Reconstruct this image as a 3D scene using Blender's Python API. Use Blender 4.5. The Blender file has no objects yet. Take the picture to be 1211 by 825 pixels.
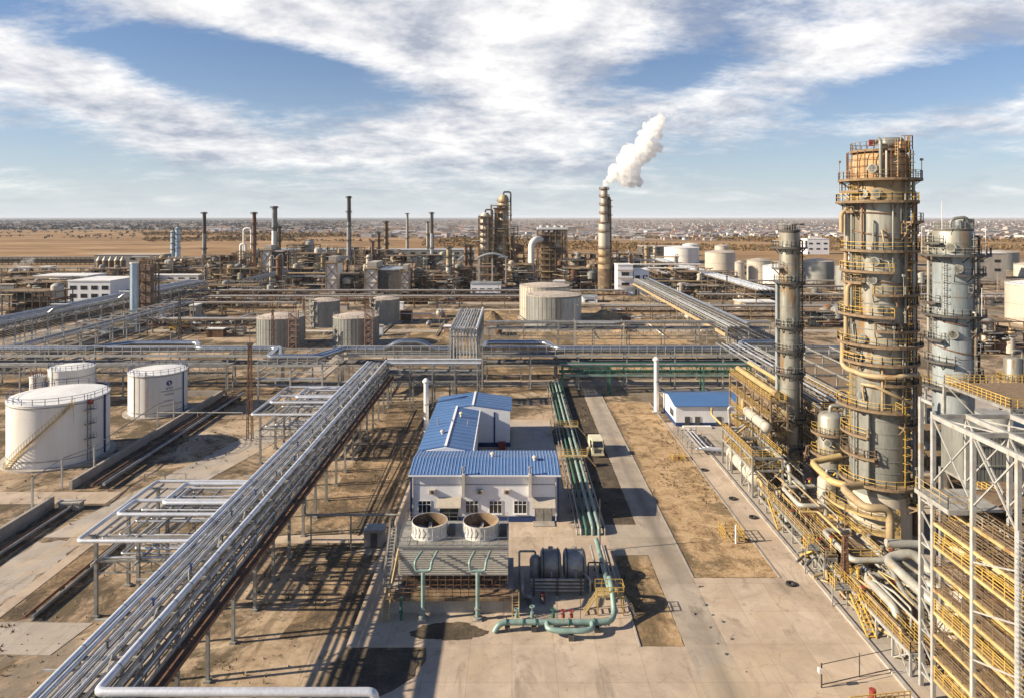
import bpy, math, random
from mathutils import Vector
R = math.radians
SC = bpy.context.scene
COL = SC.collection

# ------------------------------------------------------------------ camera, sky, sun, exposure
H, F, U0, V0 = 45.0, 807.0, 606.0, 257.0      # camera height (m), focal length in photo pixels, horizon point
cd = bpy.data.cameras.new('camera'); cam = bpy.data.objects.new('camera', cd); COL.objects.link(cam)
cam.location = (0, 0, H); cam.rotation_euler = (R(90), 0, 0)
cd.sensor_width = 36; cd.lens = 24.0; cd.shift_y = -155.5 / 1211; cd.clip_start = 1; cd.clip_end = 90000
SC.camera = cam
SUN_EL = R(25.5)
LDIR = Vector((math.cos(SUN_EL) * .985, math.cos(SUN_EL) * .170, -math.sin(SUN_EL)))
sd = bpy.data.lights.new('sun', 'SUN'); sun = bpy.data.objects.new('sun', sd); COL.objects.link(sun)
sd.energy = 5.0; sd.angle = R(.5); sd.color = (1, .85, .64)
sun.rotation_euler = LDIR.to_track_quat('-Z', 'Y').to_euler(); sun.location = (-60, 0, 90)
SC.view_settings.view_transform = 'Standard'; SC.view_settings.look = 'None'
SC.view_settings.exposure = 0.95; SC.view_settings.gamma = 1
SC.cycles.max_bounces = 5; SC.cycles.diffuse_bounces = 2; SC.cycles.glossy_bounces = 2; SC.cycles.volume_bounces = 10
SC.cycles.use_denoising = True
SC.cycles.sample_clamp_indirect = 4

HAZE = 3.2e-5                                   # even thin air, see the end of the script

def world():
    w = bpy.data.worlds.new('World'); SC.world = w; w.use_nodes = True
    nt = w.node_tree; N = nt.nodes; L = nt.links; N.clear()
    def nd(t, **k):
        n = N.new(t)
        for a, v in k.items(): setattr(n, a, v)
        return n
    def M(op, a, b=None, c=None, clamp=False):
        n = nd('ShaderNodeMath', operation=op, use_clamp=clamp)
        for i, v in enumerate((a, b, c)):
            if v is None: continue
            if isinstance(v, (int, float)): n.inputs[i].default_value = v
            else: L.new(v, n.inputs[i])
        return n.outputs[0]
    sky = nd('ShaderNodeTexSky', sky_type='NISHITA', sun_disc=False, sun_elevation=SUN_EL, sun_rotation=R(270 - 9.8),
             altitude=50, air_density=1.0, dust_density=.7, ozone_density=2.5)
    tc = nd('ShaderNodeTexCoord'); sx = nd('ShaderNodeSeparateXYZ'); L.new(tc.outputs['Generated'], sx.inputs[0])
    x, y, z = sx.outputs
    zc = M('MAXIMUM', z, 0.0)
    # cloud deck: the view ray meets a flat layer overhead
    k = M('ADD', zc, .20)
    px, py = M('DIVIDE', x, k), M('DIVIDE', y, k)
    cb = nd('ShaderNodeCombineXYZ'); L.new(px, cb.inputs[0]); L.new(py, cb.inputs[1])
    az = M('ARCTAN2', x, y)                       # 0 towards +Y
    el = M('ARCSINE', z)
    def noise(scale, detail, rough, dist, loc, sc, vec=cb.outputs[0]):
        mp = nd('ShaderNodeMapping'); mp.inputs['Location'].default_value = loc; mp.inputs['Scale'].default_value = sc
        mp.inputs['Rotation'].default_value = (0, 0, R(-14)); L.new(vec, mp.inputs[0])
        n = nd('ShaderNodeTexNoise'); L.new(mp.outputs[0], n.inputs['Vector'])
        n.inputs['Scale'].default_value = scale; n.inputs['Detail'].default_value = detail
        n.inputs['Roughness'].default_value = rough; n.inputs['Distortion'].default_value = dist
        return n.outputs['Fac']
    n1 = noise(1.5, 12, .62, .1, (3.1, 1.7, 0), (1, 1, 1))
    n2 = noise(6.5, 14, .70, .08, (7.3, 2.2, 0), (.7, 1.15, 1))
    n3 = noise(2.4, 12, .64, .1, (1.3, 9.2, 0), (1, 1, 1))
    def blob(a0, e0, wa, we, amp, tilt=0.0):
        da, de = M('SUBTRACT', az, R(a0)), M('SUBTRACT', el, R(e0))
        de2 = M('SUBTRACT', de, M('MULTIPLY', da, tilt))
        q = M('ADD', M('POWER', M('DIVIDE', da, R(wa)), 2), M('POWER', M('DIVIDE', de2, R(we)), 2))
        return M('MULTIPLY', M('EXPONENT', M('MULTIPLY', q, -1)), amp)
    cov = M('ADD', M('MULTIPLY', n1, .55), M('MULTIPLY', n2, .45))
    for b in BLOBS: cov = M('ADD', cov, blob(*b))
    cov = M('SUBTRACT', cov, M('MULTIPLY', M('MAXIMUM', M('SUBTRACT', el, R(21)), 0), .9))   # the sky clears towards the zenith
    mask = nd('ShaderNodeMapRange', interpolation_type='SMOOTHSTEP'); L.new(cov, mask.inputs[0])
    mask.inputs[1].default_value = .40; mask.inputs[2].default_value = .67
    shade = nd('ShaderNodeMapRange'); L.new(n3, shade.inputs[0])
    shade.inputs[1].default_value = .38; shade.inputs[2].default_value = .62
    cc = nd('ShaderNodeMix', data_type='RGBA'); L.new(shade.outputs[0], cc.inputs[0])
    cc.inputs[6].default_value = CLOUD_DARK + (1,); cc.inputs[7].default_value = CLOUD_LIT + (1,)
    # clear sky: slightly bluer than the raw model, whitening towards the horizon
    hz = M('EXPONENT', M('MULTIPLY', zc, -9.0))
    tint = nd('ShaderNodeMix', data_type='RGBA', blend_type='MULTIPLY'); tint.inputs[0].default_value = 1
    L.new(sky.outputs[0], tint.inputs[6]); tint.inputs[7].default_value = SKY_TINT + (1,)
    pale = nd('ShaderNodeMix', data_type='RGBA'); L.new(M('MULTIPLY', hz, .88), pale.inputs[0])
    L.new(tint.outputs[2], pale.inputs[6]); pale.inputs[7].default_value = HORIZON + (1,)
    fin = nd('ShaderNodeMix', data_type='RGBA'); L.new(M('MULTIPLY', mask.outputs[0], M('SUBTRACT', .95, M('EXPONENT', M('MULTIPLY', zc, -26.0)))), fin.inputs[0])
    L.new(pale.outputs[2], fin.inputs[6]); L.new(cc.outputs[2], fin.inputs[7])
    bg = nd('ShaderNodeBackground'); bg.inputs['Strength'].default_value = .06
    L.new(fin.outputs[2], bg.inputs['Color'])
    out = nd('ShaderNodeOutputWorld'); L.new(bg.outputs[0], out.inputs['Surface'])
#        azimuth, elevation, half widths, amount, tilt
BLOBS = [(-2, 14.5, 13, 8, .30, 0), (-22, 16.8, 10, 2.3, .42, -.08), (-18, 11.2, 12, 2.2, -.36, -.12), (-31, 8.6, 9, 2.0, .34, -.33), (-36, 5.0, 8, 1.3, -.22, -.1),
         (-4, 6.6, 10, 2.6, .16, 0), (-20, 5.2, 9, .8, .18, .02), (12, 11.4, 8, 1.5, -.22, .12), (20, 10, 12, 2.6, .10, .1), (31, 9.1, 9, 1.4, -.24, .12), (33, 6.3, 9, 1.2, .14, .1), (30, 13.5, 12, 2.2, .16, .1), (9, 4.8, 6, 1.2, .08, 0), (22, 4.6, 11, 1.8, -.2, 0)]
CLOUD_DARK = (3.9, 4.25, 5.1); CLOUD_LIT = (10.2, 9.9, 9.6); SKY_TINT = (.60, .76, .97); HORIZON = (6.5, 7.0, 7.4)
world()

# ------------------------------------------------------------------ geometry helpers
def gp(u, v): Y = H * F / (v - V0); return ((u - U0) * Y / F, Y)
def XU(u, Y): return (u - U0) * Y / F
def ZV(v, Y): return H - (v - V0) * Y / F

class MB:
    """collects shapes in world coordinates; build() links them as one mesh object"""
    def __init__(s): s.v = []; s.f = []; s.sm = []; s.mi = []; s.cur = 0
    def add(s, vs, fs, smooth=False):
        b = len(s.v); s.v += vs
        for f in fs: s.f.append([b + i for i in f]); s.sm.append(smooth); s.mi.append(s.cur)
    def box(s, x0, x1, y0, y1, z0, z1):
        vs = [(x, y, z) for z in (z0, z1) for y in (y0, y1) for x in (x0, x1)]
        s.add(vs, [(0, 2, 3, 1), (4, 5, 7, 6), (0, 1, 5, 4), (2, 6, 7, 3), (0, 4, 6, 2), (1, 3, 7, 5)]); return s
    def bar(s, p, q, w, h=None):
        p, q = Vector(p), Vector(q); d = q - p
        if d.length < 1e-6: return s
        d.normalize(); h = h or w
        a = d.cross(Vector((0, 0, 1))) if abs(d.z) < .95 else d.cross(Vector((0, 1, 0)))
        a.normalize(); b = a.cross(d); a *= w / 2; b *= h / 2
        vs = [tuple(e + i * a + j * b) for e in (p, q) for i, j in ((-1, -1), (1, -1), (1, 1), (-1, 1))]
        s.add(vs, [(0, 1, 2, 3), (7, 6, 5, 4), (0, 4, 5, 1), (1, 5, 6, 2), (2, 6, 7, 3), (3, 7, 4, 0)]); return s
    def tube(s, pts, r, n=8, bend=None, caps=True):
        P = [Vector(p) for p in pts]
        if len(P) > 2 and bend != 0:
            br = bend or 2.6 * r; Q = [P[0]]
            for i in range(1, len(P) - 1):
                a, b = P[i - 1] - P[i], P[i + 1] - P[i]; la, lb = a.length, b.length
                a.normalize(); b.normalize(); k = min(br, la * .49, lb * .49)
                p0, p2 = P[i] + a * k, P[i] + b * k
                for t in (0, .25, .5, .75, 1): Q.append((1 - t) ** 2 * p0 + 2 * t * (1 - t) * P[i] + t * t * p2)
            Q.append(P[-1]); P = Q
        m = len(P); T = []
        for i in range(m):
            t = (P[min(i + 1, m - 1)] - P[max(i - 1, 0)])
            T.append(t.normalized() if t.length > 1e-9 else (T[-1] if T else Vector((0, 0, 1))))
        a = T[0].cross(Vector((0, 0, 1)))
        if a.length < .1: a = T[0].cross(Vector((0, 1, 0)))
        vs = []
        for i in range(m):
            a = a - T[i] * a.dot(T[i]); a.normalize(); b = T[i].cross(a)
            for j in range(n):
                w = 2 * math.pi * (j + .5) / n; vs.append(tuple(P[i] + a * (r * math.cos(w)) + b * (r * math.sin(w))))
        fs = [(i * n + j, i * n + (j + 1) % n, (i + 1) * n + (j + 1) % n, (i + 1) * n + j) for i in range(m - 1) for j in range(n)]
        s.add(vs, fs, n > 4)
        if caps:
            s.add(vs[:n], [tuple(range(n - 1, -1, -1))]); s.add(vs[-n:], [tuple(range(n))])
        return s
    def lathe(s, c, prof, n=24, axis='z', smooth=True, a0=0, a1=360):
        full = abs(a1 - a0) >= 359.9; m = n if full else n + 1
        runs = [[prof[0]]]
        for i in range(1, len(prof)):          # break smooth shading where the outline turns sharply
            runs[-1].append(prof[i])
            if smooth and i < len(prof) - 1:
                a = math.atan2(prof[i][1] - prof[i - 1][1], prof[i][0] - prof[i - 1][0]); b = math.atan2(prof[i + 1][1] - prof[i][1], prof[i + 1][0] - prof[i][0])
                if abs((b - a + math.pi) % (2 * math.pi) - math.pi) > R(38): runs.append([prof[i]])
        for run in runs:
            vs = []
            for r, h in run:
                for j in range(m):
                    w = R(a0 + (a1 - a0) * j / n); p, q = r * math.cos(w), r * math.sin(w)
                    vs.append((c[0] + p, c[1] + q, c[2] + h) if axis == 'z' else (c[0] + h, c[1] + p, c[2] + q) if axis == 'x' else (c[0] + q, c[1] + h, c[2] + p))
            fs = [(i * m + j, i * m + (j + 1) % m, (i + 1) * m + (j + 1) % m, (i + 1) * m + j) for i in range(len(run) - 1) for j in range(n)]
            s.add(vs, fs, smooth)
        return s
    def cyl(s, x, y, z0, z1, r, n=20, r2=None, cap=True, axis='z'):
        r2 = r if r2 is None else r2
        c = (x, y, z0) if axis == 'z' else (z0, x, y) if axis == 'x' else (x, z0, y); d = z1 - z0
        s.lathe(c, [(r, 0), (r2, d)], n, axis)
        if cap: s.lathe(c, [(.001, 0), (r, 0)], n, axis, False); s.lathe(c, [(r2, d), (.001, d)], n, axis, False)
        return s
    def vessel(s, c, L, r, axis='y', n=20):
        pr = [(.001, -r * .5), (r * .5, -r * .42), (r * .85, -r * .22), (r, 0), (r, L), (r * .85, L + r * .22), (r * .5, L + r * .42), (.001, L + r * .5)]
        return s.lathe(c, pr, n, axis)
    def sector(s, x, y, r0, r1, z0, z1, a0=0, a1=360, n=None):
        n = n or max(6, int(abs(a1 - a0) / 9))
        s.lathe((x, y, 0), [(r0, z0), (r1, z0), (r1, z1), (r0, z1), (r0, z0)], n, 'z', False, a0, a1); return s
    def poly(s, pts, z0, z1):
        n = len(pts)
        vs = [(p[0], p[1], z0) for p in pts] + [(p[0], p[1], z1) for p in pts]
        s.add(vs, [tuple(range(n, 2 * n))] + [(i, (i + 1) % n, n + (i + 1) % n, n + i) for i in range(n)]); return s
    def rail(s, pts, h=1.1, w=.07, step=1.6, rails=(.55, 1.0), close=False):
        P = [Vector(p) for p in pts]
        if close: P.append(P[0])
        for a, b in zip(P, P[1:]):
            d = (b - a).length; k = max(1, int(round(d / step)))
            for i in range(k + (0 if close else 1)):
                p = a + (b - a) * (i / k); s.bar(p, p + Vector((0, 0, h)), w)
            for f in rails: s.bar(a + Vector((0, 0, h * f)), b + Vector((0, 0, h * f)), w * .8)
        return s
    def arcrail(s, x, y, r, z, a0, a1, h=1.15, w=.07):
        n = max(3, int(abs(a1 - a0) / 14)); full = abs(a1 - a0) >= 359
        P = [(x + r * math.cos(R(a0 + (a1 - a0) * i / n)), y + r * math.sin(R(a0 + (a1 - a0) * i / n)), z) for i in range(n if full else n + 1)]
        return s.rail(P, h, w, 99, close=full)
    def ladder(s, p, h, dirx=1, diry=0, w=.5, t=.06, cage=0):
        x, y, z = p; ax, ay = diry * w / 2, dirx * w / 2
        for k in (-1, 1): s.bar((x + k * ax, y + k * ay, z), (x + k * ax, y + k * ay, z + h), t)
        for i in range(int(h / .4)): s.bar((x - ax, y - ay, z + .4 * i), (x + ax, y + ay, z + .4 * i), t * .7)
        return s
    def lattice(s, a, b, z0, z1, n, w, vert=True, alt=True):
        a, b = Vector(a), Vector(b)
        for i in range(n):
            p, q = a + (b - a) * (i / n), a + (b - a) * ((i + 1) / n)
            if i % 2 == 0 or not alt: s.bar((p.x, p.y, z0), (q.x, q.y, z1), w)
            else: s.bar((p.x, p.y, z1), (q.x, q.y, z0), w)
            if vert: s.bar((p.x, p.y, z0), (p.x, p.y, z1), w)
        return s
    def build(s, name, mat, parent=None):
        me = bpy.data.meshes.new(name); o = ORIGIN.get(parent.name, Vector()) if parent else Vector()
        me.from_pydata([(a - o.x, b - o.y, c - o.z) for a, b, c in s.v], [], s.f)
        me.polygons.foreach_set('use_smooth', s.sm)
        for m in (mat if isinstance(mat, list) else [mat]): me.materials.append(m)
        if isinstance(mat, list): me.polygons.foreach_set('material_index', s.mi)
        me.update()
        ob = bpy.data.objects.new(name, me); COL.objects.link(ob)
        if parent: ob.parent = parent
        ORIGIN[ob.name] = o
        return ob
ORIGIN = {}
def tag(o, label=None, cat=None, group=None, kind=None):
    for k, v in (('label', label), ('category', cat), ('group', group), ('kind', kind)):
        if v: o[k] = v
    return o
def thing(name, label, cat, loc=(0, 0, 0), group=None):
    o = bpy.data.objects.new(name, None); COL.objects.link(o); o.location = loc; o.empty_display_size = .5
    ORIGIN[o.name] = Vector(loc); return tag(o, label, cat, group)
def dup(root, loc, label=None, group=None, scale=None, rot=None):
    r = root.copy(); COL.objects.link(r); r.location = loc
    if label: r['label'] = label
    if group: r['group'] = group
    if scale: r.scale = (scale,) * 3 if not isinstance(scale, tuple) else scale
    if rot is not None: r.rotation_euler = (0, 0, rot)
    for ch in list(root.children):
        c = ch.copy(); COL.objects.link(c); c.parent = r
        for g in list(ch.children): d = g.copy(); COL.objects.link(d); d.parent = c
    return r

# ------------------------------------------------------------------ materials
def mat(name, c1, c2=None, scale=.8, rough=.7, metal=0.0, stretch=(1, 1, 1), lo=.35, hi=.65, c3=None, t3=.62, s3=.5, bump=0.0, vary=.10, detail=6, fine=.12, spec=.4):
    m = bpy.data.materials.new(name); m.use_nodes = True; nt = m.node_tree; N, L = nt.nodes, nt.links
    b = N['Principled BSDF']; b.inputs['Roughness'].default_value = rough; b.inputs['Metallic'].default_value = metal
    b.inputs['Specular IOR Level'].default_value = spec
    g = N.new('ShaderNodeNewGeometry')
    def noise(sc, st=(1, 1, 1), d=detail, ro=.6):
        mp = N.new('ShaderNodeMapping'); mp.inputs['Scale'].default_value = st; L.new(g.outputs['Position'], mp.inputs[0])
        n = N.new('ShaderNodeTexNoise'); n.inputs['Scale'].default_value = sc; n.inputs['Detail'].default_value = d
        n.inputs['Roughness'].default_value = ro; L.new(mp.outputs[0], n.inputs['Vector']); return n.outputs['Fac']
    def mrange(v, a, c):
        r = N.new('ShaderNodeMapRange'); L.new(v, r.inputs[0]); r.inputs[1].default_value = a; r.inputs[2].default_value = c; return r.outputs[0]
    def mix(f, a, c, bt='MIX'):
        x = N.new('ShaderNodeMix'); x.data_type = 'RGBA'; x.blend_type = bt
        for i, v in ((0, f), (6, a), (7, c)):
            if isinstance(v, (tuple, float, int)): x.inputs[i].default_value = (v + (1,)) if isinstance(v, tuple) else v
            else: L.new(v, x.inputs[i])
        return x.outputs[2]
    n1 = noise(scale, stretch)
    col = mix(mrange(n1, lo, hi), c1, c2 or tuple(v * .72 for v in c1))
    if c3: col = mix(mrange(noise(s3, stretch, 8, .68), t3, t3 + .09), col, c3)
    oi = N.new('ShaderNodeObjectInfo'); rv = mrange(oi.outputs['Random'], 0, 1)
    vv = N.new('ShaderNodeMapRange'); L.new(rv, vv.inputs[0]); vv.inputs[3].default_value = 1 - vary; vv.inputs[4].default_value = 1 + vary
    hsv = N.new('ShaderNodeHueSaturation'); L.new(vv.outputs[0], hsv.inputs['Value']); L.new(col, hsv.inputs['Color']); col = hsv.outputs[0]
    if fine:
        fn = N.new('ShaderNodeMapRange'); L.new(noise(scale * 9, stretch, 4), fn.inputs[0]); fn.inputs[1].default_value = .3; fn.inputs[2].default_value = .7
        fn.inputs[3].default_value = 1 - fine; fn.inputs[4].default_value = 1 + fine
        h2 = N.new('ShaderNodeHueSaturation'); L.new(fn.outputs[0], h2.inputs['Value']); L.new(col, h2.inputs['Color']); col = h2.outputs[0]
    L.new(col, b.inputs['Base Color'])
    if bump:
        bm = N.new('ShaderNodeBump'); bm.inputs['Strength'].default_value = bump; bm.inputs['Distance'].default_value = .1
        L.new(noise(scale * 5, stretch, 5), bm.inputs['Height']); L.new(bm.outputs[0], b.inputs['Normal'])
    return m
M = {}
M['galv'] = mat('galvanised cladding', (.56, .58, .61), (.34, .355, .38), .5, .36, .5, c3=(.20, .19, .18), t3=.62, vary=.3)
M['galv_light'] = mat('bright new pipe cladding', (.68, .70, .74), (.56, .58, .62), .5, .36, .35, c3=(.42, .42, .42), t3=.68, vary=.06)
M['lagging'] = mat('smooth metal pipe lagging', (.50, .52, .55), (.38, .40, .43), .4, .26, .9, c3=(.24, .23, .22), t3=.66, vary=.1)
M['galv_dull'] = mat('weathered galvanised cladding', (.30, .30, .30), (.17, .17, .172), .6, .5, .25, c3=(.17, .125, .09), t3=.58, vary=.35)
M['steel'] = mat('grey painted steel', (.32, .315, .295), (.20, .195, .18), 1.2, .6, .1, c3=(.19, .115, .07), t3=.61, vary=.18)
M['steel_light'] = mat('pale grey structural steel', (.44, .44, .42), (.32, .315, .30), 1.2, .5, .1, c3=(.30, .23, .15), t3=.61, vary=.1)
M['steel_dark'] = mat('dark steel', (.10, .095, .09), (.06, .055, .05), .8, .7, .1, c3=(.16, .09, .05), t3=.6)
M['rust'] = mat('rusty steel', (.20, .105, .06), (.10, .06, .04), .9, .85, .0, c3=(.30, .16, .08), t3=.58, vary=.2)
M['brown_steel'] = mat('brown oxidised steelwork', (.25, .17, .10), (.13, .09, .06), .7, .8, 0, c3=(.36, .28, .18), t3=.55, vary=.25)
M['yellow'] = mat('weathered yellow paint', (.56, .37, .075), (.40, .26, .07), 1.3, .65, 0, c3=(.24, .14, .06), t3=.58, vary=.2)
M['yellow_pale'] = mat('faded yellow cladding', (.50, .38, .18), (.37, .27, .12), .6, .55, .05, c3=(.27, .16, .07), t3=.56, vary=.14)
M['grate'] = mat('brown grating', (.25, .18, .11), (.16, .11, .07), 1.5, .9, 0)
M['white'] = mat('white paint', (.72, .71, .68), (.62, .60, .57), .25, .5, 0, stretch=(1, 1, .12), c3=(.47, .39, .30), t3=.62, s3=.6, vary=.04, fine=.04)
M['white_roof'] = mat('white tank roof', (.74, .74, .73), (.62, .62, .61), .3, .6, 0, c3=(.50, .47, .44), t3=.64, vary=.03)
M['wall'] = mat('white sandwich panel', (.78, .79, .82), (.72, .73, .76), .35, .5, 0, stretch=(1, 1, .3), c3=(.60, .58, .55), t3=.68, vary=.03, fine=.04)
M['blue_rib'] = mat('faded blue roofing rib', (.24, .33, .50), (.19, .27, .44), .6, .45, 0)
M['blue_roof'] = mat('blue coated roofing', (.075, .165, .36), (.06, .14, .31), .15, .42, 0, c3=(.10, .20, .40), t3=.6, vary=.05, fine=.06)
M['blue_paint'] = mat('navy paint', (.02, .05, .16), (.018, .04, .13), .6, .55, 0)
M['teal'] = mat('pale green pipe paint', (.26, .365, .33), (.165, .25, .225), .8, .5, .15, c3=(.21, .165, .11), t3=.58, vary=.14)
M['green_dark'] = mat('dark green paint', (.05, .15, .11), (.035, .11, .08), .8, .6, .1, c3=(.12, .10, .07), t3=.64)
M['concrete_wall'] = mat('weathered concrete', (.38, .35, .31), (.28, .25, .22), .5, .9, 0, bump=.3, c3=(.20, .16, .12), t3=.62)
M['tank_grey'] = mat('grey corrugated tank cladding', (.27, .275, .26), (.20, .205, .195), .3, .55, .15, stretch=(1, 1, .2), c3=(.33, .25, .17), t3=.62, vary=.12)
M['tank_tan'] = mat('tan tank cladding', (.50, .45, .38), (.40, .36, .30), .3, .55, .1, stretch=(1, 1, .2), c3=(.36, .24, .14), t3=.63, vary=.1)
M['tank_roof'] = mat('dusty tank roof', (.50, .43, .36), (.38, .32, .27), .4, .8, 0, c3=(.62, .58, .54), t3=.6)
M['clad'] = mat('aged column cladding', (.37, .365, .32), (.185, .18, .155), .4, .45, .3, stretch=(1, 1, .16), lo=.38, hi=.60, c3=(.25, .155, .075), t3=.555, s3=.6, vary=.03)
M['clad_dark'] = mat('dark aged column cladding', (.27, .275, .25), (.17, .175, .16), .45, .5, .25, stretch=(1, 1, .18), c3=(.46, .44, .39), t3=.62, vary=.03)
M['clad_blue'] = mat('bluish aluminium cladding', (.40, .44, .465), (.25, .29, .31), .5, .42, .3, stretch=(1, 1, .18), lo=.38, hi=.6, c3=(.31, .25, .17), t3=.60, vary=.04)
M['clad_orange'] = mat('rust stained column head', (.43, .26, .12), (.28, .165, .075), .6, .7, .05, stretch=(1, 1, .22), lo=.4, hi=.58, c3=(.46, .39, .27), t3=.53, s3=.8, vary=.02)
M['pipe_grey'] = mat('grey insulated pipe', (.46, .45, .40), (.36, .35, .31), .6, .5, .25, c3=(.42, .30, .16), t3=.58, vary=.1)
M['pipe_tan'] = mat('tan insulated pipe', (.42, .33, .20), (.31, .23, .13), .6, .55, .1, c3=(.30, .17, .08), t3=.56, vary=.1)
M['red'] = mat('red paint', (.30, .05, .04), (.20, .04, .03), 1, .6, 0)
M['dark'] = mat('dark opening', (.015, .015, .017), (.01, .01, .011), 1, .8, 0)
M['glass'] = mat('dark window glass', (.02, .025, .03), (.015, .02, .025), 1, .12, 0, spec=.6, fine=0)
M['drum'] = mat('dark grey filter vessel', (.36, .35, .33), (.22, .215, .20), .8, .45, .2, c3=(.42, .38, .32), t3=.58)
M['slat'] = mat('grey louvre cladding', (.58, .55, .49), (.46, .43, .38), .6, .6, .1, stretch=(.4, .4, 1), c3=(.34, .27, .19), t3=.63)
M['cream'] = mat('cream vehicle paint', (.72, .67, .48), (.62, .58, .42), 1.4, .45, 0, c3=(.40, .34, .24), t3=.66)
M['brick'] = mat('pinkish brick', (.36, .25, .20), (.27, .18, .14), .9, .9, 0, c3=(.50, .42, .36), t3=.55)
M['rubber'] = mat('black rubber', (.02, .02, .02), (.03, .03, .03), 2, .8, 0)
M['silver_blue'] = mat('light blue column', (.42, .52, .60), (.34, .42, .50), .3, .4, .3, stretch=(1, 1, .2), c3=(.40, .36, .30), t3=.66)
M['fan_shell'] = mat('stained fan ring', (.63, .61, .57), (.50, .48, .44), 1.2, .7, 0, stretch=(1, 1, .2), c3=(.36, .30, .22), t3=.63)

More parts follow.
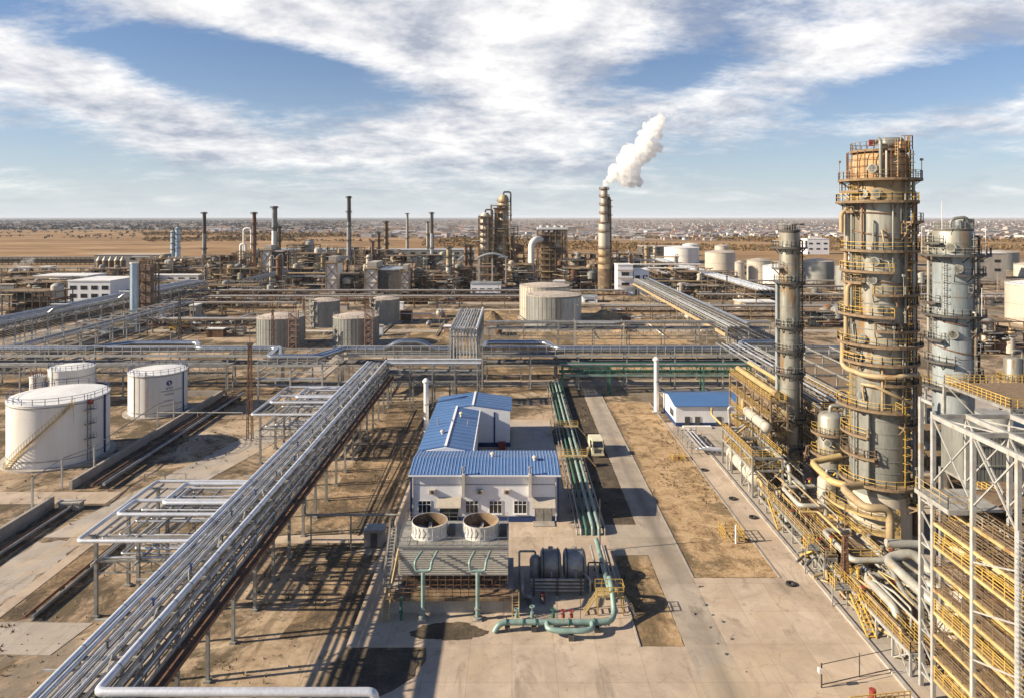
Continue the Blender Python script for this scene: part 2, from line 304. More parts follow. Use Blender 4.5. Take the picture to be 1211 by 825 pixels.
# ------------------------------------------------------------------ ground surfaces
def ground_mat(name, kind):
    m = bpy.data.materials.new(name); m.use_nodes = True; nt = m.node_tree; N, L = nt.nodes, nt.links
    b = N['Principled BSDF']; b.inputs['Roughness'].default_value = .95; b.inputs['Specular IOR Level'].default_value = .15
    g = N.new('ShaderNodeNewGeometry'); sp = N.new('ShaderNodeSeparateXYZ'); L.new(g.outputs['Position'], sp.inputs[0])
    def noise(sc, st=(1, 1, 1), d=7, ro=.6, di=0.0):
        mp = N.new('ShaderNodeMapping'); mp.inputs['Scale'].default_value = st; L.new(g.outputs['Position'], mp.inputs[0])
        n = N.new('ShaderNodeTexNoise'); n.inputs['Scale'].default_value = sc; n.inputs['Detail'].default_value = d
        n.inputs['Roughness'].default_value = ro; n.inputs['Distortion'].default_value = di; L.new(mp.outputs[0], n.inputs['Vector']); return n.outputs['Fac']
    def ramp(v, *st):
        r = N.new('ShaderNodeValToRGB'); L.new(v, r.inputs[0]); e = r.color_ramp.elements
        while len(e) < len(st): e.new(.5)
        for k, (p, c) in enumerate(st): e[k].position = p; e[k].color = c + (1,)
        return r.outputs[0]
    def mrange(v, a, c, o0=0, o1=1):
        r = N.new('ShaderNodeMapRange'); L.new(v, r.inputs[0])
        for i, k in zip((1, 2, 3, 4), (a, c, o0, o1)): r.inputs[i].default_value = k
        return r.outputs[0]
    def mix(f, a, c, bt='MIX'):
        x = N.new('ShaderNodeMix'); x.data_type = 'RGBA'; x.blend_type = bt
        for i, v in ((0, f), (6, a), (7, c)):
            if isinstance(v, (tuple, float, int)): x.inputs[i].default_value = (v + (1,)) if isinstance(v, tuple) else v
            else: L.new(v, x.inputs[i])
        return x.outputs[2]
    def ma(op, a, c):
        x = N.new('ShaderNodeMath'); x.operation = op
        for i, v in enumerate((a, c)):
            if isinstance(v, (int, float)): x.inputs[i].default_value = v
            else: L.new(v, x.inputs[i])
        return x.outputs[0]
    bh = None
    if kind == 'earth':
        big, med, fin = noise(.012, d=5), noise(.09, d=9, ro=.66, di=.4), noise(1.1, d=6)
        tracks = noise(.25, (1, .12, 1), 5)
        v = ma('ADD', ma('MULTIPLY', med, .75), ma('MULTIPLY', fin, .25))
        earth = ramp(v, (.37, (.06, .048, .033)), (.43, (.15, .112, .075)), (.49, (.31, .23, .155)), (.56, (.415, .315, .215)), (.68, (.53, .425, .31)))
        earth = mix(mrange(tracks, .56, .66, 0, .6), earth, (.12, .085, .055))
        pale = noise(.045, d=8, ro=.7, di=.6)
        earth = mix(mrange(pale, .56, .63, 0, .7), earth, (.46, .37, .28))
        dark = noise(.06, d=12, ro=.74, di=1.0)
        earth = mix(mrange(dark, .50, .56, 0, .85), earth, (.085, .066, .042))
        grey = noise(.035, (1, .5, 1), 10, .72, .8)
        earth = mix(mrange(grey, .55, .60, 0, .8), earth, (.20, .17, .135))
        weed = noise(.55, d=12, ro=.8, di=.4)
        earth = mix(mrange(weed, .555, .63, 0, .85), earth, (.075, .062, .03))
        earth = mix(mrange(noise(.6, (1, .1, 1), 9, .7, .6), .57, .62, 0, .55), earth, (.17, .125, .08))
        # dry grass plain beyond the works
        fld = ma('ADD', ma('MULTIPLY', noise(.006, (.5, 1.6, 1), 12, .72), .6), ma('MULTIPLY', noise(.03, (.5, 1.2, 1), 10, .72), .4))
        grass = ramp(fld, (.40, (.14, .085, .042)), (.47, (.24, .145, .07)), (.53, (.32, .20, .10)), (.62, (.42, .30, .18)))
        far = noise(.0016, (.5, 3.5, 1), 9, .7)
        town = ramp(far, (.36, (.14, .11, .10)), (.5, (.22, .17, .145)), (.64, (.32, .26, .22)))
        wob = ma('MULTIPLY', ma('SUBTRACT', noise(.004, d=6), .5), 420)
        y = ma('ADD', sp.outputs[1], wob)
        y = ma('ADD', y, mrange(sp.outputs[0], -700, 100, 130, 0))
        earth = mix(mrange(y, 640, 760), earth, grass)
        t0 = ma('ADD', sp.outputs[1], ma('MULTIPLY', wob, .8)); t0 = ma('SUBTRACT', t0, mrange(sp.outputs[0], -900, 100, 1000, 0))
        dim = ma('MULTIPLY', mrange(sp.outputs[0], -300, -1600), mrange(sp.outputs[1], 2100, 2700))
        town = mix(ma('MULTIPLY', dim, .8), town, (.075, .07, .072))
        col = mix(mrange(t0, 1250, 1500), earth, town); bh = v
    elif kind in ('pad', 'road', 'court'):
        c = {'pad': ((.39, .315, .246), (.54, .443, .35)), 'road': ((.32, .275, .225), (.43, .37, .305)), 'court': ((.37, .33, .29), (.45, .40, .35))}[kind]
        med = noise(.16, d=9, ro=.7, di=.3)
        col = mix(mrange(med, .38, .62), c[0], c[1])
        st = noise(.35, (1, .35, 1), 8, .72, .6)
        col = mix(mrange(st, .54, .66, 0, .7), col, tuple(v * .62 for v in c[0]))
        spot = noise(.9, d=10, ro=.75, di=.5)
        col = mix(mrange(spot, .58, .68, 0, .7), col, tuple(v * .5 for v in c[0]))
        dust = noise(.05, d=10, ro=.72, di=1.2)
        col = mix(mrange(dust, .52, .60, 0, .5), col, (.50, .39, .27))
        vo = N.new('ShaderNodeTexVoronoi'); vo.feature = 'DISTANCE_TO_EDGE'; vo.inputs['Scale'].default_value = .13; vo.inputs['Randomness'].default_value = 1
        wv = N.new('ShaderNodeVectorMath'); wv.operation = 'ADD'; nz = N.new('ShaderNodeTexNoise'); nz.inputs['Scale'].default_value = .5; nz.inputs['Detail'].default_value = 6; L.new(g.outputs['Position'], nz.inputs['Vector'])
        sc_ = N.new('ShaderNodeVectorMath'); sc_.operation = 'SCALE'; sc_.inputs[3].default_value = 2.2; L.new(nz.outputs['Color'], sc_.inputs[0]); L.new(g.outputs['Position'], wv.inputs[0]); L.new(sc_.outputs[0], wv.inputs[1]); L.new(wv.outputs[0], vo.inputs['Vector'])
        col = mix(ma('MULTIPLY', mrange(vo.outputs['Distance'], .0, .005, .45, 0), mrange(noise(.08, d=4), .45, .55)), col, (.12, .095, .07))
        if kind == 'road':
            cen = ma('ABSOLUTE', ma('SUBTRACT', sp.outputs[0], 20.4), 0)
            w1 = ma('MULTIPLY', mrange(cen, .3, 1.5, 1, 0), mrange(noise(.4, (1, .08, 1), 6), .35, .65))
            col = mix(ma('MULTIPLY', w1, .7), col, (.17, .15, .13))
        br = N.new('ShaderNodeTexBrick'); mp = N.new('ShaderNodeMapping'); L.new(g.outputs['Position'], mp.inputs[0])
        mp.inputs['Rotation'].default_value = (0, 0, R(90)); L.new(mp.outputs[0], br.inputs['Vector']); br.offset = 0
        br.inputs['Scale'].default_value = 1; br.inputs['Mortar Size'].default_value = .035; br.inputs['Mortar Smooth'].default_value = .4
        br.inputs['Brick Width'].default_value = 6.0; br.inputs['Row Height'].default_value = 4.4 if kind != 'road' else 99
        br.inputs['Color1'].default_value = (1, 1, 1, 1); br.inputs['Color2'].default_value = (.86, .85, .83, 1); br.inputs['Mortar'].default_value = (.62, .60, .57, 1)
        col = mix(.8, col, br.outputs['Color'], 'MULTIPLY'); bh = noise(2.5, d=5)
    elif kind == 'soil':
        med, fin = noise(.35, d=9, ro=.7, di=.8), noise(2.2, d=6)
        v = ma('ADD', ma('MULTIPLY', med, .7), ma('MULTIPLY', fin, .3))
        col = ramp(v, (.36, (.13, .09, .05)), (.44, (.30, .20, .11)), (.52, (.43, .30, .17)), (.64, (.52, .38, .24)))
        col = mix(mrange(noise(.14, d=10, ro=.72, di=.8), .54, .60, 0, .7), col, (.11, .085, .05))
        col = mix(mrange(noise(.9, d=12, ro=.8, di=.3), .58, .66, 0, .8), col, (.08, .065, .03))
        ed = mrange(ma('ADD', sp.outputs[0], ma('MULTIPLY', noise(.5, d=8), 3)), 24.6, 25.6)
        col = mix(ma('MULTIPLY', mrange(noise(.12, (1, .4, 1), 8, .7), .42, .52), ma('SUBTRACT', .75, ma('MULTIPLY', ed, .75))), col, (.10, .075, .045))
        col = mix(mrange(noise(.5, (1, .16, 1), 9, .7, .8), .58, .63, 0, .6), col, (.20, .145, .085)); bh = v
    elif kind == 'soil_and_shade':  # dark earth tone, partly standing in for shade on the ground
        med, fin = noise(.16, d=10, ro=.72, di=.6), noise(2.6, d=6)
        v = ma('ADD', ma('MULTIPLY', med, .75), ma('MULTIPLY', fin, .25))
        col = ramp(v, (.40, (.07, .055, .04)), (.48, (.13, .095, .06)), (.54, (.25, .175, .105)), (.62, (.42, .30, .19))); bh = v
    elif kind == 'dark':
        med, fin = noise(.35, d=9, ro=.7), noise(3.5, d=5)
        v = ma('ADD', ma('MULTIPLY', med, .6), ma('MULTIPLY', fin, .4))
        col = ramp(v, (.36, (.045, .038, .03)), (.5, (.085, .068, .05)), (.66, (.17, .13, .09))); bh = v
    L.new(col, b.inputs['Base Color'])
    if bh is not None:
        bm = N.new('ShaderNodeBump'); bm.inputs['Strength'].default_value = .5 if kind in ('earth', 'soil', 'dark', 'soil_and_shade') else .08
        bm.inputs['Distance'].default_value = .35 if kind in ('earth', 'soil') else .1; L.new(bh, bm.inputs['Height']); L.new(bm.outputs[0], b.inputs['Normal'])
    return m
G = {k: ground_mat('ground ' + k, k) for k in ('earth', 'pad', 'road', 'court', 'soil', 'dark', 'soil_and_shade')}
def flat(name, pts, z, m, kind='structure', z0=None):
    mb = MB(); mb.poly(pts, -.05 if z0 is None else z0, z); return tag(mb.build(name, m), kind=kind)
rng = random.Random(5)
def wobbly(x0, x1, y0, y1, a=.5, n=14, rad=0):
    pts = []
    for (ax, ay), (bx, by) in (((x0, y0), (x1, y0)), ((x1, y0), (x1, y1)), ((x1, y1), (x0, y1)), ((x0, y1), (x0, y0))):
        m = max(3, min(n * 3, int(math.hypot(bx - ax, by - ay) / max(.6, a * 1.5))))
        for i in range(m): t = i / m; o = rng.uniform(-a, a) if i else 0; pts.append((ax + (bx - ax) * t + (o if ax == bx else 0), ay + (by - ay) * t + (o if ay == by else 0)))
    return pts
mb = MB()
xs = [-60000, -6000, -2500, -1200, -600, -300, -150, -75, 0, 75, 150, 300, 600, 1200, 2500, 6000, 60000]
ys = [-400, 0, 60, 120, 240, 480, 960, 1900, 3800, 7600, 15000, 60000]
mb.add([(x, y, 0) for y in ys for x in xs], [(j * 17 + i, j * 17 + i + 1, (j + 1) * 17 + i + 1, (j + 1) * 17 + i) for j in range(len(ys) - 1) for i in range(16)])
tag(mb.build('ground', G['earth']), kind='structure')
# concrete yard in front of and around the blue-roofed building; its corner is rounded where it meets bare earth
flat('concrete_yard', [(-17.4, 71.5), (-9.0, 71.5), (-8.7, 69.5), (-9.4, 67.0), (-11.4, 64.8), (-14, 63.0), (-18, 61.5), (-18, 40), (37.4, 40), (37.4, 71.6), (13.4, 71.6), (13.4, 91.2), (13.4, 100.5), (13.4, 113), (8.4, 113), (8.4, 152), (-18.3, 152), (-17.4, 120)], .07, G['pad'])
flat('concrete_yard', [(22.6, 71.6), (37.4, 71.6), (37.4, 147), (60, 147), (60, 150), (33.6, 150), (33.6, 85.2), (22.6, 85.2)], .07, G['pad'])
flat('court_pavement', [(-.3, 112), (8.3, 112), (8.3, 150), (-.3, 150)], .085, G['court'], z0=.071)
flat('road', [(18.2, 71.6), (22.55, 71.6), (22.55, 182), (18.2, 182)], .06, G['road'])
flat('road', [(18.0, 40), (22.7, 40), (22.55, 71.59), (18.2, 71.59)], .078, G['road'], z0=.0701)
flat('road_crossing', [(13.41, 91), (18.19, 91), (18.19, 100), (13.41, 100)], .062, G['road'])
flat('road', [(-40, 182), (120, 182), (120, 189), (-40, 189)], .055, G['road'])
flat('soil_verge', wobbly(13.5, 18.1, 71.7, 90.8, .06), .05, G['soil'])
flat('soil_verge', wobbly(13.5, 18.1, 100.2, 180, .1), .05, G['dark'])  # shaded stretch of dirt, its shade put into a darker earth colour
flat('soil_verge', wobbly(22.8, 33.5, 85.4, 166, .12), .05, G['soil'])
flat('bare_earth', wobbly(-17.2, -9.6, 62.5, 71.2, .25), .04, G['dark'])
flat('path', [(-62, 93.6), (-17.5, 94.6), (-17.5, 97), (-62, 96)], .05, G['pad'])
flat('path', [(-130, 106.5), (-64, 107.5), (-64, 112), (-130, 112)], .05, G['pad'])
flat('path', [(-59.2, 60), (-57.6, 60), (-57.6, 96), (-59.2, 96)], .06, G['pad'])
flat('paved_patch', [(-75, 71), (-47.5, 70.2), (-46.5, 75.8), (-75, 76.2)], .05, G['court'])
flat('paved_patch', [(-46.5, 60), (-38, 60), (-36, 78), (-38, 82), (-42, 76)], .045, G['court'])
flat('road', [(-66, 96.1), (-57, 96.1), (-52, 118), (-44, 150), (-38, 175), (-47, 175), (-56, 135)], .05, G['court'])
flat('trench_soil', wobbly(-72.7, -65.6, 112.5, 172, .4), .03, G['soil_and_shade'])  # dark soil whose tone also carries the shading of the trench
flat('trench_soil', wobbly(-70.8, -66.2, 76.5, 105, .4), .03, G['soil_and_shade'])
flat('trench_soil', wobbly(-57.4, -52.4, 76.5, 96, .4), .03, G['soil_and_shade'])
flat('ground_patch', wobbly(-29.5, -18.2, 100, 160, 1.2), .02, G['soil_and_shade'])  # earth in a darker tone
flat('ground_patch', wobbly(-25, -17.6, 73, 91, .9), .02, G['soil_and_shade'])  # dark soil with the rack's shadow painted into its tone
flat('ground_patch', wobbly(-66, -59.4, 77, 95, .6), .02, G['court'])
flat('ground_patch', wobbly(-45, 12, 176, 194, 1.5), .02, G['soil_and_shade'])
flat('ground_patch', wobbly(-150, -60, 172, 196, 2), .02, G['soil_and_shade'])
flat('ground_patch', wobbly(-340, -20, 392, 580, 6), .02, G['soil_and_shade'])  # darker earth stands in for the dense shade among the frames
flat('ground_patch', wobbly(-10, 125, 392, 560, 5), .02, G['soil_and_shade'])  # shade below the eastern frames, painted as darker earth
flat('ground_patch', wobbly(-220, -120, 290, 348, 4), .02, G['soil_and_shade'])
def ragged(cx, cy, a, b, seed, n=90):
    q = random.Random(seed); ph = [q.uniform(0, 6.28) for _ in range(6)]; P = []
    for i in range(n):
        t = 2 * math.pi * i / n; k = 1 + sum(math.sin(f * t + ph[m]) * w for m, (f, w) in enumerate(((2, .08), (3, .07), (5, .05), (9, .035), (17, .03), (29, .02)))); P.append((cx + a * k * math.cos(t), cy + b * k * math.sin(t)))
    return P
flat('stained_gravel_patch', ragged(-6.9, 74.2, 3.7, 1.75, 3), .074, G['dark'], z0=.0701)
flat('stained_gravel_patch', ragged(-3.6, 74.0, 1.0, .55, 8), .0775, G['dark'], z0=.0745)
flat('unit_floor', [(37.9, 40), (130, 40), (130, 182), (37.9, 182)], .12, G['court'])
flat('yard_floor', wobbly(-40, 62, 196, 330, 2), .02, G['soil'])
flat('road', [(78, 150), (90, 150), (90, 420), (78, 420)], .05, G['road'])
flat('road', [(-330, 268), (130, 268), (130, 274), (-330, 274)], .05, G['road'])
flat('road', [(-300, 352), (200, 352), (200, 360), (-300, 360)], .05, G['road'])
flat('road', [(-60, 196), (-52, 196), (-52, 352), (-60, 352)], .045, G['road'])
k = tag(MB().box(37.4, 37.85, 40, 149, 0, .3).build('kerb', M['concrete_wall']), kind='structure')
k = tag(MB().box(13.3, 13.5, 71.5, 91, 0, .16).build('kerb', M['concrete_wall']), kind='structure')
k = tag(MB().box(33.35, 33.6, 85.3, 166, 0, .14).build('kerb', M['concrete_wall']), kind='structure')
k = tag(MB().box(22.55, 22.75, 85.2, 182, 0, .12).build('kerb', M['concrete_wall']), kind='structure')

# ------------------------------------------------------------------ blue-roofed building
def gable(mb, x0, x1, y0, y1, z, h, axis='x', o=.35, t=.14):
    if axis == 'x':
        ym = (y0 + y1) / 2
        for a, b in ((y0 - o, ym), (y1 + o, ym)):
            mb.add([(x0 - o, a, z), (x1 + o, a, z), (x1 + o, b, z + h), (x0 - o, b, z + h), (x0 - o, a, z + t), (x1 + o, a, z + t), (x1 + o, b, z + h + t), (x0 - o, b, z + h + t)],
                   [(0, 1, 2, 3), (4, 5, 6, 7), (0, 1, 5, 4), (1, 2, 6, 5), (3, 0, 4, 7)])
    else:
        xm = (x0 + x1) / 2
        for a, b in ((x0 - o, xm), (x1 + o, xm)):
            mb.add([(a, y0 - o, z), (a, y1 + o, z), (b, y1 + o, z + h), (b, y0 - o, z + h), (a, y0 - o, z + t), (a, y1 + o, z + t), (b, y1 + o, z + h + t), (b, y0 - o, z + h + t)],
                   [(0, 1, 2, 3), (4, 5, 6, 7), (0, 1, 5, 4), (1, 2, 6, 5), (3, 0, 4, 7)])
    return mb
def prism_gable(mb, x0, x1, y0, y1, z0, z, h, axis='x'):
    if axis == 'x':
        ym = (y0 + y1) / 2
        s = [(y0, z0), (y1, z0), (y1, z), (ym, z + h), (y0, z)]; vs = [(x, a, b) for x in (x0, x1) for a, b in s]
    else:
        xm = (x0 + x1) / 2
        s = [(x0, z0), (x1, z0), (x1, z), (xm, z + h), (x0, z)]; vs = [(a, y, b) for y in (y0, y1) for a, b in s]
    mb.add(vs, [(0, 1, 2, 3, 4), (9, 8, 7, 6, 5)] + [(i, (i + 1) % 5, 5 + (i + 1) % 5, 5 + i) for i in range(5)]); return mb
def ribs(mb, x0, x1, step, f, w=.11, h=.06):
    x = x0
    while x <= x1: p, q = f(x); mb.bar(p, q, w, h); x += step
    return mb
B = thing('blue_roofed_building', 'white panel building with corrugated blue roofs and wings round a paved court', 'building', (-4, 101, 0))
FX0, FX1, FY0, FY1, FZ, FH = -14.9, 6.8, 100.9, 110.7, 7.0, .75
w = prism_gable(MB(), FX0, FX1, FY0, FY1, .9, FZ, FH - .02).build('wall', M['wall'], B)
MB().box(FX0 - .04, FX1 + .04, FY0 - .04, FY1 + .04, .05, .92).build('plinth', M['blue_paint'], B)
rf = MB(); gable(rf, FX0, FX1, FY0, FY1, FZ, FH, 'x'); rf.cur = 1
ribs(rf, FX0 - .2, FX1 + .3, .5, lambda x: ((x, FY0 - .34, FZ + .17), (x, (FY0 + FY1) / 2, FZ + FH + .17)))
ribs(rf, FX0 - .2, FX1 + .3, .5, lambda x: ((x, FY1 + .34, FZ + .17), (x, (FY0 + FY1) / 2, FZ + FH + .17)))
rf = rf.build('roof', [M['blue_roof'], M['blue_rib']], B)
MB().box(FX0 - .4, FX1 + .4, FY0 - .46, FY0 - .30, FZ - .12, FZ + .1).build('gutter', M['wall'], rf)
for cx in (FX0, FX1): MB().box(cx - .13, cx + .13, FY0 - .09, FY0 + .12, .9, FZ).build('corner_trim', M['blue_paint'], B)
# middle wing
w = prism_gable(MB(), -15.0, -6.6, 110.72, 134, .9, 7.0, .75, 'y').build('wall', M['wall'], B)
MB().box(-15.04, -6.56, 110.75, 134, .05, .92).build('plinth', M['blue_paint'], B)
rf = gable(MB(), -15.0, -6.6, 111.3, 134, 7.0, .8, 'y')
for i in range(13):
    y = 111.2 + i * 1.83; rf.bar((-15.3, y, 7.17), (-10.8, y, 7.97), .06, .04).bar((-6.3, y, 7.17), (-10.8, y, 7.97), .06, .04)
rf = rf.build('roof', M['blue_roof'], B)
MB().box(-11.0, -10.6, 110.9, 134.3, 7.93, 8.04).build('ridge_cap', M['wall'], rf)
MB().box(-6.36, -6.2, 110.9, 134.2, 6.95, 7.18).build('gutter', M['wall'], rf)
# back wing
w = prism_gable(MB(), -15.02, -.4, 134.02, 144, .9, 7.0, 1.0, 'y').build('wall', M['wall'], B)
MB().box(-15.06, -.36, 134.0, 144.04, .05, .92).build('plinth', M['blue_paint'], B)
rf = gable(MB(), -15.0, -.4, 134.4, 144, 7.02, 1.05, 'y')
for i in range(6):
    y = 134.6 + i * 1.8; rf.bar((-15.3, y, 7.2), (-7.7, y, 8.24), .06, .04).bar((-.1, y, 7.2), (-7.7, y, 8.24), .06, .04)
rf = rf.build('roof', M['blue_roof'], B)
MB().box(-7.9, -7.5, 134, 144.4, 8.2, 8.31).build('ridge_cap', M['wall'], rf)
MB().box(-3.6, -3.3, 133.9, 134.0, .9, 6.9).build('corner_trim', M['blue_paint'], B)
def window(x0, x1, z0, z1, y, n=3):
    f = MB()
    for a, b, c, d in ((x0, x1, z0, z0 + .08), (x0, x1, z1 - .08, z1), (x0, x1, z0 + (z1 - z0) * .68, z0 + (z1 - z0) * .68 + .06)): f.box(a, b, y - .07, y + .03, c, d)
    for i in range(n + 1): xx = x0 + (x1 - x0) * i / n; f.box(xx - .04, xx + .04, y - .072, y + .03, z0, z1)
    f = f.build('window', M['wall'], B)
    MB().box(x0, x1, y - .02, y + .02, z0, z1).build('pane', M['glass'], f)
    MB().box(x0 - .1, x1 + .1, y - .2, y + .02, z0 - .08, z0 - .005).build('sill', M['wall'], f)
for x0 in (-13.75, -6.75, -3.25, .40): window(x0 - .1, x0 + 1.75, 1.3, 3.25, FY0)
for x0, x1, zz in ((-10.6, -8.0, .1), (3.45, 5.85, .1)):
    d = MB().box(x0, x1, FY0 - .08, FY0 + .02, zz, 2.5); d = d.build('door', M['steel'] if x0 > 0 else M['glass'], B)
    MB().box((x0 + x1) / 2 - .02, (x0 + x1) / 2 + .02, FY0 - .1, FY0 - .07, zz, 2.5).box(x0 - .07, x0, FY0 - .1, FY0, zz, 2.57).box(x1, x1 + .07, FY0 - .1, FY0, zz, 2.57).box(x0 - .07, x1 + .07, FY0 - .11, FY0, 2.5, 2.6).build('door_frame', M['steel_dark'], d)
    cy = MB(); cy.add([(x0 - .5, FY0 - 1.4, 2.75), (x1 + .5, FY0 - 1.4, 2.75), (x1 + .5, FY0, 3.75), (x0 - .5, FY0, 3.75), (x0 - .5, FY0 - 1.4, 2.62), (x1 + .5, FY0 - 1.4, 2.62), (x1 + .5, FY0, 3.62), (x0 - .5, FY0, 3.62)],
           [(0, 1, 2, 3), (4, 5, 6, 7), (0, 1, 5, 4), (1, 2, 6, 5), (3, 0, 4, 7)]); cy.build('canopy', M['tank_tan'], B)
    MB().box(x0 - .4, x1 + .4, FY0 - 1.6, FY0 - .05, .07, .22).build('step', M['concrete_wall'], B)
for x in (-7.15, 2.65):
    MB().box(x - .22, x + .22, FY0 - .85, FY0 - .03, 4.0, 7.3).build('vent_duct', M['slat'], B)
    MB().cyl(x, FY0 - .4, 7.2, 8.3, .14, 10).cyl(x, FY0 - .4, 8.3, 8.45, .3, 10, .05).build('vent_pipe', M['galv'], B)
for i, x in enumerate((-13.5, -10.8, -8)): MB().cyl(x, 124, 7.2, 8.6 - .2 * i, .12, 8).build('vent_pipe', M['galv'], B)

for i, x in enumerate((-12.2, -5.2, -1.2)):
    ac = MB().box(x, x + .9, FY0 - .45, FY0 - .03, 4.3, 4.95).build('air_conditioner', M['tank_roof'], B); MB().cyl(x + .45, 4.62, FY0 - .47, FY0 - .44, .26, 14, axis='y').build('fan_grille', M['steel_dark'], ac)
MB().tube([(FX0 + .3, FY0 - .1, 6.9), (FX0 + .3, FY0 - .1, .3)], .07, 6).tube([(FX1 - .3, FY0 - .1, 6.9), (FX1 - .3, FY0 - .1, .3)], .07, 6).build('downpipe', M['slat'], B)
MB().tube([(FX0 + .3, FY0 - .06, 5.6), (FX1 - .4, FY0 - .06, 5.6)], .035, 5).build('cable', M['steel_dark'], B)
for x, y, z in ((-12, 118, 7.5), (-9.5, 128, 7.75), (-3, 106.5, 7.6), (3.5, 104.9, 7.6)): MB().cyl(x, y, z, z + .55, .26, 12).lathe((x, y, z + .55), [(.42, 0), (.4, .2), (.01, .4)], 12).build('roof_vent', M['slat'], B)

def stack(x, y, h, r, label, m):
    t = thing('vent_stack', label, 'stack', (x, y, 0)); MB().cyl(x, y, 0, h, r, 18).build('shaft', m, t)
    MB().lathe((x, y, h), [(r * .9, -.05), (r * 1.5, .05), (r * 1.55, .35), (r * .8, .8), (.01, .95)], 18).build('cap', M['white'], t)
    MB().box(x - r * 1.6, x + r * 1.6, y - r * 1.6, y + r * 1.6, 0, .35).build('base', M['concrete_wall'], t)
    MB().cyl(x, y, h * .6, h * .6 + .15, r * 1.12, 18).build('flange', M['steel'], t)
stack(-17.6, 140, 11.2, .5, 'white vent stack with a conical cap at the rear of the blue roofed building', M['white'])
stack(33.3, 157.5, 12.0, .55, 'white capped vent stack beside the small blue roofed shed', M['white'])

# small blue-roofed shed on the far side of the road
S = thing('blue_roofed_shed', 'long pale shed with a plain blue roof behind the soil verge', 'building', (42, 150, 0))
prism_gable(MB(), 35.3, 52, 147, 159, .9, 4.4, .9).build('wall', M['wall'], S)
MB().box(35.26, 52.04, 146.96, 159.04, .05, .92).build('plinth', M['blue_paint'], S)
gable(MB(), 35.3, 52, 147, 159, 4.4, .95).build('roof', M['blue_roof'], S)
for x in (37.2, 39.4, 44):
    d = MB().box(x, x + 1.1, 146.9, 147, .1, 2.2).build('door', M['steel_dark'], S)
MB().box(35.15, 35.3, 149, 152, 1.6, 3.0).build('window', M['glass'], S)
tag(MB().box(36.5, 42.5, 145.2, 146.2, .1, .55).build('pipe_crate', M['white']), 'low white box lying before the small blue roofed shed', 'crate')

# ------------------------------------------------------------------ cooling tower
T = thing('cooling_tower', 'two fan cooling tower clad in grey slats over a rusty lattice basin', 'cooling tower', (-6.8, 80, 0))
x0, x1, y0, y1 = -13.1, -.5, 79, 85.6
MB().box(x0 - .9, x1 + .7, 77.6, 86.6, .05, 1.9).build('basin', M['concrete_wall'], T)
c = MB()
for i in range(13):
    z = 3.6 + i * .25; c.box(x0, x1, y0 + .06, y1 - .05, z, z + .2); c.box(x0 - .05, x1 + .05, y0 + .015, y1 + .05, z + .14, z + .235)
c.build('cladding', M['slat'], T)
MB().box(x0 - .1, x1 + .1, y0 - .1, y1 + .1, 6.85, 7.0).build('top_deck', M['steel'], T)
MB().box(x0 + .3, x1 - .3, y0 + .9, y1 - .6, 1.95, 3.55).build('fill_pack', M['steel_dark'], T)
lt = MB()
for i in range(15):
    x = x0 + (x1 - x0) * i / 14; lt.bar((x, y0 + .05, 1.9), (x, y0 + .05, 3.6), .1); lt.bar((x, y1, 1.9), (x, y1, 3.6), .1)
    if i < 14: lt.bar((x, y0 + .35, 1.9), (x + (x1 - x0) / 14, y0 + .35, 3.6), .07)
for z in (2.5, 3.1): lt.bar((x0, y0 + .05, z), (x1, y0 + .05, z), .08)
lt.build('lattice', M['rust'], T)
dk = MB().box(x0 - 1.1, x1 + 1.2, 77.1, 78.9, 1.92, 2.06).box(x0 - 1.1, x1 + 1.2, 77.04, 77.14, 1.75, 2.08).build('walkway', M['brown_steel'], T)
MB().rail([(x0 - 1.0, 77.2, 2.06), (x1 + 1.1, 77.2, 2.06)], 1.05, .06, .9).build('railing', M['rust'], dk)
tr = MB().rail([(x0, y0, 7.0), (x1, y0, 7.0), (x1, y1, 7.0), (x0, y1, 7.0)], 1.0, .05, 1.05, close=True).build('railing', M['steel'], T)
for nm, cx in (('a', -9.9), ('b', -3.75)):
    f = MB(); prof = [(2.2, 0), (2.08, .4), (2.0, .9), (2.14, 1.62), (2.08, 1.62)]
    f.lathe((cx, 82.2, 7.0), prof, 32)
    for j in range(24): w = j * R(15); f.bar((cx + 2.12 * math.cos(w), 82.2 + 2.12 * math.sin(w), 7.02), (cx + 2.1 * math.cos(w), 82.2 + 2.1 * math.sin(w), 8.55), .1, .06)
    f = f.build('fan_stack', M['fan_shell'], T)
    bl = MB().cyl(cx, 82.2, 7.1, 7.7, .32, 12)
    for j in range(6):
        w = j * R(60) + cx; p = Vector((cx + .3 * math.cos(w), 82.2 + .3 * math.sin(w), 7.55)); q = Vector((cx + 1.8 * math.cos(w), 82.2 + 1.75 * math.sin(w), 7.6)); bl.bar(p, q, .38, .06)
    bl.build('fan', M['tank_roof'], f)
    MB().lathe((cx, 82.2, 7.0), [(2.07, 1.60), (1.92, .9), (1.98, .12), (.01, .12)], 32).build('shade_liner', M['brown_steel'], f)  # darker inner face stands in for the shade inside the fan ring
    MB().box(cx + 2.3, cx + 3.1, 81.7, 82.7, 7.0, 8.0).build('fan_motor', M['steel_dark'], T)
for sx in (x0 - 1.0, x1 + .9):
    a = (sx - .55, 76.0, .05); b = (sx + .35, 77.1, 2.05); l = MB()
    for o in (0, .75): l.bar((sx - .3, 75.6 + .0, .08 + 0), (sx - .3, 75.6, .08), .05); l.bar((sx - .38 + o, 75.9, .08), (sx - .38 + o, 77.1, 2.06), .09); l.bar((sx - .38 + o, 75.9, 1.0), (sx - .38 + o, 77.1, 3.0), .06)
    for i in range(8): l.box(sx - .38, sx + .37, 75.95 + i * .15, 76.1 + i * .15, .25 + i * .24, .29 + i * .24)
    l.build('stair', M['yellow_pale'], T)
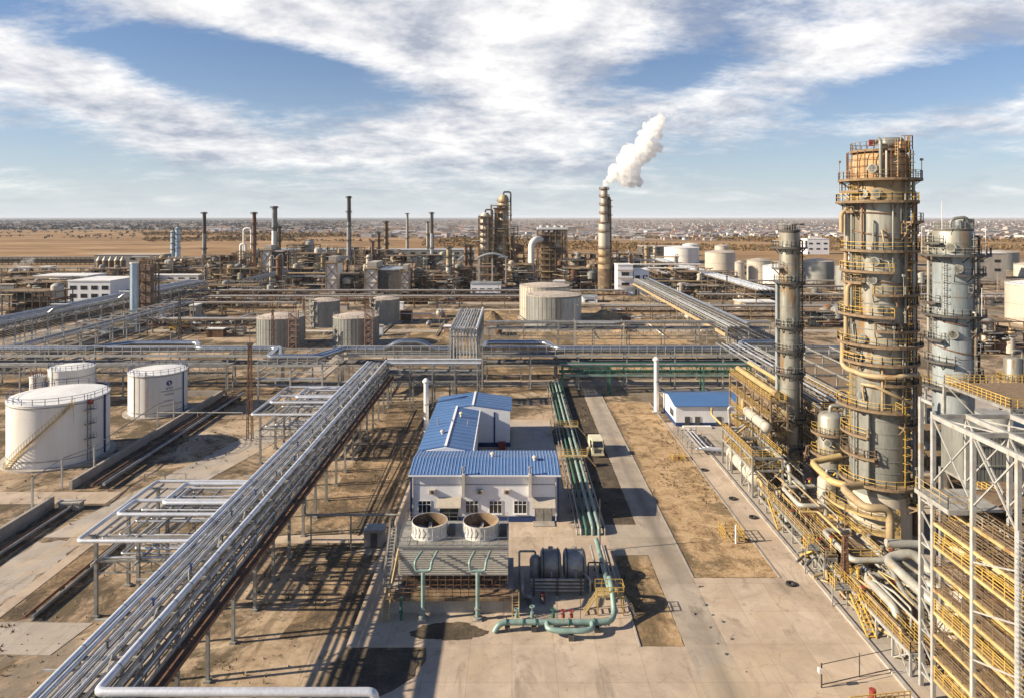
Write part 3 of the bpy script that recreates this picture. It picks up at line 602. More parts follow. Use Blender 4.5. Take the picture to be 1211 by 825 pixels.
# side stairway of the tower
l = MB()
for o in (0, .8): l.bar((x0 - 1.9 + o, 79.2, 2.0), (x0 - 1.9 + o, 84.2, 7.0), .12); l.bar((x0 - 1.9 + o, 79.2, 3.0), (x0 - 1.9 + o, 84.2, 8.0), .06)
for i in range(18): l.box(x0 - 1.9, x0 - 1.1, 79.3 + i * .27, 79.55 + i * .27, 2.1 + i * .275, 2.14 + i * .275)
for y, z in ((79.3, 2), (81.7, 4.5), (84.1, 7)): l.bar((x0 - 1.9, y, 0), (x0 - 1.9, y, z + 1), .1); l.bar((x0 - 1.1, y, 0), (x0 - 1.1, y, z + 1), .1)
l.build('stair', M['steel'], T)
MB().bar((x0 - .9, 77.7, 1.9), (x0 - .05, 79.2, 6.8), .14).bar((x0 - .9, 86.4, 1.9), (x0 - .05, 85.4, 6.8), .14).bar((x0 - .9, 82, 1.9), (x0 - .05, 82, 6.8), .14).build('brace', M['yellow_pale'], T)
for cx, s in ((-9.95, 'riser standing below the tower fan nearest the pipe rack'), (-3.85, 'riser standing below the tower fan nearest the filter vessels')):
    g = thing('forked_riser', 'pale green forked ' + s, 'pipe', (cx, 76.4, 0))
    MB().tube([(cx, 76.4, 0), (cx, 76.4, 5.4)], .23, 12).build('pipe', M['teal'], g)
    MB().tube([(cx - .45, 78.8, 6.5), (cx - .95, 76.6, 6.4), (cx - .85, 76.4, 5.5), (cx + .85, 76.4, 5.5), (cx + .95, 76.6, 6.4), (cx + 1.35, 78.8, 6.5)], .15, 10, .35).build('fork', M['teal'], g)
    MB().cyl(cx, 76.4, 0.05, .4, .5, 12).cyl(cx, 76.4, 1.2, 1.35, .36, 12).build('flange', M['steel'], g)
    MB().box(cx - .5, cx + .5, 75.9, 76.9, .05, .2).build('base', M['concrete_wall'], g)
tag(MB().tube([(-12.4, 76.3, .07), (-12.4, 76.3, 2.6)], .15, 8).cyl(-12.4, 76.3, .9, 1.0, .24).build('standpipe', M['green_dark']), 'short dark green standpipe by the rusty lattice basin stair', 'pipe')

# filter vessels and pump pipework beside the tower
for x0_, x1_, lab in ((3.5, 6.05, 'dark grey filter drum lying closest to the cooling tower'), (6.35, 9.1, 'dark grey filter drum with pale streaks next to the green pipeline')):
    v = thing('filter_drum', lab, 'vessel', ((x0_ + x1_) / 2, 84.6, 0)); L_ = x1_ - x0_
    MB().lathe((x0_, 84.6, 2.15), [(.01, -.02), (1.2, .0), (1.62, .12), (1.7, .3), (1.7, L_ - .3), (1.62, L_ - .12), (1.2, L_), (.01, L_ + .02)], 32, 'x').build('shell', M['drum'], v)
    for k in (.14, .86): MB().cyl(84.6, 2.15, x0_ + L_ * k - .07, x0_ + L_ * k + .07, 1.82, 32, axis='x').build('flange', M['steel_dark'], v)
    for k in (.28, .72): MB().box(x0_ + L_ * k - .15, x0_ + L_ * k + .15, 83.4, 85.8, .07, .9).build('saddle', M['concrete_wall'], v)
    MB().cyl(x0_ + L_ * .5, 84.6, 3.8, 4.25, .2, 10).cyl(x0_ + L_ * .5, 84.6, 4.1, 4.2, .32, 10).build('nozzle', M['drum'], v)
    MB().tube([(x0_ + L_ * .5, 82.9, 2.2), (x0_ + L_ * .5, 82.4, 2.2), (x0_ + L_ * .5, 82.4, .4)], .12, 8, .3).build('outlet_pipe', M['drum'], v)
v = thing('filter_vessel', 'slim dark filter vessel wedged against the cooling tower end wall', 'vessel', (2.9, 84.8, 0))
MB().lathe((2.9, 84.8, 0), [(.7, .4), (.72, 2.6), (.5, 3.0), (.01, 3.15)], 18).build('shell', M['drum'], v)
for a in (45, 165, 285): MB().bar((2.9 + .55 * math.cos(R(a)), 84.8 + .55 * math.sin(R(a)), .07), (2.9 + .55 * math.cos(R(a)), 84.8 + .55 * math.sin(R(a)), .6), .14).build('leg', M['steel_dark'], v)
MB().tube([(2.9, 84.8, 3.1), (2.9, 84.8, 3.6), (.9, 84.8, 3.6), (.9, 83.3, 3.6), (.9, 83.3, .2)], .13, 8, .3).build('outlet_pipe', M['drum'], v)
P = thing('pump_manifold', 'stacked dark grey manifold pipes lying before the filter vessels', 'pipework', (5.5, 81, 0))
for i in range(4): MB().tube([(2.2, 81.4 - .0 * i, .6 + .42 * i), (8.6, 81.4, .6 + .42 * i)], .15, 8).build('pipe', M['drum'], P)
for x in (2.6, 5.4, 8.2): MB().box(x - .1, x + .1, 81.15, 81.65, .07, 2.2).build('support', M['steel_dark'], P)
MB().tube([(2.0, 80.2, .4), (1.2, 80.2, .4), (1.2, 80.2, 1.8), (1.2, 82.5, 1.8)], .22, 8, .4).build('pipe', M['drum'], P)
MB().tube([(9.3, 81.2, .6), (9.3, 81.2, 2.0), (8.4, 83.2, 2.0)], .14, 8, .4).build('pipe', M['drum'], P)
for i, (x, y, s) in enumerate(((2.0, 79.2, 'by the tower stair foot'), (9.6, 82.4, 'at the east end of the manifold'), (3.6, 79.7, 'before the stacked manifold pipes'))):
    p = thing('pump', 'small black pump set ' + s, 'pump', (x, y, 0)); MB().vessel((x, y - .5, .5), .9, .26, 'y', 12).build('motor', M['steel_dark'], p)
    MB().box(x - .4, x + .4, y - .8, y + .7, .07, .22).build('base', M['concrete_wall'], p); MB().cyl(x, y + .55, .2, .9, .3, 12).build('casing', M['red'] if i == 2 else M['drum'], p)
f = thing('pipe_goalpost', 'thin dark bent pipe frame near the long green pipeline', 'pipe', (9.6, 86, 0))
MB().tube([(9.4, 84.2, .07), (9.4, 84.2, 2.5), (12, 84.2, 2.5)], .09, 8, .25).build('pipe', M['steel_dark'], f)

# green manifold on the yard and the long green pipeline behind it
g = thing('green_pipe_manifold', 'pale green pipe manifold with a bypass loop and red valve on the yard', 'pipework', (5, 74.4, 0))
MB().tube([(-1.9, 74.0, .12), (-1.5, 74.1, .8), (-.9, 74.3, 1.0), (9.6, 74.3, 1.0), (10.9, 74.6, 1.0), (11.35, 75.6, 1.25), (11.35, 77.5, 2.9), (11.35, 79.0, 3.05)], .31, 14, .9).build('pipe', M['teal'], g)
MB().tube([(3.8, 74.2, 1.0), (3.8, 73.2, .95), (5.0, 72.8, .95), (7.6, 72.8, .95), (8.7, 73.2, .95), (8.7, 74.2, 1.0)], .29, 14, .8).build('bypass', M['teal'], g)
for x in (-.6, 1.2, 2.6, 6.2, 9.0): MB().cyl(74.3, 1.0, x - .06, x + .06, .43, 16, axis='x').build('flange', M['green_dark'], g)
for x, y in ((-.5, 74.3), (2.4, 74.3), (6.3, 72.7), (9.2, 74.2)): MB().box(x - .28, x + .28, y - .3, y + .3, .07, .6).build('support', M['steel_dark'], g)
for x, m, h in ((5.6, 'red', .75), (6.5, 'red', .7), (4.5, 'green_dark', .9), (2.2, 'teal', 1.2), (.5, 'teal', .9)):
    vv = MB().cyl(x, 74.7, 1.3, 1.3 + h * .5, .2, 10).cyl(x, 74.7, 1.3 + h * .5, 1.3 + h, .05, 6).build('valve', M[m], g)
    MB().sector(x, 74.7, .22, .3, 1.25 + h, 1.32 + h, 0, 360, 14).bar((x - .25, 74.7, 1.28 + h), (x + .25, 74.7, 1.28 + h), .05).build('handwheel', M[m], vv)
MB().tube([(3.2, 75.6, .4), (10.2, 75.6, .4)], .12, 8).build('pipe', M['teal'], g)
for x in (-.9, 5.0, 7.6): MB().bar((x, 75.8, .07), (x, 75.8, 3.0), .06).build('post', M['steel_dark'], g)
def pipeline(name, label, x, y0, y1, z, r, m, sup=6.0):
    t = thing(name, label, 'pipe', (x, y0, 0))
    MB().tube([(x, y0, z), (x, y1, z)], r, 12).build('pipe', m, t)
    y = y0 + 1.5
    while y < y1: MB().box(x - r * 1.1, x + r * 1.1, y - .15, y + .15, .05, z - r * .8).build('support', M['steel_dark'], t); y += sup
    return t
pipeline('green_pipeline', 'pale green pipeline running back from the yellow step platform to the road crossing', 11.35, 78.9, 92, 3.05 - 1.4, .3, M['teal'])
tag(MB().tube([(11.35, 78.8, 3.05), (11.35, 79.8, 3.0), (11.35, 80.6, 1.65), (11.35, 81.2, 1.65)], .298, 12, .5).build('pipe_swan_neck', M['teal']), 'pale green swan neck pipe stepping down behind the yellow platform', 'pipe')
for dx, r, m, s in ((12.1, .16, 'drum', 'thin dark pipe beside the pale green pipeline, nearest the soil verge'), (12.55, .13, 'galv_dull', 'thinnest grey pipe along the soil verge kerb'), (10.6, .14, 'drum', 'thin dark pipe on the court side of the pale green pipeline')):
    pipeline('ground_pipe', s, dx, 79.5, 92, .8, r, M[m])
for x, r, m, z, lab in ((11.45, .25, 'teal', 1.1, 'paler of the two large green pipes passing the truck'), (12.35, .25, 'teal', 1.1, 'outer large green pipe passing closest to the truck'), (10.55, .2, 'green_dark', .9, 'dark green pipe west of the two pale ones'), (9.8, .15, 'drum', .7, 'thin black pipe along the paved court'), (13.2, .14, 'galv_dull', .8, 'thin grey pipe beside the dark verge'), (9.2, .12, 'galv_dull', .6, 'outermost thin grey pipe on the court edge')):
    t = pipeline('ground_pipe', lab, x, 97.5, 184, z, r, M[m], 5.5)
    MB().tube([(x, 97.5, z), (x, 96.9, z), (x, 96.7, .05)], r, 10, r * 1.6).build('elbow', M[m], t)
for y, lab in ((141, 'farther yellow stile bridging the green pipes'), (123.5, 'nearer yellow stile bridging the green pipes by the building')):
    t = thing('pipe_stile', lab, 'platform', (11.4, y, 0))
    d = MB().box(8.8, 13.6, y - .5, y + .5, 1.85, 1.97).build('deck', M['yellow_pale'], t); MB().rail([(8.8, y - .5, 1.97), (13.6, y - .5, 1.97)], 1.0, .06, 1.2).rail([(8.8, y + .5, 1.97), (13.6, y + .5, 1.97)], 1.0, .06, 1.2).build('railing', M['yellow'], t)
    for sx, ex in ((8.8, 7.3), (13.6, 15.1)):
        l = MB()
        for o in (-.45, .45): l.bar((sx, y + o, 1.9), (ex, y + o, .1), .1)
        for i in range(6): k = (i + .5) / 6; l.box(sx + (ex - sx) * k - .12, sx + (ex - sx) * k + .12, y - .45, y + .45, 1.9 - 1.8 * k, 1.94 - 1.8 * k)
        l.build('stair', M['yellow_pale'], t)
t = thing('pipe_stile', 'yellow railed step platform over the pale green pipe near the red valve', 'platform', (11.4, 77.6, 0))
MB().box(9.6, 12.7, 77.0, 78.8, 2.2, 2.3).build('deck', M['yellow_pale'], t)
MB().rail([(9.6, 77.0, 2.3), (12.7, 77.0, 2.3), (12.7, 78.8, 2.3), (9.6, 78.8, 2.3)], 1.0, .08, .8).build('railing', M['yellow'], t)
for x in (9.7, 12.6):
    for y in (77.1, 78.7): MB().bar((x, y, .07), (x, y, 2.2), .12).build('leg', M['yellow'], t)
l = MB()
for o in (77.2, 78.2): l.bar((9.6, o, 2.2), (8.2, o, .1), .1)
for i in range(7): k = (i + .5) / 7; l.box(9.6 - 1.4 * k - .1, 9.6 - 1.4 * k + .1, 77.2, 78.2, 2.2 - 2.1 * k, 2.24 - 2.1 * k)
l.build('stair', M['yellow_pale'], t)
MB().bar((12.7, 77.2, 2.2), (14.0, 76.2, .1), .1).bar((12.7, 78.0, 2.2), (14.0, 77.0, .1), .1).build('stair', M['steel'], t)
tag(MB().bar((11.9, 92.3, 0), (11.9, 92.3, 7), .14).build('lamp_post', M['steel_dark']), 'thin dark pole where the pale green pipeline meets the road crossing', 'pole')

# truck on the road
t = thing('parked_truck', 'dusty cream cab truck parked at the road edge with its door open', 'truck', (16.3, 129, 0))
tx0, tx1 = 14.9, 17.3
MB().box(tx0, tx1, 130.6, 134.2, 1.0, 1.3).box(tx0, tx0 + .1, 130.6, 134.2, 1.3, 2.1).box(tx1 - .1, tx1, 130.6, 134.2, 1.3, 2.1).box(tx0, tx1, 134.1, 134.2, 1.3, 2.1).build('cargo_bed', M['cream'], t)
cb = MB(); cb.add([(tx0 + .1, 128.0, .7), (tx1 - .1, 128.0, .7), (tx1 - .1, 130.4, .7), (tx0 + .1, 130.4, .7), (tx0 + .1, 127.95, 1.9), (tx1 - .1, 127.95, 1.9), (tx1 - .2, 128.5, 3.1), (tx0 + .2, 128.5, 3.1), (tx0 + .1, 130.4, 3.1), (tx1 - .1, 130.4, 3.1)],
    [(0, 1, 5, 4), (4, 5, 6, 7), (7, 6, 9, 8), (0, 4, 7, 8, 3), (1, 2, 9, 6, 5), (2, 3, 8, 9), (0, 3, 2, 1)]); cb = cb.build('cab', M['cream'], t)
ws = MB(); ws.add([(tx0 + .25, 127.94, 1.98), (tx1 - .25, 127.94, 1.98), (tx1 - .33, 128.42, 2.98), (tx0 + .33, 128.42, 2.98)], [(0, 1, 2, 3)]); ws.build('windscreen', M['glass'], cb)
for sx in (-1, 1): mx = tx0 - .05 if sx < 0 else tx1 + .05; MB().box(mx - .16, mx + .16, 127.75, 127.85, 2.0, 2.6).bar((mx, 128.0, 2.5), (mx, 127.8, 2.5), .05).build('mirror', M['steel_dark'], cb); MB().box(mx - .03 * (1 - sx) / 2 + (.0 if sx < 0 else -.05) + .08 * (sx < 0), mx + .08 * (sx < 0) + (.0 if sx > 0 else .01), 128.7, 130.1, 2.05, 2.85).build('side_window', M['glass'], cb)
MB().box(tx0 + .5, tx1 - .5, 127.9, 127.96, .95, 1.6).build('grille', M['steel_dark'], cb)
MB().box(tx0 + .02, tx1 - .02, 127.75, 127.98, .45, .8).build('bumper', M['cream'], t)
for x in (tx0 + .35, tx1 - .35): MB().cyl(x, 1.1, 127.85, 127.95, .16, 10, axis='y').build('headlight', M['white'], t)
MB().box(tx0 + .0, tx1 - .0, 130.7, 133.9, 2.1, 2.55).build('canvas_cover', M['cream'], t)
for x in (tx0 + .2, tx1 - .2):
    for y in (129.2, 132.2, 133.5):
        w_ = MB().cyl(y, .5, x - .18, x + .18, .5, 16, axis='x').build('wheel', M['rubber'], t)
MB().bar((tx0 - .05, 130.0, .8), (tx0 - .75, 129.0, .8), .06, 1.6).build('door', M['cream'], t)

tag(MB().box(-2.6, -1.3, 132.2, 133.4, .1, 1.2).box(-2.7, -1.2, 132.1, 133.5, 1.2, 1.3).build('skip_bin', M['red']), 'small red bin against the back wing of the blue roofed building', 'bin')
# utility items between the long rack and the building
t = thing('equipment_cabin', 'small dark grey cabin at the end of the concrete path', 'cabin', (-18.7, 94, 0))
MB().box(-20.2, -17.6, 93.1, 95.1, .1, 2.3).build('wall', M['drum'], t); MB().box(-20.3, -17.5, 93.0, 95.2, 2.3, 2.42).build('roof', M['steel'], t); MB().box(-19.3, -18.4, 93.04, 93.1, .15, 2.0).build('door', M['steel_dark'], t)
t = thing('overhead_pipe', 'dark pipe on two tall posts leading from the long rack to the tower', 'pipe', (-22, 92.4, 0))
MB().tube([(-28.0, 92.4, 7.4), (-28.0, 92.4, 4.8), (-15.3, 92.4, 4.8)], .14, 8, .4).build('pipe', M['steel'], t)
for x in (-27.2, -21.8, -16): MB().bar((x, 92.4, 0), (x, 92.4, 4.7), .16).build('post', M['steel'], t)
t = thing('overhead_pipe', 'thin dark pipe crossing above the dirt from the rack to the building wing', 'pipe', (-22, 126, 0))
MB().tube([(-29.0, 126, 3.2), (-15.2, 126, 3.2)], .12, 8).tube([(-29, 126.5, 3.2), (-15.2, 126.5, 3.2)], .1, 8).build('pipe', M['steel_dark'], t)
for x in (-25.5, -20.5): MB().bar((x, 126, 0), (x, 126, 3.1), .18).build('post', M['steel_dark'], t)
for i, (xa, xb) in enumerate(((-21.0, -19.6), (-22.2, -23))):
    tag(MB().tube([(xa, 96.5, .3), (xb, 160, .3)], .11, 6).build('ground_pipe', M['steel_dark']), ('thin dark pipe lying on the dirt beside the building, nearest its wall', 'second thin dark pipe lying on the dirt under the long rack')[i], 'pipe')
t = thing('pump_guard', 'small yellow guard frame around a valve on the soil verge', 'guard rail', (31, 95.5, 0))
MB().rail([(29.6, 94.6, .05), (32.2, 94.6, .05), (32.2, 97.6, .05), (29.6, 97.6, .05)], 1.5, .09, .9, (.35, .68, 1), True).build('railing', M['yellow'], t); MB().tube([(30.9, 94.2, -.1), (30.9, 94.2, 2.6)], .13, 8).build('post', M['white'], t); MB().tube([(31, 96, .4), (33.3, 94.4, .3)], .12, 8).build('pipe', M['steel_dark'], t)
t = thing('pump_guard', 'low yellow guard rail far up the soil verge', 'guard rail', (31, 127, 0))
MB().rail([(29.8, 126.2, .05), (32, 126.2, .05), (32, 128, .05), (29.8, 128, .05)], .9, .1, .8, (.4, .9), True).build('railing', M['yellow'], t); MB().cyl(30.8, 127, .05, .6, .35).build('valve', M['rust'], t)
t = thing('fence_panel', 'bare thin pipe barrier standing on the concrete near the yellow steelwork', 'barrier', (33.5, 66, 0))
MB().bar((29.6, 65.3, .07), (29.6, 65.3, 2.4), .12).bar((34.0, 66.8, .07), (34.0, 66.8, 2.4), .08).build('post', M['steel_dark'], t); MB().bar((29.6, 65.3, 2.3), (37.6, 67.6, 2.3), .05).bar((29.6, 65.3, .35), (37.6, 67.6, .35), .07).build('rail', M['steel_dark'], t)
MB().box(29.3, 29.6, 65.1, 65.5, 1.5, 1.95).build('lamp', M['white'], t)
t = thing('barrel_guard', 'low yellow and red guard fence at the bottom edge of the yard', 'guard rail', (33.5, 63, 0))
MB().rail([(31, 62.6, .07), (37, 63.4, .07)], 1.0, .08, .6, (.3, .65, 1)).build('railing', M['yellow'], t); MB().cyl(33.6, 63.6, .07, 1.1, .3, 12).build('drum', M['red'], t)
for i, (u, v) in enumerate(((867, 590), (891, 612), (936, 691), (833, 556))):
    X_, Y_ = gp(u, v); tag(MB().sector(X_, Y_, .3, .62, .02, .26, 0, 360, 18).build('old_tyre', M['rubber']), 'black tyre lying on the concrete strip ' + ('beside the horizontal drum', 'beyond the yellow valve guard', 'at the corner of the soil verge', 'level with the pipe skid')[i], 'tyre')
sk = thing('pipe_skid', 'low rack of grey pipes with bends on the concrete strip before the shed', 'pipework', (37, 134, 0))
for i in range(4): MB().tube([(34.6 + i * .8, 143 - i, 1.3), (34.8 + i * .8, 129 + .4 * i, 1.3), (39.5, 128 + .5 * i, 1.3)], .15, 8, .5).build('pipe', M['galv'], sk)
for y in (130, 133.5, 137, 141): MB().bar((34.2, y, 1.1), (38, y, 1.1), .14).bar((34.2, y, .1), (34.2, y, 1.9), .14).bar((38, y, .1), (38, y, 1.9), .14).build('support', M['steel'], sk)
MB().rail([(33.9, 128, .1), (33.9, 143, .1)], 1.8, .06, 1.8, (.5, 1)).build('railing', M['steel'], sk)

rs = random.Random(21)
for i in range(26):
    x, y = (rs.gauss(22, .9), rs.uniform(62, 86)) if i < 12 else (rs.uniform(23.2, 33), rs.uniform(87, 160))
    s_ = rs.uniform(.12, .3); m_ = MB(); vs = [(x + s_ * math.cos(a) * rs.uniform(.6, 1.3), y + s_ * math.sin(a) * rs.uniform(.6, 1.3), .05) for a in [k * 1.047 for k in range(6)]]
    m_.add(vs + [(x, y, .05 + s_ * .9)], [(k, (k + 1) % 6, 6) for k in range(6)]); tag(m_.build('stone', M['steel_dark'] if i < 12 else M['brick']), 'one of the small dark clods scattered on the road' if i < 12 else 'one of the small stones scattered on the soil verge', 'stone', 'clods on the road' if i < 12 else 'stones on the soil verge')

# dry weeds and litter on the bare ground
rw = random.Random(31); wb = MB()
for i in range(3800):
    zone = rw.random()
    if zone < .55: x, y = rw.uniform(-66, -17.8), rw.uniform(56, 172)
    elif zone < .72: x, y = rw.uniform(-120, -64), rw.uniform(100, 190)
    elif zone < .9: x, y = rw.uniform(23, 33.3), rw.uniform(86, 164)
    else: x, y = rw.uniform(13.7, 18), rw.choice((rw.uniform(72, 90), rw.uniform(101, 175)))
    if math.sin(x * .21 + 1.3 * math.sin(y * .11)) + math.sin(y * .17 + x * .05) < .15: continue
    wb.cur = rw.randrange(3); s_ = rw.uniform(.08, .34)
    for k in range(4):
        a = rw.uniform(0, 6.28); dx, dy = s_ * math.cos(a), s_ * math.sin(a); h_ = s_ * rw.uniform(.6, 1.4)
        wb.add([(x + dx * .2 - dy * .3, y + dy * .2 + dx * .3, .05), (x + dx * .2 + dy * .3, y + dy * .2 - dx * .3, .05), (x + dx, y + dy, .05 + h_)], [(0, 1, 2)])
tag(wb.build('dry_weeds', [mat('dry weed', (.20, .15, .07), (.13, .10, .05), 2, .9), mat('dark weed', (.08, .07, .035), (.06, .05, .03), 2, .9), mat('straw', (.36, .27, .14), (.28, .2, .1), 2, .9)]), 'dry weeds scattered over the bare ground', None, None, 'stuff')
gb = MB()
for i in range(1500):
    x, y = (rw.uniform(-62, -17.8), rw.uniform(56, 170)) if i % 3 else (rw.uniform(23, 33.3), rw.uniform(86, 164))
    s_ = rw.uniform(.04, .13); gb.cur = i % 2; gb.add([(x - s_, y, .04), (x + s_ * .3, y - s_, .04), (x + s_, y + s_ * .7, .04), (x, y, .04 + s_ * 1.1)], [(0, 1, 3), (1, 2, 3), (2, 0, 3)])
tag(gb.build('rubble', [M['brown_steel'], M['brick']]), 'small stones and rubble lying on the bare ground', None, None, 'stuff')

# ------------------------------------------------------------------ pipe racks
def rack(label, ax, a0, a1, b0, b1, levels, step, pipes, cm='steel', pm=None, top=None, lattice=None, girders=True, skip=(), base=0, overhang=0, colw=.3, name='pipe_rack', walk=None, nbeam=True, feet=True):
    """trestle along axis ax from a0 to a1, b0..b1 wide; pipes: (across 0..1, z, r, material[, start, end])"""
    P = (lambda a, b, z: (b, a, z)) if ax == 'y' else (lambda a, b, z: (a, b, z))
    t = thing(name, label, 'pipe rack', P((a0 + a1) / 2, (b0 + b1) / 2, 0))
    n = max(1, int(round((a1 - a0) / step))); zt = top or max(levels)
    bents = [a0 + (a1 - a0) * i / n for i in range(n + 1)]
    for i, a in enumerate(bents):
        if i in skip: continue
        for b in (b0, b1):
            c = MB().bar(P(a, b, base), P(a, b, zt), colw)
            if feet: c.box(*(v for k in zip(P(a - colw, b - colw, 0)[:2], P(a + colw, b + colw, 0)[:2]) for v in k), 0, .25)
            c.build('column', M[cm], t)
    for z in levels:
        if nbeam:
            for a in bents: MB().bar(P(a, b0 - overhang, z), P(a, b1 + overhang, z), .22, .26).build('cross_beam', M[cm], t)
        else:
            m_ = MB()
            for a in bents: m_.bar(P(a, b0 - overhang, z), P(a, b1 + overhang, z), .22, .26)
            m_.bar(P(a0, b0, z - .05), P(a1, b0, z - .05), .05, .05); m_.build('cross_beam', M[cm], t)
        if girders:
            for b in (b0, b1): MB().bar(P(a0, b, z), P(a1, b, z), .16, .3).build('girder', M[cm], t)
    if lattice:
        for z0, z1, k, w, bb in lattice:
            for b in ((b0, b1) if bb == 2 else (b0,) if bb == 0 else (b1,)):
                MB().lattice(P(a0, b, 0), P(a1, b, 0), z0, z1, int((a1 - a0) / k), w).build('bracing', M[cm], t)
    for pp in pipes:
        f, z, r, m = pp[:4]; s, e = (pp[4], pp[5]) if len(pp) > 5 else (a0 - .8, a1 + .8)
        b = b0 + (b1 - b0) * f
        MB().tube([P(s, b, z), P(e, b, z)], r, 10 if r > .12 else 6).build('pipe', M[m], t)
    if walk:
        bw0, bw1, z, m, rm = walk
        w = MB().box(*(v for k in zip(P(a0, bw0, 0)[:2], P(a1, bw1, 0)[:2]) for v in k), z - .08, z).build('walkway', M[m], t)
        if rm: MB().rail([P(a0, bw1, z), P(a1, bw1, z)], 1.1, .05, 3).build('railing', M[rm], w)
    return t

# the long near trestle
rp = []
rr = random.Random(11)
rp += [(-.02, 10.42, .27, 'galv_light'), (.10, 10.36, .20, 'galv')]
for i, f in enumerate((.20, .265, .33, .385, .44, .52, .585)): rp.append((f, 10.28, (.08, .11, .07, .10, .06, .13, .07)[i], 'galv' if i % 3 else 'galv_dull'))
rp.append((.90, 10.75, .31, 'galv_light', 50.2, 163.2))
for i in range(5): rp.append((.06 + i * .2, 8.98, rr.choice((.09, .12, .16, .10)), rr.choice(('galv', 'galv_dull', 'steel_dark'))))
for i in range(5): rp.append((.06 + i * .2, 7.5, rr.choice((.10, .14, .20, .12)), rr.choice(('galv_dull', 'steel_dark', 'steel'))))
for i in range(5): rp.append((1.03 + .012 * (i % 2), 7.6 + i * .55, (.09, .06, .10, .05, .07)[i], ('galv', 'galv_dull', 'galv_light', 'steel_dark', 'galv')[i]))
nr = rack('long silver pipe trestle with a rusty walkway running past the cooling tower', 'y', 42, 163, -34.4, -29.5, (7.2, 8.75, 10.1), 6.05, rp, cm='steel', lattice=[(7.2, 10.1, 3.02, .09, 1), (7.2, 10.1, 6.05, .09, 0)], walk=(-29.4, -28.2, 7.15, 'rust', None), colw=.32, overhang=.25)
w = MB()
for i in range(60): w.box(-29.4, -28.15, 43 + i * 2, 43.12 + i * 2, 6.75, 7.06)
w.bar((-28.2, 42, 6.95), (-28.2, 163, 6.95), .08, .4); w.build('walkway_edge', M['rust'], nr)
for i in range(18):
    y = 46 + i * 6.6; MB().bar((-36.2, y, 10.15), (-33.5, y, 10.15), .14).build('outrigger', M['steel_light'], nr); MB().bar((-31.9 + .2 * (i % 3), y + 1.5, 10.35), (-30.9, y - .6, 10.35), .1).build('outrigger', M['steel_light'], nr)
for i in range(16):
    y = 55 + i * 6.1; q = MB().cyl(-32.6 + .5 * (i % 4), y, 10.3, 10.9, .1, 8).sector(-32.6 + .5 * (i % 4), y, .13, .2, 10.9, 10.95, 0, 360, 10)
    q.build('valve', M['blue_paint' if i % 3 else 'steel_dark'], nr)
mj = MB()
for i in range(8): mj.bar((-34.35 + i * .7, 42, 8.75), (-34.35 + i * .7, 163, 8.75), .05)
mj.build('stringer', M['steel'], nr)
tag(MB().tube([(-30.0, 58, 10.76), (-30.0, 49.3, 10.76), (-9.9, 49.3, 10.76), (-9.9, 49.3, 8.5)], .31, 16, .5).build('crossing_pipe', M['galv_light']), 'fat silver pipe crossing the bottom of the view from the long trestle', 'pipe')

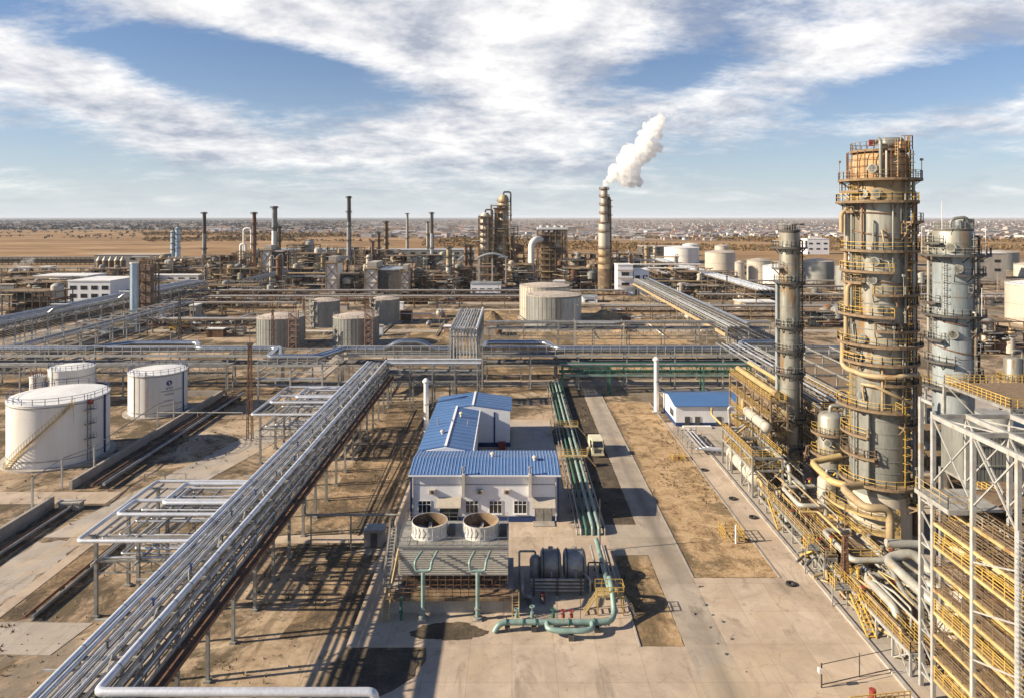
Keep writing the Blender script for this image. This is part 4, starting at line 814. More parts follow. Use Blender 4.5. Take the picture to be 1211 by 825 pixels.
bd = MB()
for i in range(38):
    y = 52 + i * 2.9; bd.cyl(-30.0 + .01, 10.75, y - .05, y + .05, .33, 12, axis='y', cap=False)
    if i % 2: bd.cyl(-34.5, 10.42, y - .05, y + .05, .29, 12, axis='y', cap=False)
    bd.box(-30.1, -29.9, y - .1, y + .1, 10.15, 10.5)
bd.build('cladding_band', M['galv'], nr)
def loop(label, Y0, Y1, xo, seed):
    t = thing('expansion_loop', label, 'pipe loop', ((xo - 34.5) / 2, (Y0 + Y1) / 2, 0))
    for y in (Y0 + 2, (Y0 + Y1) / 2, Y1 - 1.5):
        for x in (xo + .9, (xo - 34.5) / 2 - 1):
            MB().bar((x, y, 0), (x, y, 9.3), .34).box(x - .35, x + .35, y - .35, y + .35, 0, .25).build('column', M['steel'], t)
        MB().bar((xo - .4, y, 9.1), (-34.2, y, 9.1), .2, .28).build('cross_beam', M['steel_light'], t); MB().bar((xo + .9, y, 6.3), (-34.2, y, 6.3), .2, .26).build('cross_beam', M['steel'], t)
        b = MB().lattice((xo + .9, y, 0), (-34.4, y, 0), 5.0, 6.3, 6, .1); b.bar((xo + .9, y, 5.0), (-34.4, y, 5.0), .14); b.build('bracing', M['steel'], t)
    for x in (xo + .9, (xo - 34.5) / 2 - 1): MB().bar((x, Y0 + 1, 9.1), (x, Y1, 9.1), .18, .25).bar((x, Y0 + 1, 6.3), (x, Y1, 6.3), .18, .25).build('girder', M['steel_light'], t)
    for i, (o, a, b, z, r, xe) in enumerate(((0, 0, 0, 9.5, .22, -34), (.8, 6.2, 6.0, 9.72, .24, -32.2), (2.6, 8.2, 4.2, 9.4, .12, -32.6), (4.5, 9.6, 1.3, 9.66, .25, -30.6), (5.4, 10.8, 3.3, 9.45, .15, -31.6), (1.6, 2.2, 1.4, 6.6, .15, -34.2), (3.0, 3.2, 2.6, 6.55, .13, -34.2), (4.0, 4.3, 3.8, 6.6, .17, -34.2), (5.5, 5.2, 5.0, 6.55, .1, -34.2))):
        x = xo + o; ya = Y0 + a * (Y1 - Y0) / 17; yb = Y1 - b * (Y1 - Y0) / 17 if b < 3 or a < 6 else Y0 + (a + 4) * (Y1 - Y0) / 17
        MB().tube([(xe, ya, z), (x, ya, z), (x, yb, z), (xe, yb, z)], r, 10).build('pipe', M['galv_light' if i < 5 and i != 2 else 'galv'], t)
    for i in range(7): y = Y0 + 1.2 + i * (Y1 - Y0) / 8; MB().tube([(-34, y, 9.25 - .6 * (i % 2)), (xo + 2 + i * .7, y, 9.25 - .6 * (i % 2)), (xo + 2 + i * .7, min(Y1 - .6, y + 4.5), 9.25 - .6 * (i % 2))], .08 + .03 * (i % 3), 6).build('pipe', M['galv_light' if i % 2 else 'galv'], t)
    for i in range(9): MB().tube([(xo + 1.2 + 1.2 * i, Y0 + 1.2 + (i % 3), 9.35 if i % 2 else 6.6), (xo + 1.2 + 1.2 * i, Y1 - 2, 9.35 if i % 2 else 6.6)], .07 + .04 * (i % 3), 6).build('pipe', M['galv_dull'], t)
    return t
loop('nearer nest of silver pipe loops jutting out from the long trestle', 75, 92, -47.8, 1)
loop('farther nest of silver pipe loops jutting from the long trestle toward the lattice mast', 123, 143, -47, 2)

# trestle turning east then climbing north over the cross racks
ep = [(.1, 10.4, .22, 'galv_light'), (.9, 10.5, .26, 'galv_light')] + [(.22 + .13 * i, 10.2, .1 + .03 * (i % 3), 'galv') for i in range(5)] + [(.1 + .16 * i, 8.2, .14, 'galv_dull') for i in range(6)] + [(.1 + .16 * i, 6.4, .12, 'galv_dull') for i in range(6)]
rack('short east west trestle behind the white vent stack carrying wrapped pipes', 'x', -29.5, -8.2, 161.5, 166.5, (6.2, 8.0, 10.0), 5.3, ep, lattice=[(5.2, 6.2, 1.8, .08, 2)], colw=.3)
np_ = []
rack('tall pipe bridge climbing over the cross racks toward the tank pair', 'y', 166.8, 200, -15.2, -8.4, (15.8, 17.6), 8.3, [(.04, 18.1, .24, 'galv', 166, 202), (.98, 18.2, .3, 'galv_light', 166, 202)] + [(.12 + .1 * i, 17.95, .12 + .03 * (i % 3), 'galv', 166, 201) for i in range(8)] + [(.1 + .13 * i, 16.0, .16, 'galv_dull', 166, 201) for i in range(7)], lattice=[(15.8, 17.6, 2.1, .1, 2)], colw=.36)
for i in range(9):
    x = -15.0 + .8 * i; tag(MB().tube([(x, 166.6, 9.6), (x, 166.6, 17.9), (x, 168, 17.95)], .12 + .05 * (i % 3 == 0) + .08 * (i == 8), 8, .5).build('riser_pipe', M['galv']), 'one of the silver riser pipes climbing to the tall bridge', 'pipe', 'riser pipes at the foot of the tall bridge')
for i in range(7):
    x = -14.6 + .95 * i; tag(MB().tube([(x, 201, 18.0), (x, 203.2, 17.6), (x, 204, 13), (x, 204, 5.5)], .2, 8, 1.2).build('downcomer_pipe', M['galv_dull']), 'one of the silver pipes dropping from the far end of the tall bridge', 'pipe', 'pipes dropping at the far end of the tall bridge')

# cross rack with the fat pale pipe (jogs form expansion loops)
def pipe_run(label, pts, r, m='lagging', name='pale_pipeline'): return tag(MB().tube(pts, r, 14, r * 2.2).build(name, M[m]), label, 'pipe')
small = [(.5 + .09 * i, 9.35, .16, 'galv_dull') for i in range(5)] + [(.1 + .15 * i, 6.6, .22, ('steel_dark', 'galv_dull')[i % 2]) for i in range(6)]
def cross(label, xa, xb, y0=179, y1=184, lv=(8.9,), cm='steel_light', **k):
    return rack(label, 'x', xa, xb, y0, y1, (8.9, 6.2), k.pop('step', 12), k.pop('pipes', small), cm=cm, colw=.34, **k)
def cage(parent, xa, xb, y, z0, z1, step=2.4, m='steel_light'):
    w_ = MB(); x = xa
    while x <= xb: w_.bar((x, y, z0), (x, y, z1), .17); x += step
    w_.bar((xa, y, z1), (xb, y, z1), .2); w_.bar((xa, y, z0), (xb, y, z0), .24, .6); w_.bar((xa, y, z0 + 1.2), (xb, y, z0 + 1.2), .1); w_.build('railing', M[m], parent)
c1 = cross('cross rack west of the lattice mast with white railings and a fat pale pipe', -150, -62); cage(c1, -150, -62, 178.7, 8.8, 11.3)
c2 = rack('boxed out section of cross rack carrying a pipe loop by the lattice mast', 'x', -61.5, -46, 165.5, 184, (5.6, 7.6, 9.4), 7.7, [(.15 * i, 9.7, .25, 'galv_dull') for i in range(3)] + [(.02, 5.9, .3, 'galv'), (.05, 4.2, .25, 'galv_dull'), (.3, 7.9, .22, 'galv')], cm='steel_light', colw=.34); cage(c2, -61.5, -46, 165.2, 9.2, 11.4)
c3 = cross('cross rack between the lattice mast and the tall pipe bridge', -45.5, -16); cage(c3, -45.5, -16, 178.7, 8.8, 11.3)
c4 = cross('cross rack east of the tall bridge above the green girder', -7.8, 68); cage(c4, -7.8, 68, 178.7, 8.8, 11.3)
pipe_run('fat pale pipe on the cross rack west of the mast, bulging into a rear loop', [(-151, 180.2, 10.35), (-112, 180.2, 10.35), (-104, 187, 10.6), (-86, 187, 10.6), (-83, 180.2, 10.35), (-62, 180.2, 10.35), (-60, 168, 10.6), (-47.5, 168, 10.6), (-44, 180.2, 10.35), (-33, 180.2, 10.3), (-30, 180.2, 12.2), (-24, 180.2, 12.2), (-21, 180.2, 10.3), (-15.4, 180.2, 10.3)], .72)
pipe_run('second pale pipe beside the fat one on the western cross rack', [(-151, 182.6, 10.2), (-62, 182.6, 10.2), (-58, 171, 10.4), (-49.5, 171, 10.4), (-45, 182.6, 10.2), (-15.4, 182.6, 10.2)], .5)
pipe_run('fat pale pipe east of the tall bridge with a bluish rear loop', [(-8, 180.2, 10.3), (-7, 187, 10.7), (9, 187, 10.7), (12, 180.2, 10.3), (60, 180.2, 10.3), (63, 188, 10.6), (80, 188, 10.6)], .72)
pipe_run('second pale pipe behind the fat one on the eastern cross rack', [(-8, 182.8, 10.2), (90, 182.8, 10.2)], .5)
# lower racks in front
g1 = rack('dark green girder rack with diagonal braces spanning the road end', 'x', 13, 61, 174.5, 177.5, (4.9, 7.0), 12, [(.2, 7.3, .3, 'galv_dull'), (.7, 7.3, .3, 'green_dark'), (.45, 5.3, .25, 'green_dark'), (.85, 5.3, .3, 'green_dark')], cm='green_dark', lattice=[(4.9, 7.0, 2.2, .12, 0)], colw=.36)
MB().box(13, 61, 174.25, 174.4, 4.5, 5.0).build('girder', M['teal'], g1)
rack('low steel truss rack hidden behind the three white tanks', 'x', -150, -72, 172, 176, (5.2, 7.4), 13, [(.2, 7.7, .2, 'galv_dull'), (.6, 7.7, .25, 'galv_dull'), (.4, 5.5, .2, 'galv_dull')], lattice=[(5.2, 7.4, 2.2, .12, 0)], colw=.3)
rack('low dark pipe trestle under the cross rack beyond the white vent stack', 'x', -45, 12, 188.5, 193, (4.6, 7.0), 9.5, [(.1 + .2 * i, 7.3, .22, 'galv_dull') for i in range(5)] + [(.1 + .2 * i, 4.9, .22, 'steel_dark') for i in range(5)], colw=.3)
rack('low pipe trestle with dark pipes beyond the green girder', 'x', 12.5, 100, 190, 195, (4.4, 7.2), 10, [(.1 + .2 * i, 7.5, .22, 'galv_dull') for i in range(5)] + [(.1 + .2 * i, 4.7, .26, 'steel_dark') for i in range(5)], colw=.3)
# farther cross rack with truss
r3 = rack('brownish truss rack in front of the big pair of tanks', 'x', -8, 88, 233, 238, (3.6, 6.8, 8.8), 12, [(.12 + .2 * i, 9.1, .2, 'galv_dull') for i in range(4)] + [(.1 + .18 * i, 7.1, .2, 'galv_dull') for i in range(5)], lattice=[(4.2, 6.6, 2.4, .14, 0)], colw=.3)
bx = thing('valve_bridge', 'steel frame box with white pipes standing in the truss rack beside the tank pair', 'steel frame', (29, 230, 0))
for x in (21.3, 37.4):
    for y in (228, 233): MB().bar((x, y, 0), (x, y, 10.3), .3).build('column', M['steel_light'], bx)
MB().lattice((21.3, 228, 0), (37.4, 228, 0), 6.2, 7.6, 7, .12).bar((21.3, 228, 8.9), (37.4, 228, 8.9), .25).bar((21.3, 228, 10.2), (37.4, 228, 10.2), .25).build('bracing', M['steel_light'], bx)
for i in range(4): MB().tube([(21 + i, 230 + i, 9.3), (35 + i, 230 + i, 9.3), (36 + i * .5, 234, 8.9)], .25, 8).build('pipe', M['galv'], bx)

# north-south racks
wt = rack('western pipe trestle leading away past the near furnace column', 'y', 196, 372, -176, -166, (5.5, 8.2, 10.2), 8, [(.04, 10.7, .45, 'galv'), (.16, 10.5, .25, 'galv_dull'), (.27, 10.5, .25, 'galv_dull'), (.42, 10.5, .3, 'galv'), (.62, 10.4, .2, 'steel'), (.85, 10.6, .4, 'galv')] + [(.1 + .2 * i, 8.5, .25, 'galv_dull') for i in range(4)] + [(.15 + .25 * i, 5.8, .25, 'steel_dark') for i in range(4)], cm='steel_light', lattice=[(8.2, 10.2, 3.5, .16, 1)], colw=.42)
for yy in (210, 246, 290): tag(MB().tube([(-167, yy, 10.5), (-164.5, yy, 12.4), (-164.5, yy + 9, 12.4), (-172, yy + 9, 12.4)], .5, 10).build('bypass_pipe', M['galv']), 'white bypass loop on the western trestle, ' + {210: 'nearest the cross rack', 246: 'at its middle', 290: 'behind the pale blue column'}[yy], 'pipe')
rack('second western trestle behind with white lagged pipes', 'y', 196, 300, -146, -140, (5, 7.6, 9.2), 9, [(.2, 8.0, .3, 'galv'), (.5, 8.0, .3, 'galv_dull'), (.85, 8.0, .3, 'galv')], cm='steel_light', colw=.34)
rack('dark long rack along the edge of the dry plain', 'x', -560, -250, 640, 648, (3, 5, 7), 9, [(.2, 7.4, .6, 'galv_dull'), (.6, 5.4, .6, 'steel_dark'), (.1, 4.4, .7, 'steel_dark'), (.4, 3.4, .6, 'brown_steel'), (.7, 2.2, .8, 'steel_dark')], cm='steel_dark', colw=.5, nbeam=False)
rack('brown long rack in front of the tan silos', 'x', -420, -180, 505, 511, (4, 7), 14, [(.2, 7.4, .5, 'galv_dull'), (.6, 4.4, .5, 'brown_steel')], cm='brown_steel', colw=.5, nbeam=False)
for yy, xa, xb, lab in ((338, -150, 30, 'low brown rack crossing the yard before the furnaces'), (364, -260, 60, 'second low brown rack crossing before the furnaces'), (312, -230, -100, 'low brown rack beside the pale blue column'), (300, 40, 170, 'low brown rack passing behind the tank pair'), (262, -140, -95, 'low rack west of the corrugated tanks'), (345, 95, 250, 'low brown rack in front of the cream low building'), (385, 110, 260, 'low brown rack before the tan tanks'), (420, 120, 300, 'low rack close to the white tank behind the thin column')):
    rack(lab, 'x', xa, xb, yy, yy + 4, (3.2, 5.6), 11, [(.1, 5.9, .3, 'galv_dull'), (.5, 5.9, .25, 'pipe_tan'), (.8, 5.9, .3, 'galv'), (.3, 3.5, .3, 'rust'), (.7, 3.5, .3, 'steel_dark')], cm='brown_steel', colw=.36, nbeam=False, lattice=[(3.2, 5.6, 5.5, .2, 0)])
e5 = rack('eastern trestle of silver pipes with a tan girder running to the stair tower', 'y', 222, 392, 70, 77, (6.6, 9.2), 11, [(.95, 10.3, .7, 'lagging'), (.1, 9.7, .3, 'galv'), (.3, 9.6, .2, 'galv_dull'), (.55, 9.6, .22, 'galv'), (.7, 9.6, .2, 'steel_dark')] + [(.2 + .3 * i, 7, .2, 'steel_dark') for i in range(3)], cm='steel', colw=.34, nbeam=False)
MB().box(69.3, 69.7, 222, 392, 6.2, 7.3).build('girder', M['pipe_tan'], e5); MB().rail([(69.4, 222, 7.4), (69.4, 392, 7.4)], 1.6, .1, 4).build('railing', M['steel_light'], e5)
rack('far eastern trestle running toward the white storage tanks', 'y', 330, 640, 118, 128, (6, 9.5), 16, [(.1 + .2 * i, 10, .5, 'galv') for i in range(5)], cm='brown_steel', colw=.4, nbeam=False)
rack('diagonal neighbour trestle beyond the smoking chimney', 'y', 430, 640, 92, 99, (6, 9), 15, [(.1 + .25 * i, 9.5, .45, 'galv_dull') for i in range(4)], cm='brown_steel', colw=.4, nbeam=False)
rack('trestle of thin pipes curving away behind the furnaces', 'y', 380, 600, -150, -141, (6, 10), 15, [(.1 + .2 * i, 10.5, .4, 'galv_dull') for i in range(5)], cm='steel', colw=.4, nbeam=False)

# lattice mast beside the loops
def mast(x, y, h, w, label, m='rust', k=1.6, bw=.09):
    t = thing('lattice_mast', label, 'mast', (x, y, 0)); f = MB(); n = int(h / k)
    for i in range(4):
        sx, sy = ((-1, -1), (1, -1), (1, 1), (-1, 1))[i]; MB().bar((x + sx * w, y + sy * w, 0), (x + sx * w * .45, y + sy * w * .45, h), .12 + .04 * w).build('leg', M[m], t)
    for j in range(n):
        z0, z1 = h * j / n, h * (j + 1) / n; a, b = w * (1 - .55 * j / n), w * (1 - .55 * (j + 1) / n)
        for i in range(4):
            p, q = ((-1, -1), (1, -1), (1, 1), (-1, 1))[i], ((1, -1), (1, 1), (-1, 1), (-1, -1))[i]
            f.bar((x + p[0] * a, y + p[1] * a, z0), (x + q[0] * b, y + q[1] * b, z1), bw); f.bar((x + p[0] * a, y + p[1] * a, z0), (x + q[0] * a, y + q[1] * a, z0), bw)
    f.build('bracing', M[m], t); MB().box(x - w * .9, x + w * .9, y - w * .9, y + w * .9, h, h + .12).build('platform', M[m], t)
    MB().box(x - .5, x + .5, y - .15, y + .15, h + .15, h + .6).build('floodlight', M['steel_dark'], t)
    MB().cyl(x, y, h + .1, h + 3.2, .07, 6).build('lightning_rod', M[m], t); return t
mast(-53.2, 138.5, 19, .5, 'rusty lattice mast standing at the farther pipe loops', bw=.055)

# ------------------------------------------------------------------ storage tanks
def tank(x, y, r, h, label, m='white', roof='white_roof', rise=.5, rail='blue_paint', stair=None, ladders=(), ribs_=0, bands=(.5,), group=None, n=48, apron=True, name='storage_tank'):
    t = thing(name, label, 'tank', (x, y, 0), group)
    s = MB().cyl(x, y, 0, h, r, n, cap=False)
    s.build('shell', M[m], t)
    MB().lathe((x, y, h), [(r + .06, -.12), (r + .08, .05), (r * .97, .1), (r * .6, rise * .7), (r * .25, rise), (.01, rise * 1.05)], n).build('roof', M[roof], t)
    if apron: MB().sector(x, y, r - .1, r + 1.1, 0, .3, 0, 360, n).build('foundation', M['concrete_wall'], t)
    if rail: MB().arcrail(x, y, r - .1, h + .08, 0, 360, 1.05, .08).build('railing', M[rail], t)
    if m == 'white' and r < 9:
        for k in range(1, 5): MB().sector(x, y, r - .05, r + .022, h * k / 5 - .035, h * k / 5 + .035, 0, 360, n).build('weld_seam', M[m], t)
    for b in bands: MB().sector(x, y, r, r + .12, h * b - .06, h * b + .06, 0, 360, n).build('band', M['steel'], t)
    if stair:
        a0, a1 = stair; st = MB(); k = 26
        for i in range(k + 1):
            a = R(a0 + (a1 - a0) * i / k); z = h * i / k; p = [(x + q * math.cos(a), y + q * math.sin(a), z) for q in (r + .1, r + .95)]
            st.bar(p[0], p[1], .3, .06); st.bar(p[1], (p[1][0], p[1][1], z + 1.05), .05)
            if i:
                st.bar(pv[1], p[1], .08, .25); st.bar((pv[1][0], pv[1][1], pv[1][2] + 1.05), (p[1][0], p[1][1], z + 1.05), .06); st.bar(pv[0], p[0], .06, .2)
            pv = p
        st.build('stair', M['yellow_pale'], t)
    for a, mm in ladders:
        c, s_ = math.cos(R(a)), math.sin(R(a)); l = MB().ladder((x + (r + .25) * c, y + (r + .25) * s_, .3), h + .7, -s_, c, .55, .07)
        for z in range(3, int(h), 3): l.bar((x + r * c, y + r * s_, z), (x + (r + .3) * c, y + (r + .3) * s_, z), .06)
        l.build('ladder', M[mm], t)
    return t
def facing(x, y, off=0): return math.degrees(math.atan2(-y, -x)) + off
t1 = tank(-85.8, 129.5, 8.25, 11.5, 'largest white tank with a spiral stair closest to the concrete bund', stair=(facing(-87, 129.5, -66), facing(-87, 129.5, 14)), ladders=((facing(-87, 129.5, 32), 'steel_dark'),), bands=(.13, .96))
a = R(facing(-87, 129.5, 58)); MB().tube([(-85.8 + 8.4 * math.cos(a), 129.5 + 8.4 * math.sin(a), .5), (-85.8 + 8.4 * math.cos(a), 129.5 + 8.4 * math.sin(a), 11.4)], .18, 8).build('pipe', M['blue_paint'], t1)
for z in (4.3, 7, 9.6):
    a = facing(-87, 129.5, 32); MB().sector(-85.8, 129.5, 8.3, 9.3, z, z + .08, a - 6, a + 6).arcrail(-85.8, 129.5, 9.25, z + .08, a - 6, a + 6, 1, .06).build('landing', M['tank_tan'], t1)
a = R(facing(-87, 129.5, 33)); MB().box(-85.8 + 8.6 * math.cos(a) - .4, -85.8 + 8.6 * math.cos(a) + .4, 129.5 + 8.6 * math.sin(a) - .3, 129.5 + 8.6 * math.sin(a) + .3, 10.6, 11.3).build('hose_box', M['red'], t1)
t2 = tank(-82.4, 159, 6.2, 9.5, 'white tank bearing a round dark emblem and lettering', ladders=((facing(-82, 159, -22), 'rust'), (facing(-82, 159, -48), 'steel')), bands=(.12, .97))
a = R(facing(-82.4, 159, 55)); MB().tube([(-82.4 + 6.3 * math.cos(a), 159 + 6.3 * math.sin(a), .4), (-82.4 + 6.3 * math.cos(a), 159 + 6.3 * math.sin(a), 9.4)], .16, 8).build('pipe', M['blue_paint'], t2)
def on_shell(x, y, r, a, z, w, h):  # a flat mark wrapped on a curved shell
    a = R(a); d = w / 2 / r; return [(x + r * math.cos(a + s * d), y + r * math.sin(a + s * d), z + k * h / 2) for s, k in ((-1, -1), (1, -1), (1, 1), (-1, 1))]
em = MB(); a0 = facing(-82.4, 159, 21); rr0 = 6.26
def disc(cx, cz, r0, r1, b0=0, b1=360, n=20):
    vs = []
    for i in range(n + 1):
        w_ = R(b0 + (b1 - b0) * i / n)
        for q in (r0, r1): aa = R(a0) + (cx + q * math.cos(w_)) / rr0; vs.append((-82.4 + rr0 * math.cos(aa), 159 + rr0 * math.sin(aa), cz + q * math.sin(w_)))
    em.add(vs, [(2 * i, 2 * i + 1, 2 * i + 3, 2 * i + 2) for i in range(n)])
disc(0, 7.55, .45, .62); disc(-.12, 7.55, .0, .38, 95, 290); disc(.17, 7.6, .1, .36, -70, 120)
em.build('emblem', M['blue_paint'], t2)
lt = MB()
def strokes(cz, h, n, w, sp):
    for i in range(n):
        c = (i - (n - 1) / 2) * sp
        for s in (-1, 1):
            if (i + s) % 3 != 2: lt.add(on_shell(-82.4, 159, rr0, a0 + math.degrees((c + s * w * .38) / rr0), cz, w * .24, h), [(0, 1, 2, 3)])
        lt.add(on_shell(-82.4, 159, rr0 + .004, a0 + math.degrees(c / rr0), cz + (h * .38 if i % 2 else 0), w, h * .2), [(0, 1, 2, 3)])
strokes(6.35, .55, 4, .34, .42); strokes(5.0, .42, 8, .22, .28); strokes(3.65, .26, 13, .15, .20)
lt.build('lettering', M['blue_paint'], t2)
for zz in (5.7, 2.5): MB().sector(-82.4, 159, 6.2, 6.35, zz, zz + .12, facing(-82, 159, 5), facing(-82, 159, 55)).build('band', M['steel'], t2)
tank(-107, 166, 4.9, 8.7, 'smaller white tank with double railings behind the largest white one', ladders=((facing(-107, 166, -50), 'rust'),), bands=(.8,))
tank(-113.2, 163, 1.7, 7.2, 'narrow white vessel with a rusty ladder beside the double railed tank', rail='rust', ladders=((facing(-113, 163, -20), 'rust'),), bands=(.5,), n=24)
# mid-field tanks
def stair_tower(x, y, w, h, label, m='brick'):
    t = thing('stair_tower', label, 'tower', (x, y, 0)); n = int(h / 2); d = w / 2
    for sx in (-d, d):
        for sy in (-d, d): MB().bar((x + sx, y + sy, 0), (x + sx, y + sy, h + 1), .26).build('column', M[m], t)
    for k in range(1, n + 1):
        z = h * k / n; f = MB().box(x - d - .15, x + d + .15, y + .1 * d, y + d + .15, z - .12, z).build('landing', M[m], t)
        MB().rail([(x - d, y - d, z), (x + d, y - d, z)], 1.0, .12, 1.2).build('railing', M[m], f)
        s_ = 1 if k % 2 else -1; z0 = h * (k - 1) / n
        MB().bar((x - s_ * d, y - .4 * d, z0), (x + s_ * d, y - .4 * d, z), .7, .3).build('stair_flight', M[m], t)
    q = MB()
    for k in range(n):
        za, zb = h * k / n, h * (k + 1) / n; q.bar((x - d, y - d, za), (x + d, y - d, zb), .12); q.bar((x - d, y - d, zb), (x - d, y + d, za), .12)
    q.build('bracing', M[m], t)
def grey_tank(x, y, r, h, label, m='tank_grey', **k):
    t = tank(x, y, r, h, label, m, 'tank_roof', 1.0, rail='steel', bands=(.33, .66, .98), **k); w_ = MB()
    for i in range(40): a = R(9 * i); w_.bar((x + (r + .02) * math.cos(a), y + (r + .02) * math.sin(a), 0), (x + (r + .02) * math.cos(a), y + (r + .02) * math.sin(a), h), .12)
    w_.build('corrugation', M[m], t); return t
q = grey_tank(-82, 242, 8.1, 10.0, 'grey corrugated tank nearest the lattice mast with a pinkish stair tower', ladders=((facing(-82, 242, 12), 'steel_light'),))
stair_tower(-75.0, 234.3, 2.6, 12, 'pinkish lattice stair tower against the grey tank nearest the lattice mast')
grey_tank(-55.5, 243, 8.0, 10.0, 'grey corrugated tank second from the lattice mast', ladders=((facing(-55, 243, 5), 'steel_light'),))
stair_tower(-49.2, 235.5, 2.6, 12, 'pinkish lattice stair tower against the second grey tank')
grey_tank(-78, 284, 6.2, 10.5, 'smaller grey tank with a rust white stair tower at its side', ladders=())
stair_tower(-83.2, 278.5, 3.4, 11.5, 'pale rusty stair tower on the smaller grey tank beyond the first', 'tank_tan')
grey_tank(-54.5, 292, 6.3, 10.2, 'smaller grey tank with an orange rusted flank', ladders=())
stair_tower(-60.2, 286, 3.0, 11, 'orange rusted stair tower on the small tank by the brown furnaces', 'rust')
q = grey_tank(17.2, 282, 11.3, 13.2, 'front grey tank of the big pair, with a panel toned for its shaded side', ladders=((facing(17, 282, 2), 'steel_light'),))
MB().sector(17.2, 282, 11.35, 11.45, 3, 12.5, facing(17, 282, 14), facing(17, 282, 80)).build('shade_panel', M['clad_blue'], q)  # bluish sector added to colour in the tank's unlit half
grey_tank(14.6, 306, 11.2, 14.6, 'rear tan tank of the big pair', 'tank_tan', ladders=())
for X_, Y_, r_, h_, lab, mm, rf_ in ((168, 676, 17, 15, 'wide white tank near the far scrubland', 'white', 'white_roof'), (166, 545, 11.6, 17, 'tan tank standing before the wide white tank', 'tank_tan', 'tank_roof'),
        (169, 468, 7.7, 15.4, 'tan tank left of the thin column', 'tank_tan', 'tank_roof'), (177, 450, 11.0, 12.8, 'white tank behind the thin column', 'white', 'white_roof'), (154, 462, 3.2, 14.2, 'narrow tan tank touching its tan neighbour', 'tank_tan', 'tank_roof'),
        (196, 437, 9.3, 17.0, 'grey tank with an overhanging dish roof between the columns', 'tank_grey', 'tank_roof'), (206, 414, 9, 15.0, 'grey tank tucked behind the biggest column', 'tank_grey', 'tank_roof'), (186, 610, 13, 14, 'domed tan tank far behind the thin column', 'tank_tan', 'tank_roof'),
        (183, 700, 8, 17, 'pale tank far behind the tan tank', 'white', 'white_roof'), (212, 690, 7, 16, 'small tan tank at the edge of the scrubland', 'tank_tan', 'tank_roof'),
        (226, 292, 12.5, 16.5, 'big cream tank cut by the picture edge beyond the bluish column', 'tank_tan', 'white_roof'), (420, 590, 15, 15, 'greenish grey tank at the picture edge near the town', 'tank_grey', 'tank_roof'), (365, 640, 12, 13, 'white tank past the bluish column', 'white', 'white_roof'),
        (262, 520, 9, 12, 'white tank half hidden behind the biggest column', 'white', 'white_roof'), (300, 600, 6, 13, 'slim white tank near the white works building', 'white', 'white_roof'), (393, 520, 9, 9, 'low tan tank beside the edge road', 'tank_tan', 'tank_roof')):
    tank(X_, Y_, r_, h_, lab, mm, rf_, 1.4, rail='steel', bands=(.5, .97), n=36, apron=False)

# ------------------------------------------------------------------ bund, trench pipes, posts on the west side
t = thing('bund_wall', 'long low concrete bund wall beside the three white tanks', 'wall', (-73, 140, 0))
MB().box(-73.3, -72.8, 113, 172, 0, 1.5).build('wall', M['concrete_wall'], t); MB().box(-95, -73, 172, 172.4, 0, 1.4).build('wall', M['concrete_wall'], t)
t = thing('bund_wall', 'bluish shaded concrete bund wall south of the light path', 'wall', (-71, 100, 0))
MB().box(-71.4, -70.9, 82, 105.8, 0, 1.9).build('wall', M['concrete_wall'], t)
for i, (x, y0, y1, z, r, m, lab) in enumerate(((-69.6, 113, 170, .7, .25, 'rust', 'rusty brown ground pipe closest to the bund wall'), (-68.7, 113, 170, .7, .2, 'steel_dark', 'dark ground pipe between the rusty one and its pale neighbour'), (-67.6, 113, 172, .9, .28, 'galv_dull', 'pale ground pipe along the trench by the white tanks'),
        (-68.6, 78, 105, .5, .22, 'rust', 'rusty pipe leaving the small concrete box toward the path'), (-67.7, 78, 105, .6, .2, 'galv_dull', 'pale pipe leaving the small concrete box'), (-54.3, 76, 97, .5, .18, 'rust', 'rusty ground pipe ending at the paved crossing'), (-53.4, 76, 97, .5, .2, 'galv_dull', 'pale ground pipe ending at the paved crossing'))):
    pipeline('ground_pipe', lab, x, y0, y1, z, r, M[m], 5)
tag(MB().box(-69.8, -66.6, 105, 106.3, 0, 1.0).box(-70, -66.4, 104.9, 106.4, 1.0, 1.2).build('pipe_culvert', M['concrete_wall']), 'small concrete culvert where the ground pipes dive under the light path', 'culvert')
t = thing('post_pipe', 'thin pipe carried on tall posts past the largest white tank', 'pipe', (-74, 122, 0))
pts = [(gp(u, v), zt) for u, v, zt in ((39, 604, 5.2), (74, 578, 5.2), (112, 560, 5.0), (187, 504, 5.0), (206, 498, 5.0))]
MB().tube([(p[0], p[1], z - .1) for p, z in pts], .09, 6).build('pipe', M['galv_dull'], t)
for p, z in pts: MB().bar((p[0], p[1], 0), (p[0], p[1], z), .24).build('post', M['steel_light'], t)
tag(MB().rail([(-63, 117, 0), (-56, 117.2, 0)], 1.1, .12, 3, (1,)).build('barrier_rail', M['galv_dull']), 'low pipe barrier on the dirt between the trench and the nearer loops', 'barrier')
tag(MB().tube([(-79, 152, 1.6), (-60, 152, 1.6)], .14, 8).bar((-79, 152, 0), (-79, 152, 1.6), .15).bar((-70, 152, 0), (-70, 152, 1.6), .15).bar((-60, 152, 0), (-60, 152, 1.6), .15).build('post_pipe', M['steel']), 'thin pipe on short posts crossing the trench below the emblem tank', 'pipe')

